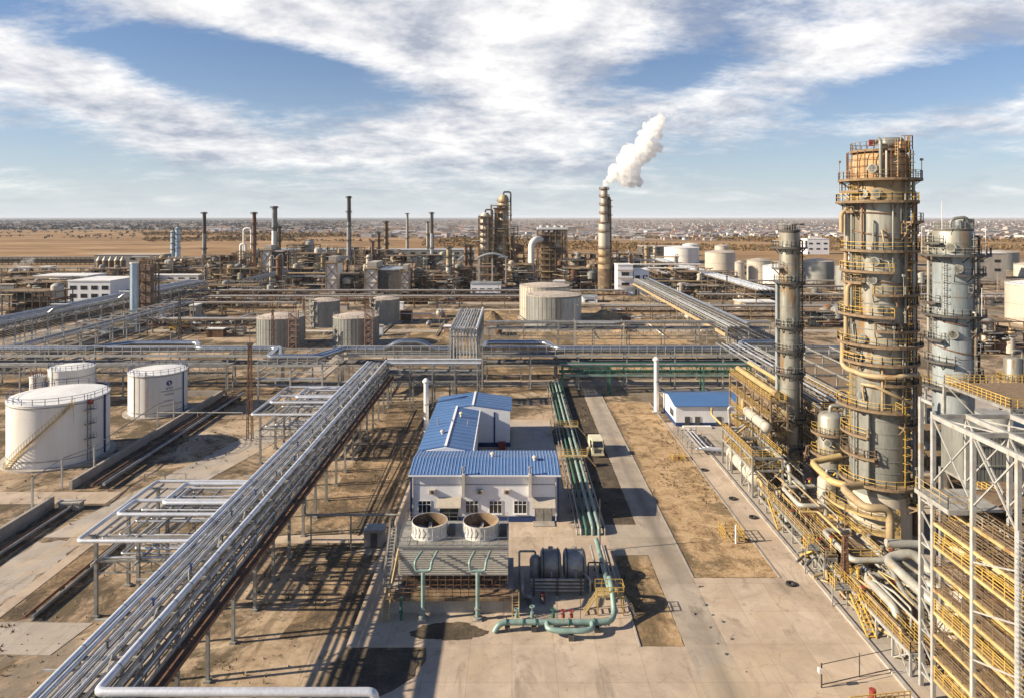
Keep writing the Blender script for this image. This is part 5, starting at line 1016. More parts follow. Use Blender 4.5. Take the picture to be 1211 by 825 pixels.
# ------------------------------------------------------------------ distillation columns and the process unit
def pol(x, y, r, a, z): return (x + r * math.cos(R(a)), y + r * math.sin(R(a)), z)
def platform(t, x, y, r0, r1, z, a0, a1, m='grate', rm='yellow', lip=None):
    p = MB().sector(x, y, r0, r1, z - .12, z, a0, a1)
    k = max(2, int(abs(a1 - a0) / 30))
    for i in range(k + 1):
        a = a0 + (a1 - a0) * i / k; p.bar(pol(x, y, r1 - .1, a, z - .15), pol(x, y, r0, a, z - 1.2), .12); p.bar(pol(x, y, r1, a, z - .12), pol(x, y, r0, a, z - .12), .14, .22)
    p.sector(x, y, r1, r1 + .07, z - .24, z + .1, a0, a1)
    p = p.build('platform', M[m], t)
    rl = MB().arcrail(x, y, r1 - .05, z, a0, a1, 1.15, .075)
    if abs(a1 - a0) < 359:
        for a in (a0, a1): rl.rail([pol(x, y, r0 + .1, a, z), pol(x, y, r1 - .05, a, z)], 1.15, .07, 9)
    rl.build('railing', M[rm], p); return p
def shell_rings(t, x, y, r, zs, m):
    for z in zs: MB().sector(x, y, r, r + .07, z - .06, z + .06, 0, 360, 40).build('seam_ring', M[m], t)
def manhole(t, x, y, r, a, z, s=.5, m='clad_dark'):
    q, p = Vector(pol(x, y, r - .2, a, z)), Vector(pol(x, y, r + .4, a, z)); b = MB().tube([q, p], s, 14); b.tube([p - (p - q) * .22, p], s * 1.35, 14); b.build('manhole', M[m], t)
def vpipe(t, x, y, r, a, z0, z1, pr, m, off=.35, name='pipe'):
    MB().tube([pol(x, y, r - .1, a, z1), pol(x, y, r + off, a, z1), pol(x, y, r + off, a, z0)], pr, 8).build(name, M[m], t)
def lad(t, x, y, r, a, z0, z1, m='steel'):
    l = MB().ladder(pol(x, y, r + .3, a, z0), z1 - z0, -math.sin(R(a)), math.cos(R(a)), .6, .08)
    z = z0 + 2.2
    while z < z1:
        l.sector(*pol(x, y, r + .55, a, 0)[:2], .42, .47, z, z + .06, a - 120, a + 120, 8); z += 1.1
    l.build('ladder', M[m], t)

# the big rust-headed column
bxx, byy, br = 52.2, 97.0, 3.83
A0 = facing(bxx, byy)                       # direction of the camera seen from the column
Z = lambda v: ZV(v, 92.6) + (max(0, 216 - v) * .028)
BT = thing('distillation_column', 'tallest and widest column, rust stained at its head, ringed with platforms', 'column', (bxx, byy, 0))
MB().lathe((bxx, byy, 0), [(br + .25, .1), (br + .25, 4.5), (br, 6.5)], 48).build('skirt', M['tank_tan'], BT)
MB().lathe((bxx, byy, 0), [(br, 6.5), (br, Z(490))], 48).build('shell', M['clad_dark'], BT)
MB().lathe((bxx, byy, 0), [(br + .02, Z(490)), (br + .02, Z(436))], 48).build('shell', M['clad'], BT)
MB().lathe((bxx, byy, 0), [(br, Z(436)), (br, Z(240))], 48).build('shell', M['clad'], BT)
MB().lathe((bxx, byy, 0), [(br + .02, Z(240)), (br + .02, Z(214))], 48).build('shell', M['pipe_tan'], BT)
MB().lathe((bxx, byy, 0), [(br + .03, Z(214)), (br + .03, Z(194)), (br * .93, Z(188)), (br * .72, Z(184)), (br * .4, Z(182)), (.01, Z(181.4))], 48).build('head', M['clad_orange'], BT)
shell_rings(BT, bxx, byy, br, [Z(v) for v in (228, 252, 276, 290, 312, 334, 361, 392, 455, 500, 515, 532, 548, 562)], 'clad_dark')
for v, r1, a0, a1 in ((183.5, 3.75, 0, 360), (212, 5.3, 140, 355), (238, 5.6, 130, 300), (238.5, 4.9, 300, 350), (262, 5.4, 290, 345), (297, 5.0, 145, 350), (322, 5.1, 150, 262), (349, 4.9, 232, 335), (375, 5.3, 145, 262), (410, 5.4, 140, 350), (432, 5.0, 175, 345), (486, 5.5, 150, 272), (520, 5.0, 150, 225), (577, 5.3, 165, 350), (601, 5.4, 300, 350)):
    platform(BT, bxx, byy, 0.3 if v == 183.5 else br, r1, Z(v), a0, a1, 'grate', 'yellow' if v > 225 else 'brown_steel')
for v, r1, a0, a1 in ((225, 4.9, 150, 210), (250, 4.8, 148, 200), (275, 4.8, 285, 345), (310, 4.7, 300, 350), (336, 4.9, 148, 215), (362, 4.8, 290, 348), (392, 4.9, 235, 330), (422, 4.8, 150, 205), (455, 5.0, 250, 345), (505, 4.9, 280, 345), (545, 5.0, 150, 235)):
    platform(BT, bxx, byy, br, r1, Z(v), a0, a1, 'grate', 'brown_steel')
for a, v0, v1, m in ((-55, 400, 215, 'clad'), (-30, 300, 240, 'rust'), (48, 480, 215, 'clad_dark'), (60, 430, 300, 'rust'), (5, 486, 436, 'pipe_tan'), (-10, 297, 262, 'clad_dark')): vpipe(BT, bxx, byy, br, A0 + a, Z(v0), Z(v1), .15, m, .4)
for v, r1 in ((612, 7.0), (630, 7.2)): platform(BT, bxx, byy, 5.9, r1, ZV(v, 91), 150, 262, 'yellow_pale', 'yellow')
sf = MB()
for i in range(14): sf.bar(pol(bxx, byy, br + .35, A0 - 100 + i * 15, Z(213)), pol(bxx, byy, br + .35, A0 - 100 + i * 15, Z(184)), .1)
for v in (206, 199, 192): sf.arcrail(bxx, byy, br + .35, Z(v), A0 - 100, A0 + 95, .01, .08)
sf.build('scaffold', M['rust'], BT)
for i in range(18):
    a_ = A0 - 95 + i * 11; v_ = 240 + (i * 37) % 300; MB().tube([pol(bxx, byy, br - .1, a_, Z(v_)), pol(bxx, byy, br + .5, a_, Z(v_)), pol(bxx, byy, br + .5, a_ + 4, Z(v_ + 16))], .12, 8).build('nozzle_pipe', M[('pipe_tan', 'clad_dark', 'rust')[i % 3]], BT)
for a, v in ((-12, 202), (-5, 229), (-28, 229), (-8, 310), (-12, 332), (5, 367), (-30, 404), (-38, 426), (-32, 472)): manhole(BT, bxx, byy, br, A0 + a, Z(v), .48)
vpipe(BT, bxx, byy, br, A0 + 12, Z(213), Z(186), .16, 'clad', .3)
MB().tube([pol(bxx, byy, 1.2, A0 - 20, Z(176)), pol(bxx, byy, 3.2, A0 - 2, Z(172.5)), pol(bxx, byy, 4.1, A0 + 2, Z(176)), pol(bxx, byy, 4.15, A0 + 2, Z(212))], .22, 10, .8).build('vapour_pipe', M['clad_dark'], BT)
MB().vessel((bxx + .2, byy - .7, Z(176)), 2.4, .85, 'x', 16).build('reflux_drum', M['clad_dark'], BT)
MB().box(bxx + 1.4, bxx + 2.3, byy - 3.1, byy - 2.4, Z(184), Z(176)).rail([(bxx + 1.1, byy - 3.4, Z(184)), (bxx + 2.7, byy - 3.4, Z(184)), (bxx + 2.7, byy - 2.2, Z(184))], 1.9, .1, .5, (.3, .6, 1)).build('valve_cabinet', M['clad_orange'], BT)
lad(BT, bxx, byy, br, A0 + 30, Z(212), Z(174), 'clad_orange')
tag(MB().box(bxx - 2.8, bxx - 2.0, byy - 2.6, byy - 2.4, Z(180), Z(174)).build('winch_cover', M['red']), 'faded red cover clipped on the head railing of the tallest column', 'cover')
for a, v0, v1, m, pr in ((84, 640, 240, 'rust', .30), (92, 640, 225, 'steel_dark', .16), (76, 600, 300, 'steel', .2), (70, 432, 212, 'clad', .22), (-75, 410, 236, 'pipe_tan', .3), (-66, 297, 240, 'clad', .34), (-84, 430, 262, 'steel', .15), (40, 480, 410, 'clad', .12), (-45, 577, 486, 'steel', .14), (22, 322, 240, 'clad', .12), (-18, 577, 490, 'clad_dark', .25)):
    vpipe(BT, bxx, byy, br, A0 + a, Z(v0), Z(v1), pr, m, .55)
for a, v0, v1 in ((55, 349, 262), (-40, 375, 297), (58, 432, 349), (-56, 520, 432), (48, 577, 440), (62, 240, 184), (-50, 238, 212)): lad(BT, bxx, byy, br, A0 + a, Z(v0), Z(v1), 'yellow')
for a, v, r_ in ((-62, 262, 4.6), (-48, 352, 4.5)): MB().tube([pol(bxx, byy, br, A0 + a, Z(v - 14)), pol(bxx, byy, r_ + .8, A0 + a, Z(v - 12)), pol(bxx, byy, r_ + .8, A0 + a, Z(v + 14))], .3, 10, .8).build('pipe', M['pipe_tan'], BT)
for v0, v1, a0, a1, pr, m in ((250, 253, -70, 30, .09, 'rust'), (273, 285, -60, 50, .08, 'rust'), (330, 338, -66, 60, .09, 'rust'), (379, 388, -60, 55, .08, 'steel_dark'), (300, 310, -55, 10, .07, 'steel_dark'), (385, 396, 0, 60, .09, 'rust')):
    MB().tube([pol(bxx, byy, br + .16, A0 + a0 + (a1 - a0) * i / 12, Z(v0 + (v1 - v0) * i / 12)) for i in range(13)], pr, 6, 0).build('wrap_pipe', M[m], BT)
MB().tube([pol(bxx, byy, 4.8, A0 - 72, Z(405)), pol(bxx, byy, 4.9, A0 - 72, Z(440))] + [pol(bxx, byy, 4.6, A0 - 62 + i * 11, Z(444 + (2 if 2 < i < 9 else 0))) for i in range(12)] + [pol(bxx, byy, 4.9, A0 + 76, Z(446)), pol(bxx, byy, 4.9, A0 + 78, Z(470))], .38, 12, .5).build('transfer_pipe', M['pipe_tan'], BT)
MB().tube([pol(bxx, byy, 4.3, A0 - 30 + i * 12, Z(458 + max(0, i - 2) * 3.6)) for i in range(9)], .24, 10, 0).build('transfer_pipe', M['pipe_tan'], BT)
for a, v in ((-82, 212), (88, 212), (-80, 238), (30, 262), (34, 349), (20, 410), (60, 577)):
    MB().bar(pol(bxx, byy, 5.15, A0 + a, Z(v)), pol(bxx, byy, 5.15, A0 + a, Z(v) + 2.6), .07).box(*(c for k in range(3) for c in (pol(bxx, byy, 5.15, A0 + a, Z(v) + 2.7)[k] - .16, pol(bxx, byy, 5.15, A0 + a, Z(v) + 2.7)[k] + .16))).build('lamp', M['steel'], BT)

# bluish column to its east
x, y, r = 71.1, 110.0, 2.93; A1 = facing(x, y); Z1 = lambda v: ZV(v, 107)
C = thing('distillation_column', 'bluish aluminium column, second tallest, with a hooked pipe on its head', 'column', (x, y, 0))
MB().lathe((x, y, 0), [(r + .2, .1), (r + .2, 5), (r, 7)], 40).build('skirt', M['tank_tan'], C)
MB().lathe((x, y, 0), [(r, 7), (r, Z1(300))], 40).build('shell', M['clad_blue'], C)
MB().lathe((x, y, 0), [(r + .02, Z1(300)), (r + .02, Z1(276)), (r * .9, Z1(272)), (r * .6, Z1(269)), (.01, Z1(268))], 40).build('head', M['clad'], C)
shell_rings(C, x, y, r, [Z1(v) for v in (288, 336, 352, 372, 402, 425, 448)], 'clad_dark')
for v, r1, a0, a1 in ((272, 2.7, 0, 360), (302, 5.1, 140, 355), (325, 4.4, 240, 350), (374, 4.5, 150, 340), (404, 4.2, 150, 215), (415, 4.1, 300, 350), (460, 4.6, 150, 350)): platform(C, x, y, .3 if v == 272 else r, r1, Z1(v), a0, a1, 'steel_dark', 'steel' if v < 450 else 'yellow')
MB().tube([(x - 1.2, y - 1.2, Z1(272)), (x - 1.2, y - 1.2, Z1(259)), (x + .9, y - 1.6, Z1(257)), (x + 1.4, y - 1.6, Z1(262))], .24, 10, .9).build('vapour_pipe', M['clad_dark'], C)
MB().cyl(x - .1, y - 1.4, Z1(272), Z1(261), .55, 14).build('valve', M['clad_blue'], C); MB().box(x + .9, x + 2.4, y - 1.5, y + .4, Z1(272), Z1(259)).build('valve_cabinet', M['steel'], C)
for v, r1, a0, a1 in ((288, 4.0, 150, 210), (345, 3.9, 280, 345), (360, 4.0, 150, 200), (392, 3.9, 290, 345), (430, 4.1, 150, 240), (446, 4.1, 270, 345)): platform(C, x, y, r, r1, Z1(v), a0, a1, 'steel_dark', 'steel')
for a, v in ((-5, 293), (12, 318), (0, 396)): manhole(C, x, y, r, A1 + a, Z1(v), .55, 'clad')
for a, v0, v1, m, pr in ((85, 470, 280, 'steel_dark', .2), (92, 470, 300, 'rust', .14), (76, 404, 302, 'clad', .2), (-80, 404, 276, 'clad', .25), (-86, 470, 302, 'steel_dark', .15), (60, 420, 370, 'clad', .2)): vpipe(C, x, y, r, A1 + a, Z1(v0), Z1(v1), pr, m, .5)
for a, v0, v1 in ((-22, 374, 305), (55, 325, 276), (-50, 404, 374), (62, 460, 374)): lad(C, x, y, r, A1 + a, Z1(v0), Z1(v1), 'steel')
for a, v in ((-88, 302), (-20, 272), (80, 302), (60, 374)): MB().bar(pol(x, y, r + 1.4, A1 + a, Z1(v)), pol(x, y, r + 1.4, A1 + a, Z1(v) + 4.5), .08).build('lamp', M['white'], C)
for v0, v1, a0, a1 in ((379, 386, -66, 40), (411, 421, -60, 70)): MB().tube([pol(x, y, r + .16, A1 + a0 + (a1 - a0) * i / 12, Z1(v0 + (v1 - v0) * i / 12)) for i in range(13)], .1, 6, 0).build('wrap_pipe', M['rust'], C)

# thin column
x, y, r = 49.0, 120.6, 1.7; A2 = facing(x, y); Z2 = lambda v: ZV(v, 118.9)
C = thing('distillation_column', 'thin pale column standing alone west of the tallest one', 'column', (x, y, 0))
MB().lathe((x, y, 0), [(r + .15, .1), (r, 2.5), (r, Z2(276)), (r * .7, Z2(272.5)), (.01, Z2(271.5))], 32).build('shell', M['clad'], C)
shell_rings(C, x, y, r, [Z2(v) for v in (312, 340, 363, 402, 460, 485, 512, 540)], 'clad_dark')
for v, r1, a0, a1 in ((273, 1.7, 0, 360), (293, 2.9, 140, 355), (318, 2.9, 150, 215), (334, 2.6, 150, 345), (387, 2.4, 150, 345), (415, 2.5, 150, 350), (442, 2.6, 150, 345), (497, 2.7, 150, 345), (530, 2.9, 150, 350)): platform(C, x, y, .3 if v == 273 else r, r1, Z2(v), a0, a1, 'steel_dark', 'steel')
for a, v in ((5, 329), (2, 379), (8, 436), (10, 490)): manhole(C, x, y, r, A2 + a, Z2(v), .5)
for a, v0, v1, m, pr in ((88, 556, 285, 'steel_dark', .14), (100, 556, 300, 'rust', .1), (-75, 470, 334, 'clad_blue', .3), (60, 556, 410, 'steel_dark', .12), (-60, 556, 500, 'clad', .2)): vpipe(C, x, y, r, A2 + a, Z2(v0), Z2(v1), pr, m, .4)
for a, v0, v1 in ((75, 334, 293), (72, 442, 334), (74, 530, 442)): lad(C, x, y, r, A2 + a, Z2(v0), Z2(v1), 'steel_dark')
MB().tube([(x, y - .5, Z2(272)), (x, y - .5, Z2(266)), (x + 2.4, y - .5, Z2(265.5))], .16, 8, .4).build('vapour_pipe', M['steel_dark'], C); MB().box(x - .9, x + .9, y - .8, y + .4, Z2(272), Z2(267)).build('valve', M['steel_dark'], C)
MB().bar((x - 1.2, y, Z2(272)), (x - 1.2, y, Z2(258)), .07).build('lightning_rod', M['steel'], C)

# shorter vessels round the columns
def vessel_thing(x, y, r, z0, z1, label, m='clad', plats=(), name='process_vessel', legs=True, dome=.45):
    t = thing(name, label, 'vessel', (x, y, 0)); a = facing(x, y)
    MB().lathe((x, y, 0), [(.01, z0 - r * .3), (r * .7, z0 - r * .15), (r, z0), (r, z1), (r * .85, z1 + r * dome * .55), (r * .5, z1 + r * dome * .9), (.01, z1 + r * dome)], 28).build('shell', M[m], t)
    shell_rings(t, x, y, r, [z0 + (z1 - z0) * k for k in (.3, .7)], 'clad_dark')
    if legs:
        for k in range(4): MB().bar(pol(x, y, r * .85, a + 45 + 90 * k, 0), pol(x, y, r * .85, a + 45 + 90 * k, z0 + .4), .25).build('leg', M['steel'], t)
    for z, a0, a1 in plats: platform(t, x, y, r, r + 1.0, z, a + a0, a + a1, 'grate', 'yellow')
    MB().tube([(x, y, z1 + r * dome), (x, y, z1 + r * dome + .9), (x + r * 1.3, y, z1 + r * dome + .9), (x + r * 1.3, y, z0)], r * .16, 8).build('vapour_pipe', M['clad'], t)
    manhole(t, x, y, r, a - 8, z0 + (z1 - z0) * .55, r * .22); return t
vessel_thing(52.2, 112, 1.9, 4.0, 12.4, 'domed grey vessel standing between the thin and the tallest column', plats=((10.0, -100, 70), (6.6, -100, 70)))
vessel_thing(60.5, 108, 1.2, 5, 17, 'slim rusty vessel in the gap between the tallest and the bluish column', 'pipe_tan', ((13, -90, 60),))
vessel_thing(86.5, 118, 1.3, 10, 20.5, 'rusted stub vessel right behind the bluish column', 'clad', ((17, -90, 90),))
vessel_thing(46.3, 100.5, 1.25, 3.0, 6.5, 'small squat vessel at the foot of the tallest column', 'tank_tan', ())
vessel_thing(56.5, 83.5, 1.6, 2.0, 9.0, 'dark shaded vessel between the tallest column and the air cooler frame', 'clad_dark', ((7, -90, 60),))
vessel_thing(47.6, 71.5, 1.5, 1.5, 5.5, 'squat grey vessel at the foot of the air cooler frame', 'pipe_grey', ())
def drum(x, y0, y1, z, r, label, m, saddle=True, rail=None):
    t = thing('horizontal_drum', label, 'drum', (x, y0, 0)); MB().vessel((x, y0, z), y1 - y0, r, 'y', 24).build('shell', M[m], t)
    for y in (y0 + 1.2, y1 - 1.2): MB().box(x - r * .8, x + r * .8, y - .25, y + .25, .1 if saddle else z - r * 1.5, z - r * .5).build('saddle', M['concrete_wall'] if saddle else M['steel'], t)
    for k in (.1, .5, .9): MB().cyl(x, z, y0 + (y1 - y0) * k - .05, y0 + (y1 - y0) * k + .05, r + .05, 24, axis='y').build('band', M['clad_dark'], t)
    for k in (.25, .7): MB().cyl(x, y0 + (y1 - y0) * k, z + r - .1, z + r + .6, .25, 10).build('nozzle', M['steel'], t)
    if rail: w_ = MB().box(x - .5, x + .5, y0, y1, z + r + .5, z + r + .56).build('walkway', M['grate'], t); MB().rail([(x - .5, y0, z + r + .56), (x - .5, y1, z + r + .56)], 1, .06, 1.2).build('railing', M['yellow'], w_)
    return t
drum(39.9, 110.8, 123, 2.6, 1.35, 'large pale horizontal drum by the kerb under the yellow steelwork', 'tank_tan', rail=1)
drum(43, 115, 125, 9.6, .85, 'cream horizontal drum high on the steelwork, west of the thin column', 'tank_tan', False)
for yy in (117, 121, 124): tag(MB().bar((42.6, yy, 0), (42.6, yy, 8.6), .2).bar((43.6, yy, 0), (43.6, yy, 8.6), .2).bar((42.4, yy, 8.6), (43.8, yy, 8.6), .25).build('drum_trestle', M['steel']), 'steel trestle carrying the high cream drum, ' + {117: 'nearest the kerb stair', 121: 'under its middle', 124: 'at its far end'}[yy], 'trestle')
drum(40.6, 104.2, 107.4, 1.3, .8, 'small grey exchanger with its flanged end by the kerb', 'pipe_grey')
drum(42.9, 104.6, 107.2, 2.9, .6, 'small brown exchanger above the flanged one by the kerb', 'pipe_tan', True)
drum(46.5, 84, 91, 2.4, .8, 'grey exchanger below the bent tan pipe', 'pipe_grey')
drum(44.3, 68, 71.5, 3.0, .9, 'short tan drum beside the air cooler foot', 'tank_tan')
drum(58, 56, 64, 21.6, 1.3, 'grey drum lying on the air cooler deck', 'pipe_grey', False)

# pipes of the unit
def upipe(label, pts, r, m='pipe_grey'): tag(MB().tube(pts, r, 12, r * 2.4).build('process_pipe', M[m]), label, 'pipe')
upipe('grey pipe with a square bend nearest the kerb below the thin column', [(46, 104, 4.1), (41.0, 103.5, 4.1), (41.0, 97.2, 4.0), (44.7, 97.2, 4.0), (44.7, 97.2, .2)], .33)
upipe('long grey pipe with two bends passing the yellow stair landing', [(44.6, 90, 3.7), (41.0, 90, 3.7), (41.0, 82.3, 3.7), (45.6, 82.3, 3.7), (46.6, 80.5, 3.9)], .36)
upipe('stub of grey pipe dropping beside the red valve by the kerb', [(42.2, 91.0, 3.4), (42.2, 91, .3)], .34)
upipe('thick tan pipe bending from the tallest column down to the pipe bank', [(48.9, 94.2, 8.2), (45.0, 93.2, 8.2), (45.0, 87.0, 8.0), (48.2, 87.0, 8.0), (48.2, 87.0, .5)], .52, 'pipe_tan')
upipe('thickest grey pipe slanting forward to the air cooler frame', [(49.5, 77.5, 2.0), (47.8, 80.9, 5.4), (44.2, 80.9, 4.6), (44.2, 73.0, 4.6), (46, 71.2, 3.2)], .58)
upipe('thick grey pipe crossing from the tallest column into the air cooler frame', [(44.9, 81.9, 6.0), (52.5, 81.9, 5.6), (54, 78, 5.6), (54, 66, 5.6)], .5)
upipe('thick grey pipe bending low at the air cooler frame column', [(49, 78.4, 3.8), (40.5, 78.4, 3.8), (40.5, 72.2, 3.8), (40.9, 71.2, 1.0)], .45)
upipe('short thick grey bend in front of the air cooler frame column', [(47, 74.2, 4.4), (45.8, 76.2, 4.4), (45.8, 76.2, 1.5)], .55)
upipe('cream pipe with a flange running below the ring platforms', [(51, 106, 8.0), (46.3, 105.6, 7.2), (46.0, 98.3, 7.0), (47.5, 97, 7)], .5, 'yellow_pale')
upipe('cream duct on top of the yellow steelwork, west of the thin column', [(46, 139, 14.3), (46, 118.4, 14.3)], .55, 'yellow_pale')
upipe('cream duct on the steelwork, behind the thin column', [(51.4, 148, 13.6), (51.4, 122.5, 13.6)], .42, 'yellow_pale')
upipe('grey pipe hooked over the pale horizontal drum', [(41.4, 117, 3.0), (41.4, 117, 5.4), (43.6, 117, 5.4), (44.3, 113, 5.4), (44.3, 109, 5.2), (44.3, 108.5, .5)], .32)
for i in range(6): tag(MB().tube([(52.6 + 1.5 * i, 176, 12.6), (52.6 + 1.5 * i, 116 + 3 * (i % 3), 12.59)], .14 + .1 * (i % 3 == 0), 8).build('process_pipe', M['galv' if i % 2 else 'galv_dull']), 'one of the parallel silver pipes streaming north between the columns', 'pipe', 'silver pipes between the columns')

def frame(label, x0, x1, y0, y1, levels, cm, nx=2, ny=2, deck='grate', rail=None, brace=True, name='steel_structure', colw=.3, cat='steel frame', railsides='wse', skipdeck=(), z0=0, beams=True, cover=1.0, step=1.5):
    t = thing(name, label, cat, ((x0 + x1) / 2, (y0 + y1) / 2, 0)); zt = max(levels)
    X_ = [x0 + (x1 - x0) * i / (nx - 1) for i in range(nx)]; Y_ = [y0 + (y1 - y0) * i / (ny - 1) for i in range(ny)]
    for xx in X_:
        for yy in Y_: MB().bar((xx, yy, z0), (xx, yy, zt), colw).build('column', M[cm], t)
    for li, z in enumerate(levels):
        b = MB()
        for xx in X_: b.bar((xx, y0, z - .2), (xx, y1, z - .2), colw * .7, .35)
        for yy in Y_: b.bar((x0, yy, z - .19), (x1, yy, z - .19), colw * .65, .33)
        b.build('beam', M[cm], t)
        if deck and li not in skipdeck:
            d = MB().box(x0 + .1, x0 + .1 + (x1 - x0 - .2) * cover, y0 + .1, y1 - .1, z - .02, z + .05).build('deck', M[deck], t)
            if rail:
                q = MB()
                if 'w' in railsides: q.rail([(x0, y0, z), (x0, y1, z)], 1.1, .065, step, (.35, .68, 1))
                if 's' in railsides: q.rail([(x0, y0, z), (x1, y0, z)], 1.1, .065, step, (.35, .68, 1))
                if 'e' in railsides: q.rail([(x1, y0, z), (x1, y1, z)], 1.1, .065, step, (.35, .68, 1))
                if 'n' in railsides: q.rail([(x0, y1, z), (x1, y1, z)], 1.1, .065, step, (.35, .68, 1))
                q.build('railing', M[rail], d)
    if brace:
        b = MB(); zz = [z0] + list(levels)
        for a, c in zip(zz, zz[1:]):
            b.bar((x0, y0, a), (X_[1], y0, c), .12); b.bar((X_[1], y0, a), (x0, y0, c), .12)
            b.bar((x0, y0, a), (x0, Y_[1], c), .12); b.bar((x0, Y_[1], a), (x0, y0, c), .12)
        b.build('bracing', M[cm], t)
    return t
def stairs(label, x, y, z0, z1, run, w=.9, m='yellow', axis='y', parent=None):
    l = MB(); n = int((z1 - z0) / .25)
    P = (lambda a, b, z: (b, a, z)) if axis == 'y' else (lambda a, b, z: (a, b, z))
    a0, b0 = (y, x) if axis == 'y' else (x, y)
    for o in (0, w): l.bar(P(a0, b0 + o, z0), P(a0 + run, b0 + o, z1), .1, .25); l.bar(P(a0, b0 + o, z0 + 1), P(a0 + run, b0 + o, z1 + 1), .07); l.bar(P(a0 + run / 2, b0 + o, (z0 + z1) / 2), P(a0 + run / 2, b0 + o, (z0 + z1) / 2 + 1), .06)
    for i in range(n): k = (i + .5) / n; l.bar(P(a0 + run * k, b0, z0 + (z1 - z0) * k), P(a0 + run * k, b0 + w, z0 + (z1 - z0) * k), .22, .05)
    o = l.build('stair' if parent else 'steel_stair', M[m], parent)
    if not parent: tag(o, label, 'stairs')
# yellow steelwork north-west of the thin column
f = frame('yellow railed steelwork carrying cream ducts behind the pale drum', 44.4, 47.2, 117, 139, (4, 7.2, 10.4, 13.4), 'brown_steel', 2, 6, 'grate', 'yellow', colw=.3, cover=.45, step=1.2)
for yy in (121, 127, 133): MB().box(45.0, 46.8, yy, yy + 2.2, 7.4, 9.6).build('exchanger', M['yellow_pale'], f)
frame('grey steel frame with yellow rails over the pale drum', 38.6, 43.4, 109.5, 125, (4.6, 6.6), 'steel', 2, 4, 'grate', 'yellow', colw=.26, cover=.3)
frame('lower yellow platform cluster behind the thin column', 52.5, 60, 118, 140, (5, 8.5, 11.8), 'brown_steel', 3, 5, 'grate', 'yellow', colw=.26, cover=.4)
frame('grey pipe bank between the bluish column and the cross racks', 61.5, 80, 122, 172, (6, 9.5, 12.5), 'steel', 4, 6, 'grate', None, colw=.34, skipdeck=(0, 2))
# kerb-side low steelwork
f = frame('low yellow steelwork along the kerb under the bent grey pipes', 38.7, 40.2, 84.5, 107, (1.5, 2.9), 'steel', 2, 8, 'grate', 'yellow_pale', colw=.2, skipdeck=(0,))
stairs('yellow stair climbing from the kerb toward the bent grey pipe', 38.2, 98, .12, 3.0, 4.2)
stairs('second yellow stair on the kerb nearer the air cooler frame', 38.2, 90.6, .12, 2.6, -3.6)
f2 = frame('low grey steelwork with yellow rails in front of the big bent pipes', 39.0, 40.3, 66.8, 82.4, (2.4,), 'steel_light', 2, 6, 'grate', 'yellow', colw=.22)
frame('inner yellow railed grating among the bent grey pipes', 42.0, 46.0, 84.8, 103, (1.6, 2.7), 'brown_steel', 2, 5, 'grate', 'yellow', colw=.2, skipdeck=(0,))
frame('small yellow railed grating behind the thickest grey pipe', 41.6, 44.0, 67.5, 78, (2.2,), 'brown_steel', 2, 4, 'grate', 'yellow', colw=.2)
stairs('yellow stair on the kerb below the air cooler frame', 38.0, 72.8, .12, 2.7, 4.0)
for yy, zz in ((86.3, 3.4), (79.0, 2.4)):
    t = thing('landing', 'small yellow landing with a grey plate over the kerb, ' + ('nearer the tallest column' if yy > 80 else 'nearer the air cooler'), 'platform', (38.2, yy, 0))
    MB().box(37.0, 38.9, yy - .8, yy + .8, zz - .1, zz).build('deck', M['steel'], t); MB().rail([(37, yy - .8, zz), (37, yy + .8, zz), (38.9, yy + .8, zz)], 1.1, .09, .5, (.5, 1)).build('railing', M['yellow'], t)
    for q in (37.1, 38.8): MB().bar((q, yy, .1), (q, yy, zz), .14).build('leg', M['steel'], t)
t = thing('valve_station', 'red wheeled valve on a grey pipe stub by the kerb', 'valve', (40.2, 91.8, 0))
MB().tube([(39.4, 92.4, .7), (41.8, 91, .7)], .2, 8).build('pipe', M['pipe_grey'], t); MB().cyl(40.3, 91.8, .7, 1.7, .26, 10).build('valve', M['red'], t)
MB().tube([(40.3, 91.8, 1.75), (40.3, 91.8, 1.8)], .55, 14).build('handwheel', M['red'], t)
# small piping in the unit
rq = random.Random(3)
sp = thing('pipe_bank', 'tangle of small grey and tan pipes filling the unit between kerb and columns', 'pipework', (47, 90, 0))
for i in range(96):
    x, y, z = rq.uniform(39.2, 49) if i % 3 else rq.uniform(38.9, 44), rq.uniform(67, 118), rq.choice((.7, 1.3, 2.2, 3.1, 4.4))
    if (x - 52) ** 2 + (y - 97) ** 2 < 36: continue
    pts = [(x, y, z), (x, y + rq.uniform(3, 11), z), (x + rq.uniform(-3, 3), y + rq.uniform(3, 11), z)]
    if rq.random() < .6: pts.insert(0, (x, y, .1))
    MB().tube(pts, rq.choice((.09, .13, .18, .24)), 8).build('pipe', M[rq.choice(('pipe_grey', 'pipe_tan', 'galv_dull', 'clad', 'yellow_pale'))], sp)
sp2 = thing('pipe_bank', 'tangle of small pipes around the foot of the thin column', 'pipework', (46, 125, 0))
for i in range(70):
    x, y, z = rq.uniform(40, 58), rq.uniform(108, 142), rq.choice((1.2, 3, 4.8, 6.5, 8.3, 10.5))
    if (x - 49) ** 2 + (y - 120.6) ** 2 < 9: continue
    ln = rq.uniform(2, 9); pts = [(x, y, z), (x, y + ln, z), (x, y + ln, z + rq.choice((-1.5, 1.5, 2.5)))] if i % 2 else [(x, y, z), (x + rq.uniform(-3, 3), y, z), (x + rq.uniform(-3, 3), y, max(.2, z - rq.uniform(1, 4)))]
    MB().tube(pts, rq.choice((.08, .12, .16, .22)), 8).build('pipe', M[rq.choice(('pipe_grey', 'pipe_tan', 'galv', 'clad', 'yellow', 'yellow_pale', 'rust'))], sp2)
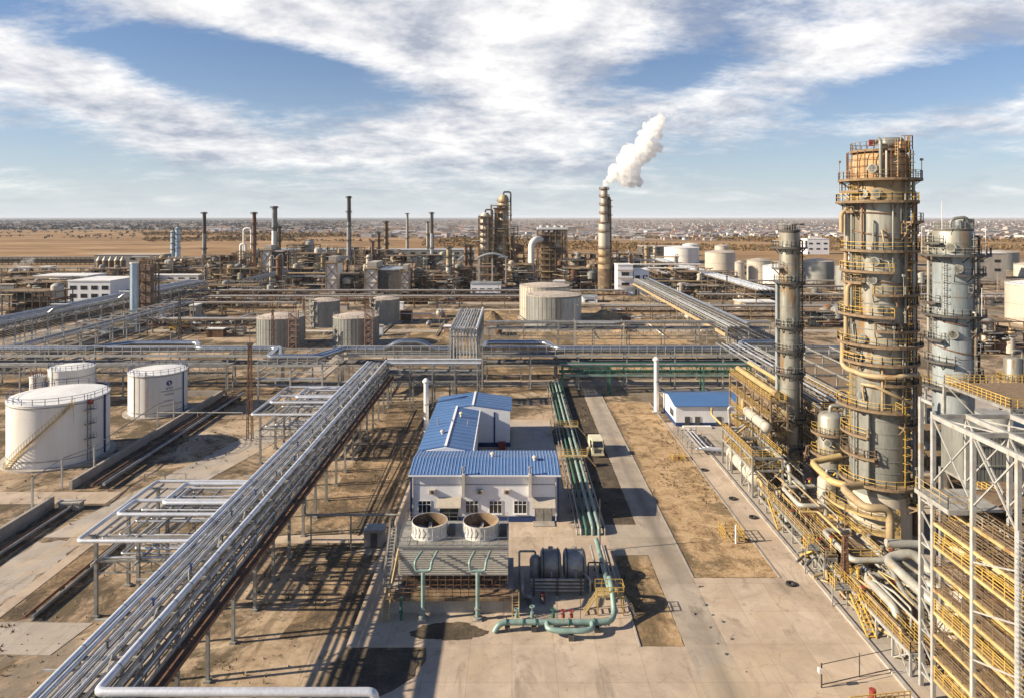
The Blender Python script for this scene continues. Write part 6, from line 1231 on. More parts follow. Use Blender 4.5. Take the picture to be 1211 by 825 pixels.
for i in range(40):
    x, y = rq.uniform(39, 47), rq.uniform(68, 118)
    p = thing('gate_valve', 'one of the small handwheel valves among the process unit pipes', 'valve', (x, y, 0), 'handwheel valves in the process unit'); z = rq.uniform(1, 4)
    MB().cyl(x, y, 0, z, .09, 6).cyl(x, y, z, z + .5, .2, 8).build('body', M[rq.choice(('yellow', 'rust', 'clad_dark', 'pipe_grey'))], p); MB().sector(x, y, .2, .3, z + .7, z + .76, 0, 360, 10).bar((x, y, z + .5), (x, y, z + .73), .06).bar((x - .25, y, z + .73), (x + .25, y, z + .73), .05).build('handwheel', M[rq.choice(('red', 'yellow', 'steel_dark'))], p)
for i in range(16):
    x, y = rq.uniform(39.4, 49.5), rq.uniform(68, 124)
    p = thing('pump', 'one of the small pump sets standing on the process unit floor', 'pump', (x, y, 0), 'pump sets on the process unit floor')
    MB().vessel((x, y, .75), 1.0, .32, 'y', 10).build('motor', M[('pipe_tan', 'red', 'clad_dark', 'teal')[i % 4]], p); MB().box(x - .5, x + .5, y - .5, y + 1.7, .12, .35).build('base', M['concrete_wall'], p); MB().cyl(x, y - .4, .3, 1.3, .3, 10).build('casing', M['clad_dark'], p)

# lattice post by the kerb
mast(39.3, 80.6, 7.5, .38, 'short rusty lattice post on the kerb beside the yellow landing', k=.8)

# ------------------------------------------------------------------ air cooler frame at the right edge
AC = thing('air_cooler', 'tall pale steel frame with nine yellow railed floors and crossed braces', 'steel frame', (44, 58, 0))
XW = 39.3; cols = [(XW, 65.6, 27.8, .34), (XW, 63.7, 26.9, .34), (XW, 58.2, 26.6, .34), (XW, 53.0, 26.6, .34), (XW, 48.5, 26.6, .34), (42.4, 63.7, 26.6, .3), (42.4, 58.2, 26.6, .3), (42.4, 53, 26.6, .3), (46.5, 63.7, 26.6, .3), (46.5, 58.2, 26.6, .3), (51, 63.7, 26.6, .3), (51, 58.2, 26.6, .3), (46.5, 53, 26.6, .3), (51, 53, 26.6, .3)]
for x, y, h, w_ in cols: MB().bar((x, y, .1), (x, y, h), w_).build('column', M['steel_light'], AC)
fl = [.0 + 2.07 * k for k in range(1, 10)]
for k, z in enumerate(fl):
    b = MB().bar((XW, 48, z), (XW, 63.7, z), .16, .28); b.bar((42.4, 48, z), (42.4, 63.7, z), .16, .26)
    for y in (50.5, 53, 55.6, 58.2, 61, 63.7): b.bar((XW, y, z - .02), (52, y, z - .02), .14, .22)
    b.build('beam', M['yellow_pale'], AC)
    d = MB().box(XW + .15, 40.25, 48, 63.6, z + .1, z + .15).box(42.6, 43.6, 48, 63.6, z + .1, z + .15).build('walkway', M['grate'], AC)
    MB().rail([(XW, 48, z + .15), (XW, 63.5, z + .15)], 1.15, .06, 1.3, (.28, .55, .8, 1)).rail([(40.25, 48, z + .15), (40.25, 63.5, z + .15)], 1.15, .045, 1.9, (.25, .5, .75, 1)).build('railing', M['brown_steel' if k % 3 else 'yellow'], d)
    pq = MB()
    for i_ in range(5): pq.tube([(40.5 + .38 * i_, 48, z + .2 + .18 * (i_ % 2)), (40.5 + .38 * i_, 63.4, z + .2 + .18 * (i_ % 2))], .06, 6).build('pipe', M[('yellow', 'rust', 'yellow_pale', 'brown_steel', 'pipe_grey')[(i_ + k) % 5]], AC); pq = MB()
    if k < 8:
        fb = MB().box(44.6, 52, 48.5, 63, z + .3, z + 1.5); fb.build('tube_bundle', M['brown_steel'], AC)
    br_ = MB().bar((XW - .03, 58.2, z - .9), (XW - .03, 53.0, z + 1.0), .14) if k % 2 else MB().bar((XW, 65.6, z - .6), (XW, 63.7, z - .6), .14)
    br_.bar((XW, 65.6, z + .4), (XW, 63.7, z - .9), .12); br_.bar((XW, 53.0, z + .6), (40.9, 53, z + .6), .14).build('strut', M['steel_light'], AC)
# top gallery
for z, w_ in ((26.5, .42),):
    b = MB()
    for x in (XW, 42.4, 46.5, 51): b.bar((x, 48, z), (x, 63.7, z), .3, w_)
    b.bar((XW, 63.7, 27.6), (XW, 65.6, 27.6), .2, .3)
    b.build('beam', M['steel_light'], AC); b = MB()
    for y in (53, 58.2, 63.7): b.bar((XW, y, z - .03), (51, y, z - .03), .28, .4)
    b.build('beam', M['steel'], AC)
b = MB()
for (xa, ya), (xb, yb) in (((XW, 63.7), (XW, 58.2)), ((XW, 58.2), (XW, 53)), ((42.4, 58.2), (42.4, 53)), ((42.4, 63.7), (42.4, 58.2)), ((42.4, 58.2), (46.5, 58.2))):
    b.bar((xa, ya, 20.4), (xb, yb, 26.3), .12); b.bar((xb, yb, 20.4), (xa, ya, 26.3), .12)
b.bar((XW, 63.7, 26.4), (42.4, 58.2, 26.4), .12).bar((42.4, 63.7, 26.4), (46.5, 58.2, 26.4), .12).bar((46.5, 58.2, 26.4), (42.4, 53, 26.4), .12).build('bracing', M['steel_light'], AC)
d = MB().box(37.4, XW + 3, 58.6, 63.4, 19.7, 19.85).box(37.36, 37.46, 58.6, 63.4, 19.55, 19.95).box(37.4, XW, 58.52, 58.62, 19.5, 19.93).build('top_deck', M['steel'], AC)
MB().rail([(37.5, 63.4, 19.85), (37.5, 58.7, 19.85), (XW, 58.7, 19.85)], 1.15, .05, 1.2).build('railing', M['yellow_pale'], d)
d = MB().box(42.6, 60, 48, 63.5, 19.6, 19.75).build('top_deck', M['grate'], AC)
g = MB()
for i in range(22): g.box(44 + .35 * i, 44.26 + .35 * i, 66.0, 66.1, 19.5, 24.5)
g.box(44, 52, 66.1, 70, 19.5, 24.4); g.bar((44, 65.95, 21), (52, 65.95, 21), .12).bar((44, 65.95, 23), (52, 65.95, 23), .12); g.build('fan_housing', M['clad_dark'], AC)
MB().cyl(48, 68, 24.4, 25.6, 1.6, 24).build('fan_ring', M['steel'], AC)
for x, y in ((44, 66), (52, 66), (44, 70), (52, 70)): MB().bar((x, y, 0), (x, y, 19.5), .34).build('column', M['steel'], AC)
l = MB()
for o in (-.45, .45): l.bar((38.9, 51.9 + o, 0), (38.9, 51.9 + o, 21), .16)
for i in range(52): l.bar((38.75, 51.3, .4 * i), (38.75, 52.5, .4 * i), .08, .05)
l.build('ladder', M['galv'], AC)
t2p = frame('yellow railed top platform between the air cooler frame and the bluish column', 57, 72, 78, 90, (12, 18, 23.2), 'steel', 3, 2, 'grate', 'yellow', railsides='wsn', colw=.32, step=.8)
tag(MB().tube([(56, 64, 22.0), (53.5, 64, 22.0), (53.5, 58, 22.0)], .35, 10).build('process_pipe', M['pipe_grey']), 'grey elbow pipe lying on the air cooler deck beside the drum', 'pipe')
frame('dark steel frame with yellow decks in the shadow below the bluish column', 60, 78, 94, 106, (5, 9, 13), 'brown_steel', 3, 2, 'grate', 'yellow', colw=.32)

# ------------------------------------------------------------------ works in the middle distance
def chimney(u, v0, v1, Y, w, label, m='steel', rings=3, m2=None, taper=.8, base=None):
    x, h, r = XU(u, Y), ZV(v1, Y), w * Y / F / 2
    t = thing('chimney', label, 'chimney', (x, Y, 0)); k = .62
    MB().lathe((x, Y, 0), [(r * 1.15, 0), (r, h * .3), (r * (1 - (1 - taper) * k), h * k)], 18).build('shaft', M[m], t)
    MB().lathe((x, Y, 0), [(r * (1 - (1 - taper) * k), h * k), (r * taper, h), (r * taper * .8, h), (r * taper * .8, h - 2)], 18).build('shaft', M[m2 or m], t)
    for i in range(rings):
        z = h * (.35 + .62 * i / max(1, rings - 1)); p = MB().sector(x, Y, r * .7, r + 1.1, z, z + .3).build('platform', M['steel_dark'], t); MB().arcrail(x, Y, r + 1.0, z + .3, 0, 360, 1.1, .12).build('railing', M['steel_dark'], p)
    MB().bar((x + r + .4, Y - .3, 0), (x + r * taper + .4, Y - .3, h), .35).build('ladder', M['steel_dark'], t)
    if base: MB().box(x - base, x + base, Y - base, Y + base, 0, 7).build('base', M['brown_steel'], t)
    return t
chimney(242, 319, 251, 586, 4.4, 'slim pale chimney standing alone near the dry plain', 'galv_dull', 2, 'steel_dark')
chimney(301, 330, 251, 500, 4.5, 'dark rusty chimney beside the white inverted U duct', 'rust', 5)
chimney(413, 318, 232, 640, 5.0, 'tallest slim grey chimney, standing among the furnaces', 'galv_dull', 4, 'steel_dark')
chimney(482, 300, 252, 860, 3.0, 'thin far chimney by the dry plain between two taller ones', 'steel', 2)
chimney(511, 318, 251, 600, 3.8, 'thin pale chimney with a dark top next to a shorter twin', 'galv', 2, 'steel_dark')
chimney(506, 303, 262, 690, 3.2, 'short grey chimney just behind the thin pale one', 'steel', 3)
chimney(325, 322, 244, 560, 6.2, 'white column chimney with a slender attached riser', 'white', 3, 'galv_dull', .9)
chimney(331, 318, 268, 562, 2.6, 'brown riser stack clamped to the white column chimney', 'brown_steel', 3)
chimney(457, 318, 262, 600, 5.2, 'brown stubby stack with several collars between the furnaces', 'brown_steel', 5, None, .75)
chimney(448, 318, 275, 590, 4.0, 'lower brown stack beside the stubby collared one', 'brown_steel', 4)
chimney(441, 322, 286, 560, 3.6, 'short red rust stack left of the brown collared stacks', 'rust', 2)

# smoking chimney with its twin riser
Y = 413; x = XU(715, Y)
SM = thing('smoking_chimney', 'rusty tapering chimney giving off the white plume', 'chimney', (x, Y, 0))
MB().lathe((x, Y, 0), [(3.9, 0), (3.8, 14)], 24).build('shaft', M['brown_steel'], SM)
MB().lathe((x, Y, 0), [(3.8, 14), (3.6, 25)], 24).build('shaft', M['pipe_tan'], SM)
MB().lathe((x, Y, 0), [(3.6, 25), (3.4, 40), (3.2, 41.5), (2.4, 43)], 24).build('shaft', M['tank_tan'], SM)
MB().lathe((x, Y, 0), [(2.3, 42.5), (2.0, 58), (2.05, 63), (1.7, 63), (1.7, 61)], 24).build('shaft', M['tank_tan'], SM)
for z, rr_ in ((17, 4.8), (21.5, 4.8), (26, 4.6), (36, 4.3), (41.5, 4.3), (47, 3.2), (52, 3.1), (57, 3.2), (61.5, 3.1)):
    p = MB().sector(x, Y, 1.9, rr_, z, z + .4).build('platform', M['rust'], SM); MB().arcrail(x, Y, rr_ - .1, z + .4, 0, 360, 1.2, .14).build('railing', M['brown_steel'], p)
MB().lathe((x + 3.0, Y + .5, 0), [(1.5, 0), (1.5, 44), (1.3, 55), (.8, 57), (.01, 57.3)], 16).build('riser', M['brown_steel'], SM)
for z in (30, 38, 46, 51, 55): MB().sector(x + 3.0, Y + .5, 1.2, 2.3, z, z + .4).build('platform', M['steel_dark'], SM)
for i in range(6): z = 3 + i * 4.2; MB().box(x + 3.2, x + 8, Y - 2, Y + 3, z, z + .4).build('landing', M['brown_steel'], SM)
for xx in (4, 8):
    for yy in (-2, 3): MB().bar((x + xx, Y + yy, 0), (x + xx, Y + yy, 26), .4).build('column', M['brown_steel'], SM)

def unit(label, u0, u1, v0, vb, Y, dep, nl, cm='brown_steel', nx=4, ny=2, deck='brown_steel', rail='brown_steel', fill=0, seed=1, cover=1.0, name='process_structure', brace=True):
    x0, x1, h = XU(u0, Y), XU(u1, Y), ZV(v0, Y)
    t = frame(label, x0, x1, Y, Y + dep, [h * (i + 1) / nl for i in range(nl)], cm, nx, ny, deck, rail, brace, name, max(.35, .6 * Y / 500), 'steel frame', 'sw', step=3.0, cover=cover)
    q = random.Random(seed)
    for i in range(fill):
        r_ = q.uniform(.10, .22) * min(x1 - x0, dep, 16); l = int(q.random() * nl); z = h * l / nl; hh = h / nl * q.uniform(.55, 1.6); x = q.uniform(x0 + r_, x1 - r_); yy = q.uniform(Y + r_ * .4, Y + dep - r_)
        MB().lathe((x, yy, z), [(r_, .3), (r_, hh), (r_ * .6, hh + r_ * .35), (.01, hh + r_ * .5)], 14).build('vessel', M[q.choice(('pipe_tan', 'tank_tan', 'pipe_grey', 'clad', 'rust', 'tank_grey'))], t)
    for i in range(max(3, fill // 2)):
        w_ = (x1 - x0) * q.uniform(.12, .3); x = q.uniform(x0 + .4, x1 - w_ - .4); l = int(q.random() * nl); z = h * l / nl; hh = h / nl * q.choice((.7, .8, 1.6)); yy = Y + .6 + q.uniform(0, dep * .5)
        MB().box(x, x + w_, yy, yy + dep * .35, z + .1, min(z + hh, h - .3)).build('equipment_box', M[q.choice(('brown_steel', 'rust', 'tank_tan', 'steel_dark', 'tank_grey', 'pipe_tan'))], t)
    for i in range(fill * 2):
        x, z = q.uniform(x0, x1), q.uniform(1, h); MB().tube([(x, Y - .5, z), (x + q.uniform(-9, 9), Y - .5, z), (x + q.uniform(-9, 9), Y + dep, z)], q.uniform(.15, .4), 6).build('pipe', M[q.choice(('galv_dull', 'pipe_tan', 'pipe_grey', 'rust'))], t)
    return t
# reactor block with stepped frames, finned tower and duct
TALL = unit('brown reactor frame, tallest of the stepped pair left of the bent duct', 581, 604, 243, 335, 470, 13, 10, nx=4, ny=3, deck='pipe_tan', rail='tank_tan', fill=9, seed=4).name
MB().box(XU(585, 471), XU(600, 471), 473.5, 481, 0, ZV(247, 471)).build('casing', M['brown_steel'], SC.objects[TALL])
for u0, v0, Y, r_, v1, lab, mm in ((574.5, 335, 474, 3.6, 252, 'tan banded reactor column left of the tallest brown frame', 'tank_tan'), (596, 335, 476, 3.6, 231, 'tan reactor head rising above the tallest brown frame', 'pipe_tan')):
    x, h = XU(u0, Y), ZV(v1, Y); t = thing('reactor_column', lab, 'column', (x, Y, 0)); MB().lathe((x, Y, 0), [(r_, 0), (r_, h - 2), (r_ * .6, h), (.01, h + .6)], 22).build('shell', M[mm], t)
    for i in range(9):
        z = h * (.2 + .09 * i)
        if lab.startswith('tan banded') or i > 6: p = MB().sector(x, Y, r_, r_ + 1.2, z, z + .5).build('platform', M['brown_steel'], t); MB().arcrail(x, Y, r_ + 1.1, z + .5, 0, 360, 1.2, .14).build('railing', M['brown_steel'], p)
    MB().tube([(x, Y, h), (x, Y, h + 2.2), (x + r_ + 1.4, Y, h + 2.2), (x + r_ + 1.4, Y, h - 18)], .6, 10).build('vapour_pipe', M['steel_dark'], t)
unit('open brown frame right of the reactor pair with tan vessels', 585, 620, 290, 335, 480, 14, 5, nx=5, fill=10, seed=7)
t = unit('square brown scaffold tower with a white fan deck on its top', 637, 671, 272, 337, 462, 19, 9, nx=6, ny=3, deck='pipe_tan', rail='tank_tan', fill=6, seed=9)
X0, X1, hh = XU(637, 462), XU(671, 462), ZV(272, 462)
MB().box(X0 - .6, X1 + .6, 461.4, 481.6, hh + .2, hh + 1.6).build('fan_deck', M['white_roof'], t)
for i in range(4): MB().cyl(X0 + 2.6 + i * 4.8, 466, hh + 1.6, hh + 2.8, 1.7, 14).build('fan', M['steel_light'], t)
MB().box(X0 + 2.5, X1 - 2.5, 465, 478, 0, hh - 2).build('casing', M['brown_steel'], t)
unit('brown open frame wrapped around the tan banded reactor column', 566.5, 583, 256, 335, 469, 11, 10, nx=4, ny=3, deck='pipe_tan', rail='tank_tan', fill=3, seed=71, cover=.3)
unit('brown stair frame on the far side of the tallest brown frame', 604, 613, 268, 335, 472, 11, 8, nx=3, ny=2, deck='pipe_tan', rail='brown_steel', fill=4, seed=72, cover=.6)
upipe('thick white duct bending into the brown scaffold tower', [(XU(629, 455), 455, 0), (XU(629, 455), 455, 27.5), (XU(634, 455), 457, 30), (XU(641, 455), 463, 30)], 2.1, 'white')
chimney(531, 346, 292, 420, 7.0, 'tan capped vessel tower among the brown frames west of the arched roof', 'tank_tan', 4, 'pipe_tan', .7)
chimney(551, 333, 290, 470, 4.4, 'rusty twin stack just west of the arched roof shelter', 'rust', 4); chimney(557, 333, 291, 472, 4.0, 'dark rust stack touching its twin near the arched roof shelter', 'brown_steel', 4)
# arched roof shelter over the blue white compressor house
A = thing('arched_shelter', 'open brown shelter with a pale blue arched roof', 'shelter', (XU(582, 405), 405, 0)); Y = 405
xa, xb = XU(566.5, Y), XU(598.5, Y); h = ZV(306, Y)
for x in (xa, (xa + xb) / 2, xb):
    for y in (Y, Y + 12): MB().bar((x, y, 0), (x, y, h), .7).build('column', M['tank_tan'], A)
rf = MB(); n = 12
vs = [(xa - 1 + (xb - xa + 2) * i / n, yy, h + 2.6 * math.sin(math.pi * i / n) + dz) for yy in (Y - 1, Y + 13) for dz in (0, .4) for i in range(n + 1)]
m_ = n + 1
rf.add(vs, [(i, i + 1, m_ + i + 1, m_ + i) for i in range(n)] + [(m_ + i, m_ + i + 1, 3 * m_ + i + 1, 3 * m_ + i) for i in range(n)] + [(i, i + 1, 2 * m_ + i + 1, 2 * m_ + i) for i in range(n)]); rf.build('roof', M['clad_blue'], A)
for z in (5, 10, 15): MB().box(xa + .5, xb - .5, Y + 1, Y + 12, z, z + .4).build('deck', M['rust'], A)
for i in range(5): MB().vessel((xa + 2.5 + i * 2.8, Y + 2, 2 + 3 * (i % 4)), 6, 1.2, 'y', 12).build('exchanger', M['pipe_tan' if i % 2 else 'clad_orange'], A)
def house(u0, u1, v0, vb, dep, label, m='wall', rm='white_roof', win=3, plinth=None, rise=0):
    Y = H * F / (vb - V0); x0, x1, h = XU(u0, Y), XU(u1, Y), ZV(v0, Y)
    t = thing('works_building', label, 'building', ((x0 + x1) / 2, Y, 0)); MB().box(x0, x1, Y, Y + dep, 0, h).build('wall', M[m], t)
    r_ = MB()
    if rise: gable(r_, x0, x1, Y, Y + dep, h, rise, 'x')
    else: r_.box(x0 - .3, x1 + .3, Y - .3, Y + dep + .3, h, h + .5)
    r_.build('roof', M[rm], t)
    for i in range(win):
        wx = x0 + (x1 - x0) * (i + .5) / win; ww = min(2.2, (x1 - x0) / win * .3)
        for z in ((h * .35,) if h < 9 else (h * .3, h * .65)): MB().box(wx - ww, wx + ww, Y - .12, Y, z, z + min(2, h * .25)).build('window', M['glass'], t)
    if plinth: MB().box(x0 - .05, x1 + .05, Y - .06, Y + dep, 0, h * .18).build('plinth', M[plinth], t)
    MB().box(x0 + 1, x0 + 2.6, Y - .1, Y, 0, min(3, h * .5)).build('door', M['steel_dark'], t); return t
house(557, 593, 336, 349, 14, 'low blue white compressor house before the arched shelter', 'wall', 'clad_blue', 4, 'blue_paint')
t = house(731, 749, 314, 349, 12, 'tall white stair tower building beside the smoking chimney', 'wall', 'white_roof', 1)
house(750, 768, 320, 348.5, 12, 'white annex with two dark windows joined to the stair tower building', 'wall', 'white_roof', 2)
for z in (5, 9.5, 14): MB().box(XU(731, 394) - .3, XU(749, 394) + .3, 393.6, 394.4, z, z + .5).build('band', M['brick'], t)
house(81, 131, 333, 360.5, 26, 'bluish white two storey works building by the western trestle', 'wall', 'white_roof', 4)
house(40, 104, 327, 341, 20, 'long white flat roofed shed behind the bluish white works building', 'wall', 'white_roof', 6)
house(0, 17, 337, 352, 12, 'grey block at the picture edge above the dark steel gallery', 'tank_grey', 'tank_roof', 2)
house(128, 235, 326, 332, 9, 'long low white roofed gallery behind the blue column', 'white', 'white_roof', 8)
house(876, 920, 358, 366, 10, 'cream low building with a dark window before the tan tanks', 'tank_tan', 'white_roof', 2)
house(955, 981, 283, 301, 18, 'white works building at the edge of the far tanks', 'wall', 'white_roof', 3)
house(690, 707, 352, 358, 8, 'small pale blue roofed hut near the tank pair', 'wall', 'clad_blue', 1, None, 1)
house(655, 668, 333, 346, 6, 'small white box hut below the brown scaffold tower', 'white', 'white_roof', 1)
house(268, 300, 340, 348, 9, 'pale shed with dark doorway under the western trestle end', 'wall', 'tank_roof', 3)
house(310, 420, 296, 312, 25, 'long grey blue roofed hall behind the furnaces', 'tank_grey', 'clad_blue', 9)
house(430, 560, 296, 310, 22, 'long grey hall with a pale roof stretching behind the thin chimneys', 'tank_grey', 'galv', 10)
house(760, 810, 292, 303, 30, 'dark flat hall with a white side by the scrubland', 'steel_dark', 'tank_roof', 4)
house(112, 190, 302, 318, 20, 'dark long works hall beyond the row of tan silos', 'steel', 'tank_roof', 6)
house(18, 32, 317, 321, 8, 'tiny white hut on the dry plain', 'wall', 'white_roof', 1); house(48, 60, 316, 321, 8, 'tiny tan hut on the dry plain', 'tank_tan', 'white_roof', 1)
house(215, 240, 306, 318, 15, 'dark blue grey shed beside the slim pale chimney', 'steel_dark', 'tank_roof', 2)
house(250, 292, 309, 318, 14, 'low grey works shed right of the slim pale chimney', 'tank_grey', 'tank_roof', 3)
house(225, 232, 362, 376, 6, 'small pale blockhouse near the western yard vehicles', 'tank_tan', 'white_roof', 1)
house(1150, 1211, 353, 362, 10, 'low tan wall building beyond the bluish column', 'tank_tan', 'tank_roof', 3)
house(1150, 1190, 300, 330, 14, 'cream block seen beyond the bluish column', 'tank_tan', 'white_roof', 2)
# furnaces: white braced panels on dark boxes
def furnace(u0, u1, v0, vb, dep, label, u2=None, blue=False):
    Y = H * F / (vb - V0); x0, x1, h = XU(u0, Y), XU(u1, Y), ZV(v0, Y)
    t = thing('furnace', label, 'furnace', ((x0 + x1) / 2, Y, 0)); MB().box(x0, x1, Y, Y + dep, 1.2, h).build('casing', M['white'], t)
    b = MB(); n = 2; yv = Y - .12
    for i in range(n):
        za, zb = h * i / n + .6, h * (i + 1) / n; b.bar((x0, yv, za), (x1, yv, zb), .5).bar((x1, yv, za), (x0, yv, zb), .5).bar((x0, yv, zb), (x1, yv, zb), .5)
    for x in (x0, x1): b.bar((x, yv, 0), (x, yv, h), .6)
    b.build('bracing', M['brown_steel'], t); MB().box(x0 - .6, x1 + .6, Y - .6, Y + dep, h, h + .6).build('platform', M['brown_steel'], t)
    MB().box(x0 + 1, x1 - 1, Y + 2, Y + dep - 1, h + .6, h + 4).build('convection_box', M['tank_tan'], t); MB().rail([(x0, Y, h + .6), (x1, Y, h + .6)], 1.2, .15, 2).build('railing', M['brown_steel'], t)
    if u2: x2 = XU(u2, Y); MB().box(x1 + .05, x2, Y + .6, Y + dep, 0, h * .97).build('casing', M['steel_dark'], t); MB().box(x1 + .1, x2 + .3, Y + .3, Y + dep, h * .97, h + .3).build('roof', M['clad_blue' if blue else 'tank_roof'], t)
    return t
furnace(386, 399, 312, 349, 13, 'white braced furnace, leftmost of the three, with brown crosses')
furnace(432, 447, 319, 349, 22, 'white braced furnace with a dark casing and blue roof at its side', 474, True)
furnace(474, 484, 322, 349, 13, 'narrow white braced furnace right of the dark casing')
furnace(310, 322, 297, 332, 14, 'tan braced furnace in front of the white column chimney', 335)
# brown steel units between
for a in (('brown pipe frame between the first and second white furnaces', 400, 431, 325, 349, 402, 14, 4, 4, 8, 21), ('brown frame right of the narrow furnace crowded with vessels', 487, 528, 322, 349, 404, 16, 4, 5, 10, 22), ('low dark frame before the twin rust stacks', 536, 560, 318, 349, 420, 12, 4, 3, 6, 23),
          ('brown frame behind the leftmost furnace carrying a tan drum', 340, 385, 318, 340, 440, 14, 3, 5, 8, 24), ('dark frame on the left of the tan braced furnace', 262, 308, 318, 340, 450, 16, 3, 5, 8, 25), ('brown frame beneath the inverted U duct', 280, 308, 298, 330, 520, 14, 4, 3, 6, 26),
          ('brown frame with pipes at the foot of the smoking chimney', 668, 706, 318, 345, 425, 16, 4, 5, 9, 27), ('far brown frame between the smoking chimney and the white storage tank', 725, 775, 300, 335, 520, 18, 4, 5, 9, 28), ('low brown pipe frame left of the white storage tank', 770, 812, 312, 333, 500, 16, 3, 5, 8, 29),
          ('brown frame beside the yellow girder trestle', 765, 812, 332, 352, 400, 14, 3, 5, 7, 30), ('dim brown frame behind the furnaces near the collared stacks', 420, 470, 296, 325, 560, 16, 4, 5, 8, 31), ('dim frame around the tallest slim chimney', 395, 428, 293, 318, 640, 14, 3, 4, 6, 32),
          ('dim brown frame under the thin pale chimney', 495, 530, 302, 325, 580, 16, 3, 4, 6, 33), ('brown frame with tan drums right of the scaffold tower', 600, 634, 313, 340, 440, 14, 3, 4, 8, 34), ('long low frame in front of the twin light blue columns', 160, 205, 312, 332, 500, 14, 2, 6, 6, 35), ('dark gallery frame at the west edge near the trestle', -6, 66, 345, 385, 300, 12, 3, 9, 7, 36), ('dark pump house frame west of the bluish white works building', -10, 76, 330, 350, 385, 14, 3, 8, 8, 60), ('rusty low frame before the row of tan silos', 96, 160, 318, 333, 470, 12, 2, 6, 8, 61), ('dim frame between the silos and the twin light blue columns', 165, 232, 306, 325, 540, 16, 3, 6, 8, 62), ('brown pipe frame right of the brown lattice tower', 186, 262, 334, 350, 390, 12, 3, 6, 9, 63), ('low frame of red pipes under the western trestle end', 240, 330, 338, 352, 380, 12, 2, 7, 9, 64), ('brown frame with stair decks left of the arched shelter', 500, 540, 326, 350, 398, 10, 4, 4, 8, 65), ('low brown frame ahead of the scaffold tower', 600, 640, 328, 346, 415, 8, 3, 4, 7, 66), ('pipe frame of many levels north of the eastern trestle', 800, 872, 322, 342, 430, 14, 4, 6, 9, 67), ('low dark frame behind the thin column in the tank yard', 880, 930, 344, 362, 350, 10, 3, 5, 8, 68), ('dark upper gallery at the west edge behind the first', 20, 80, 334, 358, 372, 16, 3, 6, 8, 37),
          ('brown frame beyond the grey tank with the dish roof', 935, 985, 346, 366, 360, 12, 3, 4, 8, 38), ('low brown frame right of the thin column in the tank yard', 945, 1000, 368, 392, 280, 12, 2, 5, 8, 39), ('brown frame between the tallest and the bluish column', 1078, 1105, 320, 352, 390, 14, 4, 3, 6, 40), ('brown frame to the east of the bluish column', 1160, 1211, 380, 420, 225, 12, 3, 4, 8, 41), ('wide low frame behind the eastern trestle girder', 800, 870, 338, 356, 370, 10, 2, 6, 7, 42),
          ('tall brown frame of the western refinery block beside the tan braced furnace', 340, 372, 290, 330, 500, 16, 5, 4, 9, 51), ('dark frame with drums in front of the long blue roofed hall', 350, 392, 300, 336, 470, 14, 4, 4, 8, 52), ('brown frame with red pipes left of the inverted U ducts', 240, 282, 302, 334, 490, 14, 4, 5, 9, 53), ('brown frame filled with vessels beneath the thin chimneys', 455, 500, 303, 336, 465, 14, 4, 5, 9, 54), ('dim brown frame in front of the arched shelter columns', 536, 562, 316, 342, 425, 10, 4, 3, 7, 55),
          ('dim brown frame behind the scaffold tower', 672, 708, 300, 332, 500, 16, 4, 4, 8, 56), ('brown frame east of the smoking chimney with tan vessels', 724, 760, 306, 330, 470, 12, 3, 4, 8, 57), ('long brown frame between the far trestles and the tan tanks', 780, 840, 318, 334, 470, 14, 3, 7, 9, 58), ('dark low frame at the west edge beyond the white roofed shed', 0, 60, 322, 335, 500, 16, 2, 6, 7, 59), ('low rusty pipe frame in the yard before the small grey tanks', 420, 530, 352, 362, 352, 8, 2, 8, 5, 43), ('low rusty pipe frame in the yard west of the grey tanks', 180, 290, 352, 364, 345, 8, 2, 8, 6, 44)):
    unit(a[0], a[1], a[2], a[3], a[4], a[5], a[6], a[7], 'brown_steel' if a[10] % 3 else 'steel_dark', a[8], 2, fill=a[9], seed=a[10], cover=.8)
q = random.Random(19)
for i in range(46):
    u = q.choice((q.uniform(235, 560), q.uniform(600, 800))); v = q.uniform(318, 346)
    if 440 < u < 475 or 630 < u < 700 and v > 330: continue
    x, y = gp(u, v); h = q.uniform(9, 24); r_ = q.uniform(.7, 2.0)
    t = thing('process_column', 'one of the slender columns rising from the brown steelwork of the far works', 'column', (x, y, 0), 'slender columns in the far works')
    MB().lathe((x, y, 0), [(r_, 0), (r_, h), (r_ * .6, h + r_ * .5), (.01, h + r_ * .6)], 12).build('shell', M[q.choice(('pipe_tan', 'tank_tan', 'pipe_grey', 'clad', 'rust', 'brown_steel', 'galv_dull'))], t)
    for k in range(3): MB().sector(x, y, r_, r_ + 1, h * (.45 + .25 * k), h * (.45 + .25 * k) + .35).build('platform', M['brown_steel'], t)
    MB().tube([(x, y, h), (x, y, h + 1.5), (x + r_ + .8, y, h + 1.5), (x + r_ + .8, y, 1)], .25, 6).build('pipe', M['galv_dull'], t)
for i in range(40):
    u = q.uniform(230, 830); v = q.uniform(316, 350)
    if 550 < u < 700 and v > 325: continue
    x, y = gp(u, v); l = q.uniform(18, 60); z = q.uniform(4, 14)
    t = thing('overhead_pipe', 'one of the overhead pipe runs lacing the far works', 'pipe', (x, y, 0), 'overhead pipe runs in the far works')
    MB().tube([(x, y, z), (x + l, y, z)] if i % 3 else [(x, y, z), (x, y + l, z)], q.uniform(.25, .6), 6).build('pipe', M[q.choice(('galv', 'galv_dull', 'pipe_tan', 'white', 'rust'))], t)
    for k in (.05, .5, .95):
        p = (x + l * k, y) if i % 3 else (x, y + l * k); MB().bar((p[0], p[1], 0), (p[0], p[1], z), .4).build('post', M['brown_steel'], t)
upipe('white inverted U duct, taller of the two beside the dark rusty chimney', [(XU(289, 540), 540, 4), (XU(289, 540), 540, 36), (XU(298, 540), 540, 36), (XU(298, 540), 540, 20)], .9, 'white')
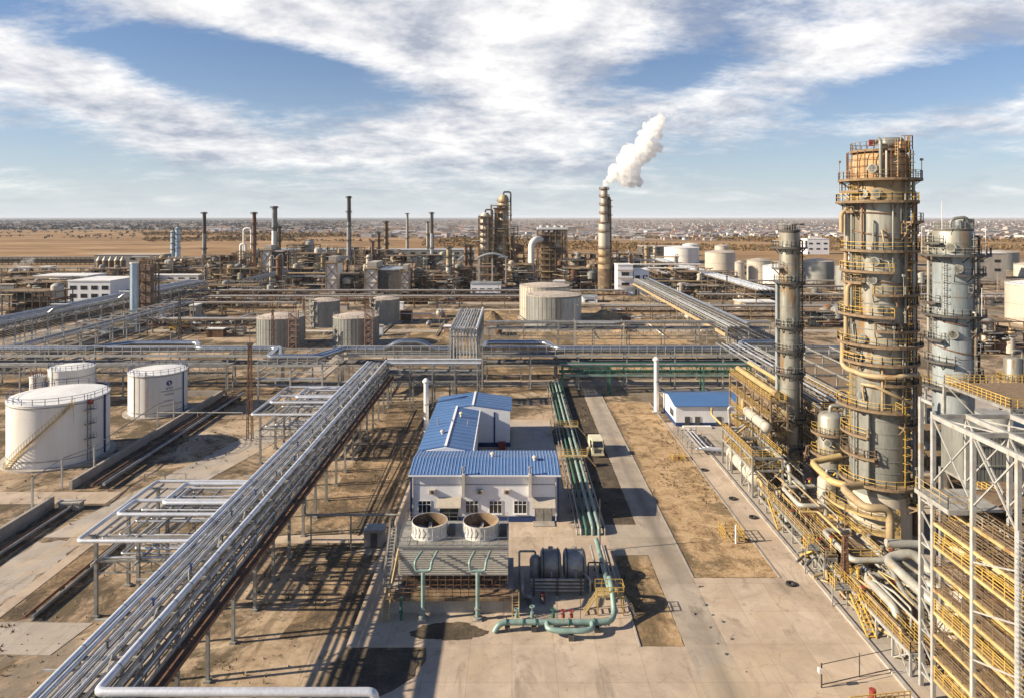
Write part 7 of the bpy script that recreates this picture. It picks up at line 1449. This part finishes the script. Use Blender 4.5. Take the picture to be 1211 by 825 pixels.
upipe('white inverted U duct, shorter of the two beside the dark rusty chimney', [(XU(285, 530), 530, 4), (XU(285, 530), 530, 24), (XU(291, 530), 530, 24), (XU(291, 530), 530, 6)], .9, 'white')
# twin light-blue columns and the near furnace column
for u, lab, hv in ((205.5, 'light blue column, left one of the near twins by the plain', 274), (211, 'light blue column, right one of the near twins by the plain', 270)):
    Y = 690; x, h = XU(u, Y), ZV(hv, Y); t = thing('twin_column', lab, 'column', (x, Y, 0)); MB().lathe((x, Y, 0), [(3.0, 0), (2.6, 6), (2.4, h), (1.2, h + 1), (.01, h + 1.2)], 18).build('shell', M['silver_blue'], t)
    for k in (.4, .6, .8, .97): MB().sector(x, Y, 2.3, 3.4, h * k, h * k + .5).build('platform', M['steel_dark'], t)
    MB().cyl(x, Y, h, h + 4, .7, 10).build('vent', M['steel_dark'], t)
Y = 284; x, h = XU(159.5, Y), ZV(312, Y)
t = thing('furnace_column', 'pale blue cylinder column standing before a brown lattice tower', 'column', (x, Y, 0)); MB().cyl(x, Y, 0, h, 1.6, 22).build('shell', M['silver_blue'], t); MB().cyl(x, Y, h, h + .5, 1.75, 22).build('cap', M['white'], t); MB().bar((x - 1.2, Y - 1.3, 0), (x - 1.2, Y - 1.3, h), .15).build('ladder', M['steel'], t)
t = frame('brown lattice tower with a flat top beside the pale blue column', XU(165.5, 286), XU(180.5, 286), 286, 291.5, [4.5 * k for k in range(1, 7)] , 'brown_steel', 3, 3, 'rust', 'brown_steel', colw=.4, step=1.8)
MB().box(XU(167.5, 287), XU(178, 287), 287.2, 290.5, 0, 25).build('casing', M['brick'], t); MB().box(XU(156, 286), XU(178, 286), 286, 288, 28.2, 28.6).bar((XU(167, 286), 287, 27), (XU(167, 286), 287, 28.3), .3).build('gantry', M['steel_light'], t)
# row of tan silos
si = thing('silo', 'tan capped silo standing in the row behind the pale blue column', 'silo', (XU(118, 560), 560, 0), 'row of tan silos'); x = XU(118, 560)
MB().cyl(x, 560, 0, 9.5, 2.2, 14).build('shell', M['brown_steel'], si); MB().lathe((x, 560, 9.5), [(2.3, 0), (1.2, 2), (.3, 3.4), (.01, 3.5)], 14).build('cap', M['tank_tan'], si)
for i, u in enumerate((125, 132, 139, 146, 185, 193, 201, 209, 217)): dup(si, (XU(u, 560), 560, 0))
# vehicles of the western yard
def machine(u, v, label, m, arm=False, name='parked_vehicle', cat='vehicle'):
    x, y = gp(u, v); t = thing(name, label, cat, (x, y, 0)); MB().box(x - 2.6, x + 2.6, y - 1.2, y + 1.2, .7, 1.7).build('body', M[m], t); MB().box(x - 2.4, x - .6, y - 1.1, y + 1.1, 1.7, 3.0).build('cab', M[m], t)
    MB().box(x - 2.46, x - 2.3, y - .9, y + .9, 2.0, 2.8).build('window', M['glass'], t)
    for dx in (-1.7, 1.7):
        for dy in (-1.15, 1.15): MB().cyl(x + dx, .6, y + dy - .15, y + dy + .15, .6, 14, axis='y').build('wheel', M['rubber'], t)
    if arm: MB().tube([(x + 1, y, 1.7), (x + 2.6, y, 4.2), (x + 5, y, 2.2)], .22, 6, .3).build('boom', M[m], t)
machine(210, 391, 'yellow digger with a raised boom on the western yard', 'yellow', True, 'digger', 'digger'); machine(254, 391, 'white lorry parked in the western yard', 'white'); machine(264, 390, 'pale lorry beside the white one in the western yard', 'cream'); machine(236, 392, 'low tan flat vehicle between the digger and the lorries', 'tank_tan')
# sand heaps
def heap(u, v, r_, h, label):
    x, y = gp(u, v); q = random.Random(int(u)); m = MB(); n = 20; pr = [(1, 0), (.8, .12), (.55, .45), (.3, .8), (.1, .98), (.001, 1)]; vs = []
    for a, b in pr:
        for j in range(n): w_ = 2 * math.pi * j / n; k = r_ * a * (1 + q.uniform(-.12, .12)); vs.append((x + 1.5 * k * math.cos(w_), y + k * math.sin(w_), h * b * (1 + q.uniform(-.06, .06))))
    m.add(vs, [(i * n + j, i * n + (j + 1) % n, (i + 1) * n + (j + 1) % n, (i + 1) * n + j) for i in range(5) for j in range(n)], True); tag(m.build('sand_heap', G['soil']), label, 'heap')
heap(583, 384, 5, 5.5, 'steep sand heap left of the big tank pair'); heap(717, 380, 7, 5.5, 'wide sand heap right of the big tank pair'); heap(738, 392, 3, 3, 'small pale sand heap by the steel frame box')
# yard clutter
q = random.Random(8)
def shed_row(label, x0, x1, y, h, m): t = thing('low_wall', label, 'wall', ((x0 + x1) / 2, y, 0)); MB().box(x0, x1, y, y + .5, 0, h).build('wall', M[m], t); MB().box(x0 - .1, x1 + .1, y - .05, y + .55, h, h + .15).build('coping', M['tank_roof'], t)
shed_row('low brick wall along the yard behind the small grey tanks', -110, -30, 306, 2.2, 'brick'); shed_row('long reddish wall in front of the furnaces', -190, 40, 372, 2.6, 'brick'); shed_row('low pale wall east of the tank pair', 45, 110, 322, 2, 'tank_tan'); shed_row('low tan wall in the yard before the eastern tanks', 100, 200, 345, 2.2, 'tank_tan'); shed_row('low tan wall in front of the tan tanks', 120, 260, 400, 2.4, 'tank_tan')
def post(x, y, h, m='steel', name='light_pole', g='thin light poles around the works', lab='one of the thin light poles standing around the works'):
    t = thing(name, lab, 'pole', (x, y, 0), g); MB().bar((x, y, 0), (x, y, h), .22).build('shaft', M[m], t); MB().bar((x, y, h), (x + 1.3, y, h + .2), .12).build('arm', M[m], t); MB().box(x + .9, x + 1.6, y - .15, y + .15, h + .1, h + .3).build('lamp', M['steel_light'], t); return t
pp_ = post(-100, 200, 11)
for u, v in ((212, 400), (30, 420), (560, 420), (600, 408), (680, 395), (520, 392), (300, 372), (350, 366), (270, 356), (420, 360), (590, 356), (705, 365), (735, 372), (790, 366), (830, 352), (865, 340), (905, 356), (450, 346), (240, 345), (150, 345), (60, 350), (610, 343), (640, 352), (770, 345), (950, 345), (1090, 360), (1180, 345), (100, 335), (335, 338), (365, 345)):
    x, y = gp(u, v); dup(pp_, (x, y, 0))
for u, v, h, lab in ((213, 408, 17, 'tall thin dark mast near the yellow digger'), (323, 425, 15, 'rusty slim mast beside the brick stair shaft'), (360, 400, 14, 'rusty slim mast between the two corrugated tanks'), (860, 360, 14, 'slim mast beside the cream low building'), (762, 335, 20, 'slim tall mast near the stair tower building')):
    x, y = gp(u, v); mast(x, y, h, .45, lab, 'rust' if 'rusty' in lab else 'steel_dark', 2.0)
for i in range(36):
    u = q.uniform(130, 880); v = q.uniform(352, 402)
    if 610 < u < 700 or (290 < u < 480 and v > 365): continue
    x, y = gp(u, v); r_ = q.uniform(.8, 1.6); t = thing('yard_vessel', 'one of the small drums lying about the brown yard between the cross racks', 'drum', (x, y, 0), 'small drums in the brown yard'); MB().vessel((x, y, r_ + .5), q.uniform(3, 7), r_, q.choice('xy'), 12).build('shell', M[q.choice(('tank_tan', 'rust', 'pipe_grey', 'white', 'tank_grey'))], t); MB().box(x - .5, x + .5, y - .5, y + .9, 0, .8).build('saddle', M['concrete_wall'], t)
for i in range(60):
    u = q.uniform(20, 900); v = q.uniform(340, 402)
    if 605 < u < 700: continue
    x, y = gp(u, v); l = q.uniform(8, 45); ax = q.random() < .6; z = q.choice((.5, 1.2, 3.5)); p = (x + l, y, z) if ax else (x, y + l, z); m_ = MB().tube([(x, y, z), p], q.uniform(.15, .4), 6)
    for k in (0.05, .5, .95): m_.bar((x + (p[0] - x) * k, y + (p[1] - y) * k, 0), (x + (p[0] - x) * k, y + (p[1] - y) * k, z), .25)
    tag(m_.build('yard_pipe', M[q.choice(('rust', 'galv_dull', 'pipe_tan', 'steel_dark', 'white'))]), 'one of the short pipe runs on supports across the brown yard', 'pipe', 'short pipe runs across the brown yard')
for i in range(26):
    u = q.uniform(40, 860); v = q.uniform(334, 400)
    if 605 < u < 700: continue
    x, y = gp(u, v); w_, d_, h_ = q.uniform(2, 7), q.uniform(2, 5), q.uniform(2, 4); t = thing('yard_hut', 'one of the small huts scattered through the brown yard', 'hut', (x, y, 0), 'small huts in the brown yard'); MB().box(x, x + w_, y, y + d_, 0, h_).build('wall', M[q.choice(('tank_tan', 'brick', 'wall', 'tank_grey', 'rust'))], t); MB().box(x - .2, x + w_ + .2, y - .2, y + d_ + .2, h_, h_ + .25).build('roof', M[q.choice(('tank_roof', 'white_roof', 'rust'))], t)

# ------------------------------------------------------------------ steam plumes
def plume(name, label, pts, m, vox):
    mb = MB(); q = random.Random(4)
    for (x, y, z), r_ in pts:
        for k in range(6):
            c = (x + q.gauss(0, r_ * .4), y + q.gauss(0, r_ * .4), z + q.gauss(0, r_ * .35)); s = r_ * q.uniform(.6, .95); mb.lathe(c, [(.01, -s), (s * .5, -s * .86), (s * .87, -s * .5), (s, 0), (s * .87, s * .5), (s * .5, s * .86), (.01, s)], 12)
    o = mb.build(name, m); o['kind'] = 'stuff'; o['label'] = label; o['category'] = 'steam'
    md = o.modifiers.new('join', 'REMESH'); md.mode = 'VOXEL'; md.voxel_size = vox; md.use_smooth_shade = True
    tx = bpy.data.textures.new('billow', 'CLOUDS'); tx.noise_scale = 2.6; tx.noise_depth = 4
    d = o.modifiers.new('billow', 'DISPLACE'); d.texture = tx; d.strength = 2.8; d.mid_level = .5; d.texture_coords = 'GLOBAL'
    return o
def steam(name, dens, lo, hi, sc):
    vm = bpy.data.materials.new(name); vm.use_nodes = True; nt = vm.node_tree; nt.nodes.clear(); N, L = nt.nodes, nt.links
    vo = N.new('ShaderNodeOutputMaterial'); pv_ = N.new('ShaderNodeVolumePrincipled'); pv_.inputs['Color'].default_value = (1, 1, 1, 1); pv_.inputs['Anisotropy'].default_value = .0
    g = N.new('ShaderNodeNewGeometry'); n = N.new('ShaderNodeTexNoise'); n.inputs['Scale'].default_value = sc; n.inputs['Detail'].default_value = 7; n.inputs['Roughness'].default_value = .6; L.new(g.outputs['Position'], n.inputs['Vector'])
    r_ = N.new('ShaderNodeMapRange'); L.new(n.outputs['Fac'], r_.inputs[0])
    for a, b in zip((1, 2, 3, 4), (lo, hi, 0, dens)): r_.inputs[a].default_value = b
    L.new(r_.outputs[0], pv_.inputs['Density']); L.new(pv_.outputs[0], vo.inputs['Volume']); return vm
vm = steam('steam', .85, .42, .66, .34)
x0, Y = XU(714.5, 413), 413; pl = []; pw = []
for u, v, w_ in ((714.5, 220, 2.4), (717, 217, 4), (721, 212, 5.5), (726, 208, 8), (733, 205, 11), (740, 208, 11), (752, 214, 8), (744, 202, 12), (748, 196, 12), (746, 188, 12), (752, 184, 13), (760, 181, 12), (764, 174, 11), (770, 177, 9), (775, 172, 9), (770, 164, 11), (772, 155, 11), (777, 150, 11)):
    pl.append(((XU(u, Y), Y + (u - 714) * .12, ZV(v, Y)), w_ * Y / F * .95))
for u, v, w_ in ((774, 146, 8), (781, 141, 9), (772, 138, 7), (789, 137, 7), (797, 134, 6), (784, 131, 6), (806, 138, 5), (760, 190, 6), (785, 158, 7), (766, 216, 6)): pw.append(((XU(u, Y), Y + (u - 714) * .12, ZV(v, Y)), w_ * Y / F * .66))
plume('steam_plume', 'thick white steam plume drifting from the rusty chimney top', pl, vm, .5)
plume('steam_wisp', 'thin wisps where the white steam plume dissolves', pw, steam('thin steam', .26, .47, .68, .3), .6)
pl = [((XU(u, 560), 560, ZV(v, 560)), w_ * 560 / F * .6) for u, v, w_ in ((6, 324, 6), (12, 321, 7), (19, 317, 8), (27, 313, 8), (35, 310, 7))]
plume('steam_puff', 'faint steam puff drifting low over the western yard', pl, steam('faint steam', .10, .40, .65, .2), .6)

# ------------------------------------------------------------------ scrubland, trees and the town on the horizon
def mesh_mat(name, cols, rough=.9): return [mat(name + str(i), c, tuple(v * .8 for v in c), .05, rough, vary=.05) for i, c in enumerate(cols)]
def keep(x, y): return math.sin(x * .011 + 2 * math.sin(y * .006)) + math.sin(y * .013 + x * .004) > -.5
def scrub(name, label, n, fx, seed, cols, hmin, hmax):
    q = random.Random(seed); mb = MB()
    for i in range(n):
        x, y, s = fx(q)
        if not keep(x, y): continue
        mb.cur = q.randrange(len(cols)); h = q.uniform(hmin, hmax) * s
        for k in range(7):
            a = q.uniform(0, 6.28); rr_ = h * q.uniform(.1, .75); c = Vector((x + rr_ * math.cos(a), y + rr_ * math.sin(a), h * q.uniform(.25, .85))); e = h * q.uniform(.22, .5)
            u_ = Vector((q.gauss(0, 1), q.gauss(0, 1), q.gauss(0, 1))).normalized() * e; w_ = Vector((q.gauss(0, 1), q.gauss(0, 1), q.gauss(0, 1))).normalized() * e
            mb.add([tuple(c - u_), tuple(c + w_), tuple(c + u_), tuple(c - w_ * .8)], [(0, 1, 2, 3)])
    o = mb.build(name, cols); o['kind'] = 'stuff'; o['label'] = label; return o
SCR = mesh_mat('scrub', [(.22, .13, .05), (.16, .10, .04), (.28, .17, .07), (.10, .085, .04)])
FWD = mesh_mat('far wood', [(.05, .05, .05), (.065, .06, .058), (.05, .055, .06), (.085, .075, .065)])
DRK = mesh_mat('distant tree', [(.10, .085, .065), (.13, .10, .075), (.085, .08, .07), (.17, .125, .085)])
def f1(q): Y = q.uniform(900, 1480); return (XU(q.uniform(500, 1240), Y), Y, 1.0 + (Y > 1200) * .4)
scrub('scrub', 'orange brown scrubland between the works and the town', 9500, f1, 3, SCR, 1.0, 4.2)
def f2(q): Y = q.uniform(1250, 1950); return (XU(q.uniform(170, 460), Y), Y, 1.2)
scrub('scrub', 'orange brown scrub on the far side of the dry plain', 3200, f2, 4, SCR, 1.5, 5)
def f3(q): Y = 1400 * math.exp(q.uniform(0, 1.9)); return (XU(q.uniform(-40, 1260), Y), Y, 1 + Y / 6000)
scrub('town_trees', 'dark bare trees filling the far town', 4200, f3, 5, DRK, 2.5, 6)
def f4(q): Y = 2300 * math.exp(q.uniform(0, 1.4)); return (XU(q.uniform(-40, 420), Y), Y, 1.4)
scrub('far_woods', 'dim bluish woods beyond the dry plain', 6500, f4, 6, FWD, 4, 8)
WALL = mesh_mat('town wall', [(.46, .43, .40), (.36, .31, .27), (.40, .35, .31), (.30, .25, .22), (.56, .53, .51)])
ROOF = mesh_mat('town roof', [(.33, .30, .29), (.27, .155, .115), (.42, .40, .40), (.20, .18, .175), (.16, .18, .24), (.31, .22, .17)])
CL = [(random.Random(5 + k).uniform(-60, 1270), random.Random(500 + k).random()) for k in range(90)]
def town_spot(q, lo, hi):
    while True:
        v = lo + (hi - lo) * q.random() ** .8; u = q.uniform(-30, 1250)
        if q.random() < .72: c = q.choice(CL); u = c[0] + q.gauss(0, 26); v = lo + (hi - lo) * (c[1] + q.gauss(0, .06))
        if not lo < v < hi: continue
        Y = H * F / (v - V0); lim = 272 if u < 250 else 276 if u < 420 else 283 if u < 560 else 285
        if v < lim: return XU(u, Y), Y
def shape_house(mb, x, y, w_, d_, h, r_, flat_=False):
    mb.cur = 0; mb.box(x - w_, x + w_, y - d_, y + d_, 0, h); mb.cur = 1
    if flat_: mb.box(x - w_ - .2, x + w_ + .2, y - d_ - .2, y + d_ + .2, h, h + .4)
    else: gable(mb, x - w_, x + w_, y - d_, y + d_, h, r_, 'x' if w_ > d_ else 'y', .4, .15)
q = random.Random(77); HT = []
for i in range(10):
    fl_ = i == 9; w_, d_, h = q.uniform(4.5, 8), q.uniform(4, 7), q.uniform(3, 5.5)
    if fl_: w_, d_, h = 11, 6, 9
    a = MB(); a.box(-w_, w_, -d_, d_, 0, h); b = MB(); (b.box(-w_ - .2, w_ + .2, -d_ - .2, d_ + .2, h, h + .4) if fl_ else gable(b, -w_, w_, -d_, d_, h, q.uniform(1.5, 3), q.choice('xy')))
    HT.append((a, b, WALL[i % 5], ROOF[i % 6], h))
protos = []
for i, (a, b, wm, rm, h) in enumerate(HT):
    t = thing('town_house', 'one of the small pale houses of the town beyond the scrubland', 'house', (0, 0, 0), 'houses of the far town'); a.build('wall', wm, t); b.build('roof', rm, t); protos.append(t)
for i in range(300):
    x, y = town_spot(q, 273, 285.5)
    if i < 10: protos[i].location = (x, y, 0); protos[i].rotation_euler = (0, 0, q.uniform(-.3, .3))
    else: dup(protos[q.randrange(10) if q.random() > .1 else 9], (x, y, 0), rot=q.choice((0, 1.57)) + q.uniform(-.25, .25))
mb = MB(); cols = WALL + ROOF
for i in range(5200):
    x, y = town_spot(q, 259.6, 281)
    w_, d_, h = q.uniform(5, 10), q.uniform(5, 8), q.uniform(3, 7)
    if q.random() < .04: w_, h = q.uniform(12, 30), q.uniform(7, 14)
    mb.cur = q.randrange(5); mb.box(x - w_, x + w_, y - d_, y + d_, 0, h); mb.cur = 5 + q.randrange(6); gable(mb, x - w_, x + w_, y - d_, y + d_, h, q.uniform(1, 3), q.choice('xy'), .4, .2)
tag(mb.build('town', cols), 'the rest of the town stretching to the horizon', None, None, 'stuff')

# ------------------------------------------------------------------ thin air haze
hm = bpy.data.materials.new('haze'); hm.use_nodes = True; nt = hm.node_tree; nt.nodes.clear()
ho = nt.nodes.new('ShaderNodeOutputMaterial'); hv = nt.nodes.new('ShaderNodeVolumePrincipled')
hv.inputs['Color'].default_value = (.78, .88, 1, 1); hv.inputs['Density'].default_value = HAZE; hv.inputs['Anisotropy'].default_value = 0
nt.links.new(hv.outputs[0], ho.inputs['Volume'])
o = MB().box(-60500, 60500, -900, 60500, -1, 125).build('haze', hm); o['kind'] = 'stuff'; o['label'] = 'thin haze over the plain and the far town'
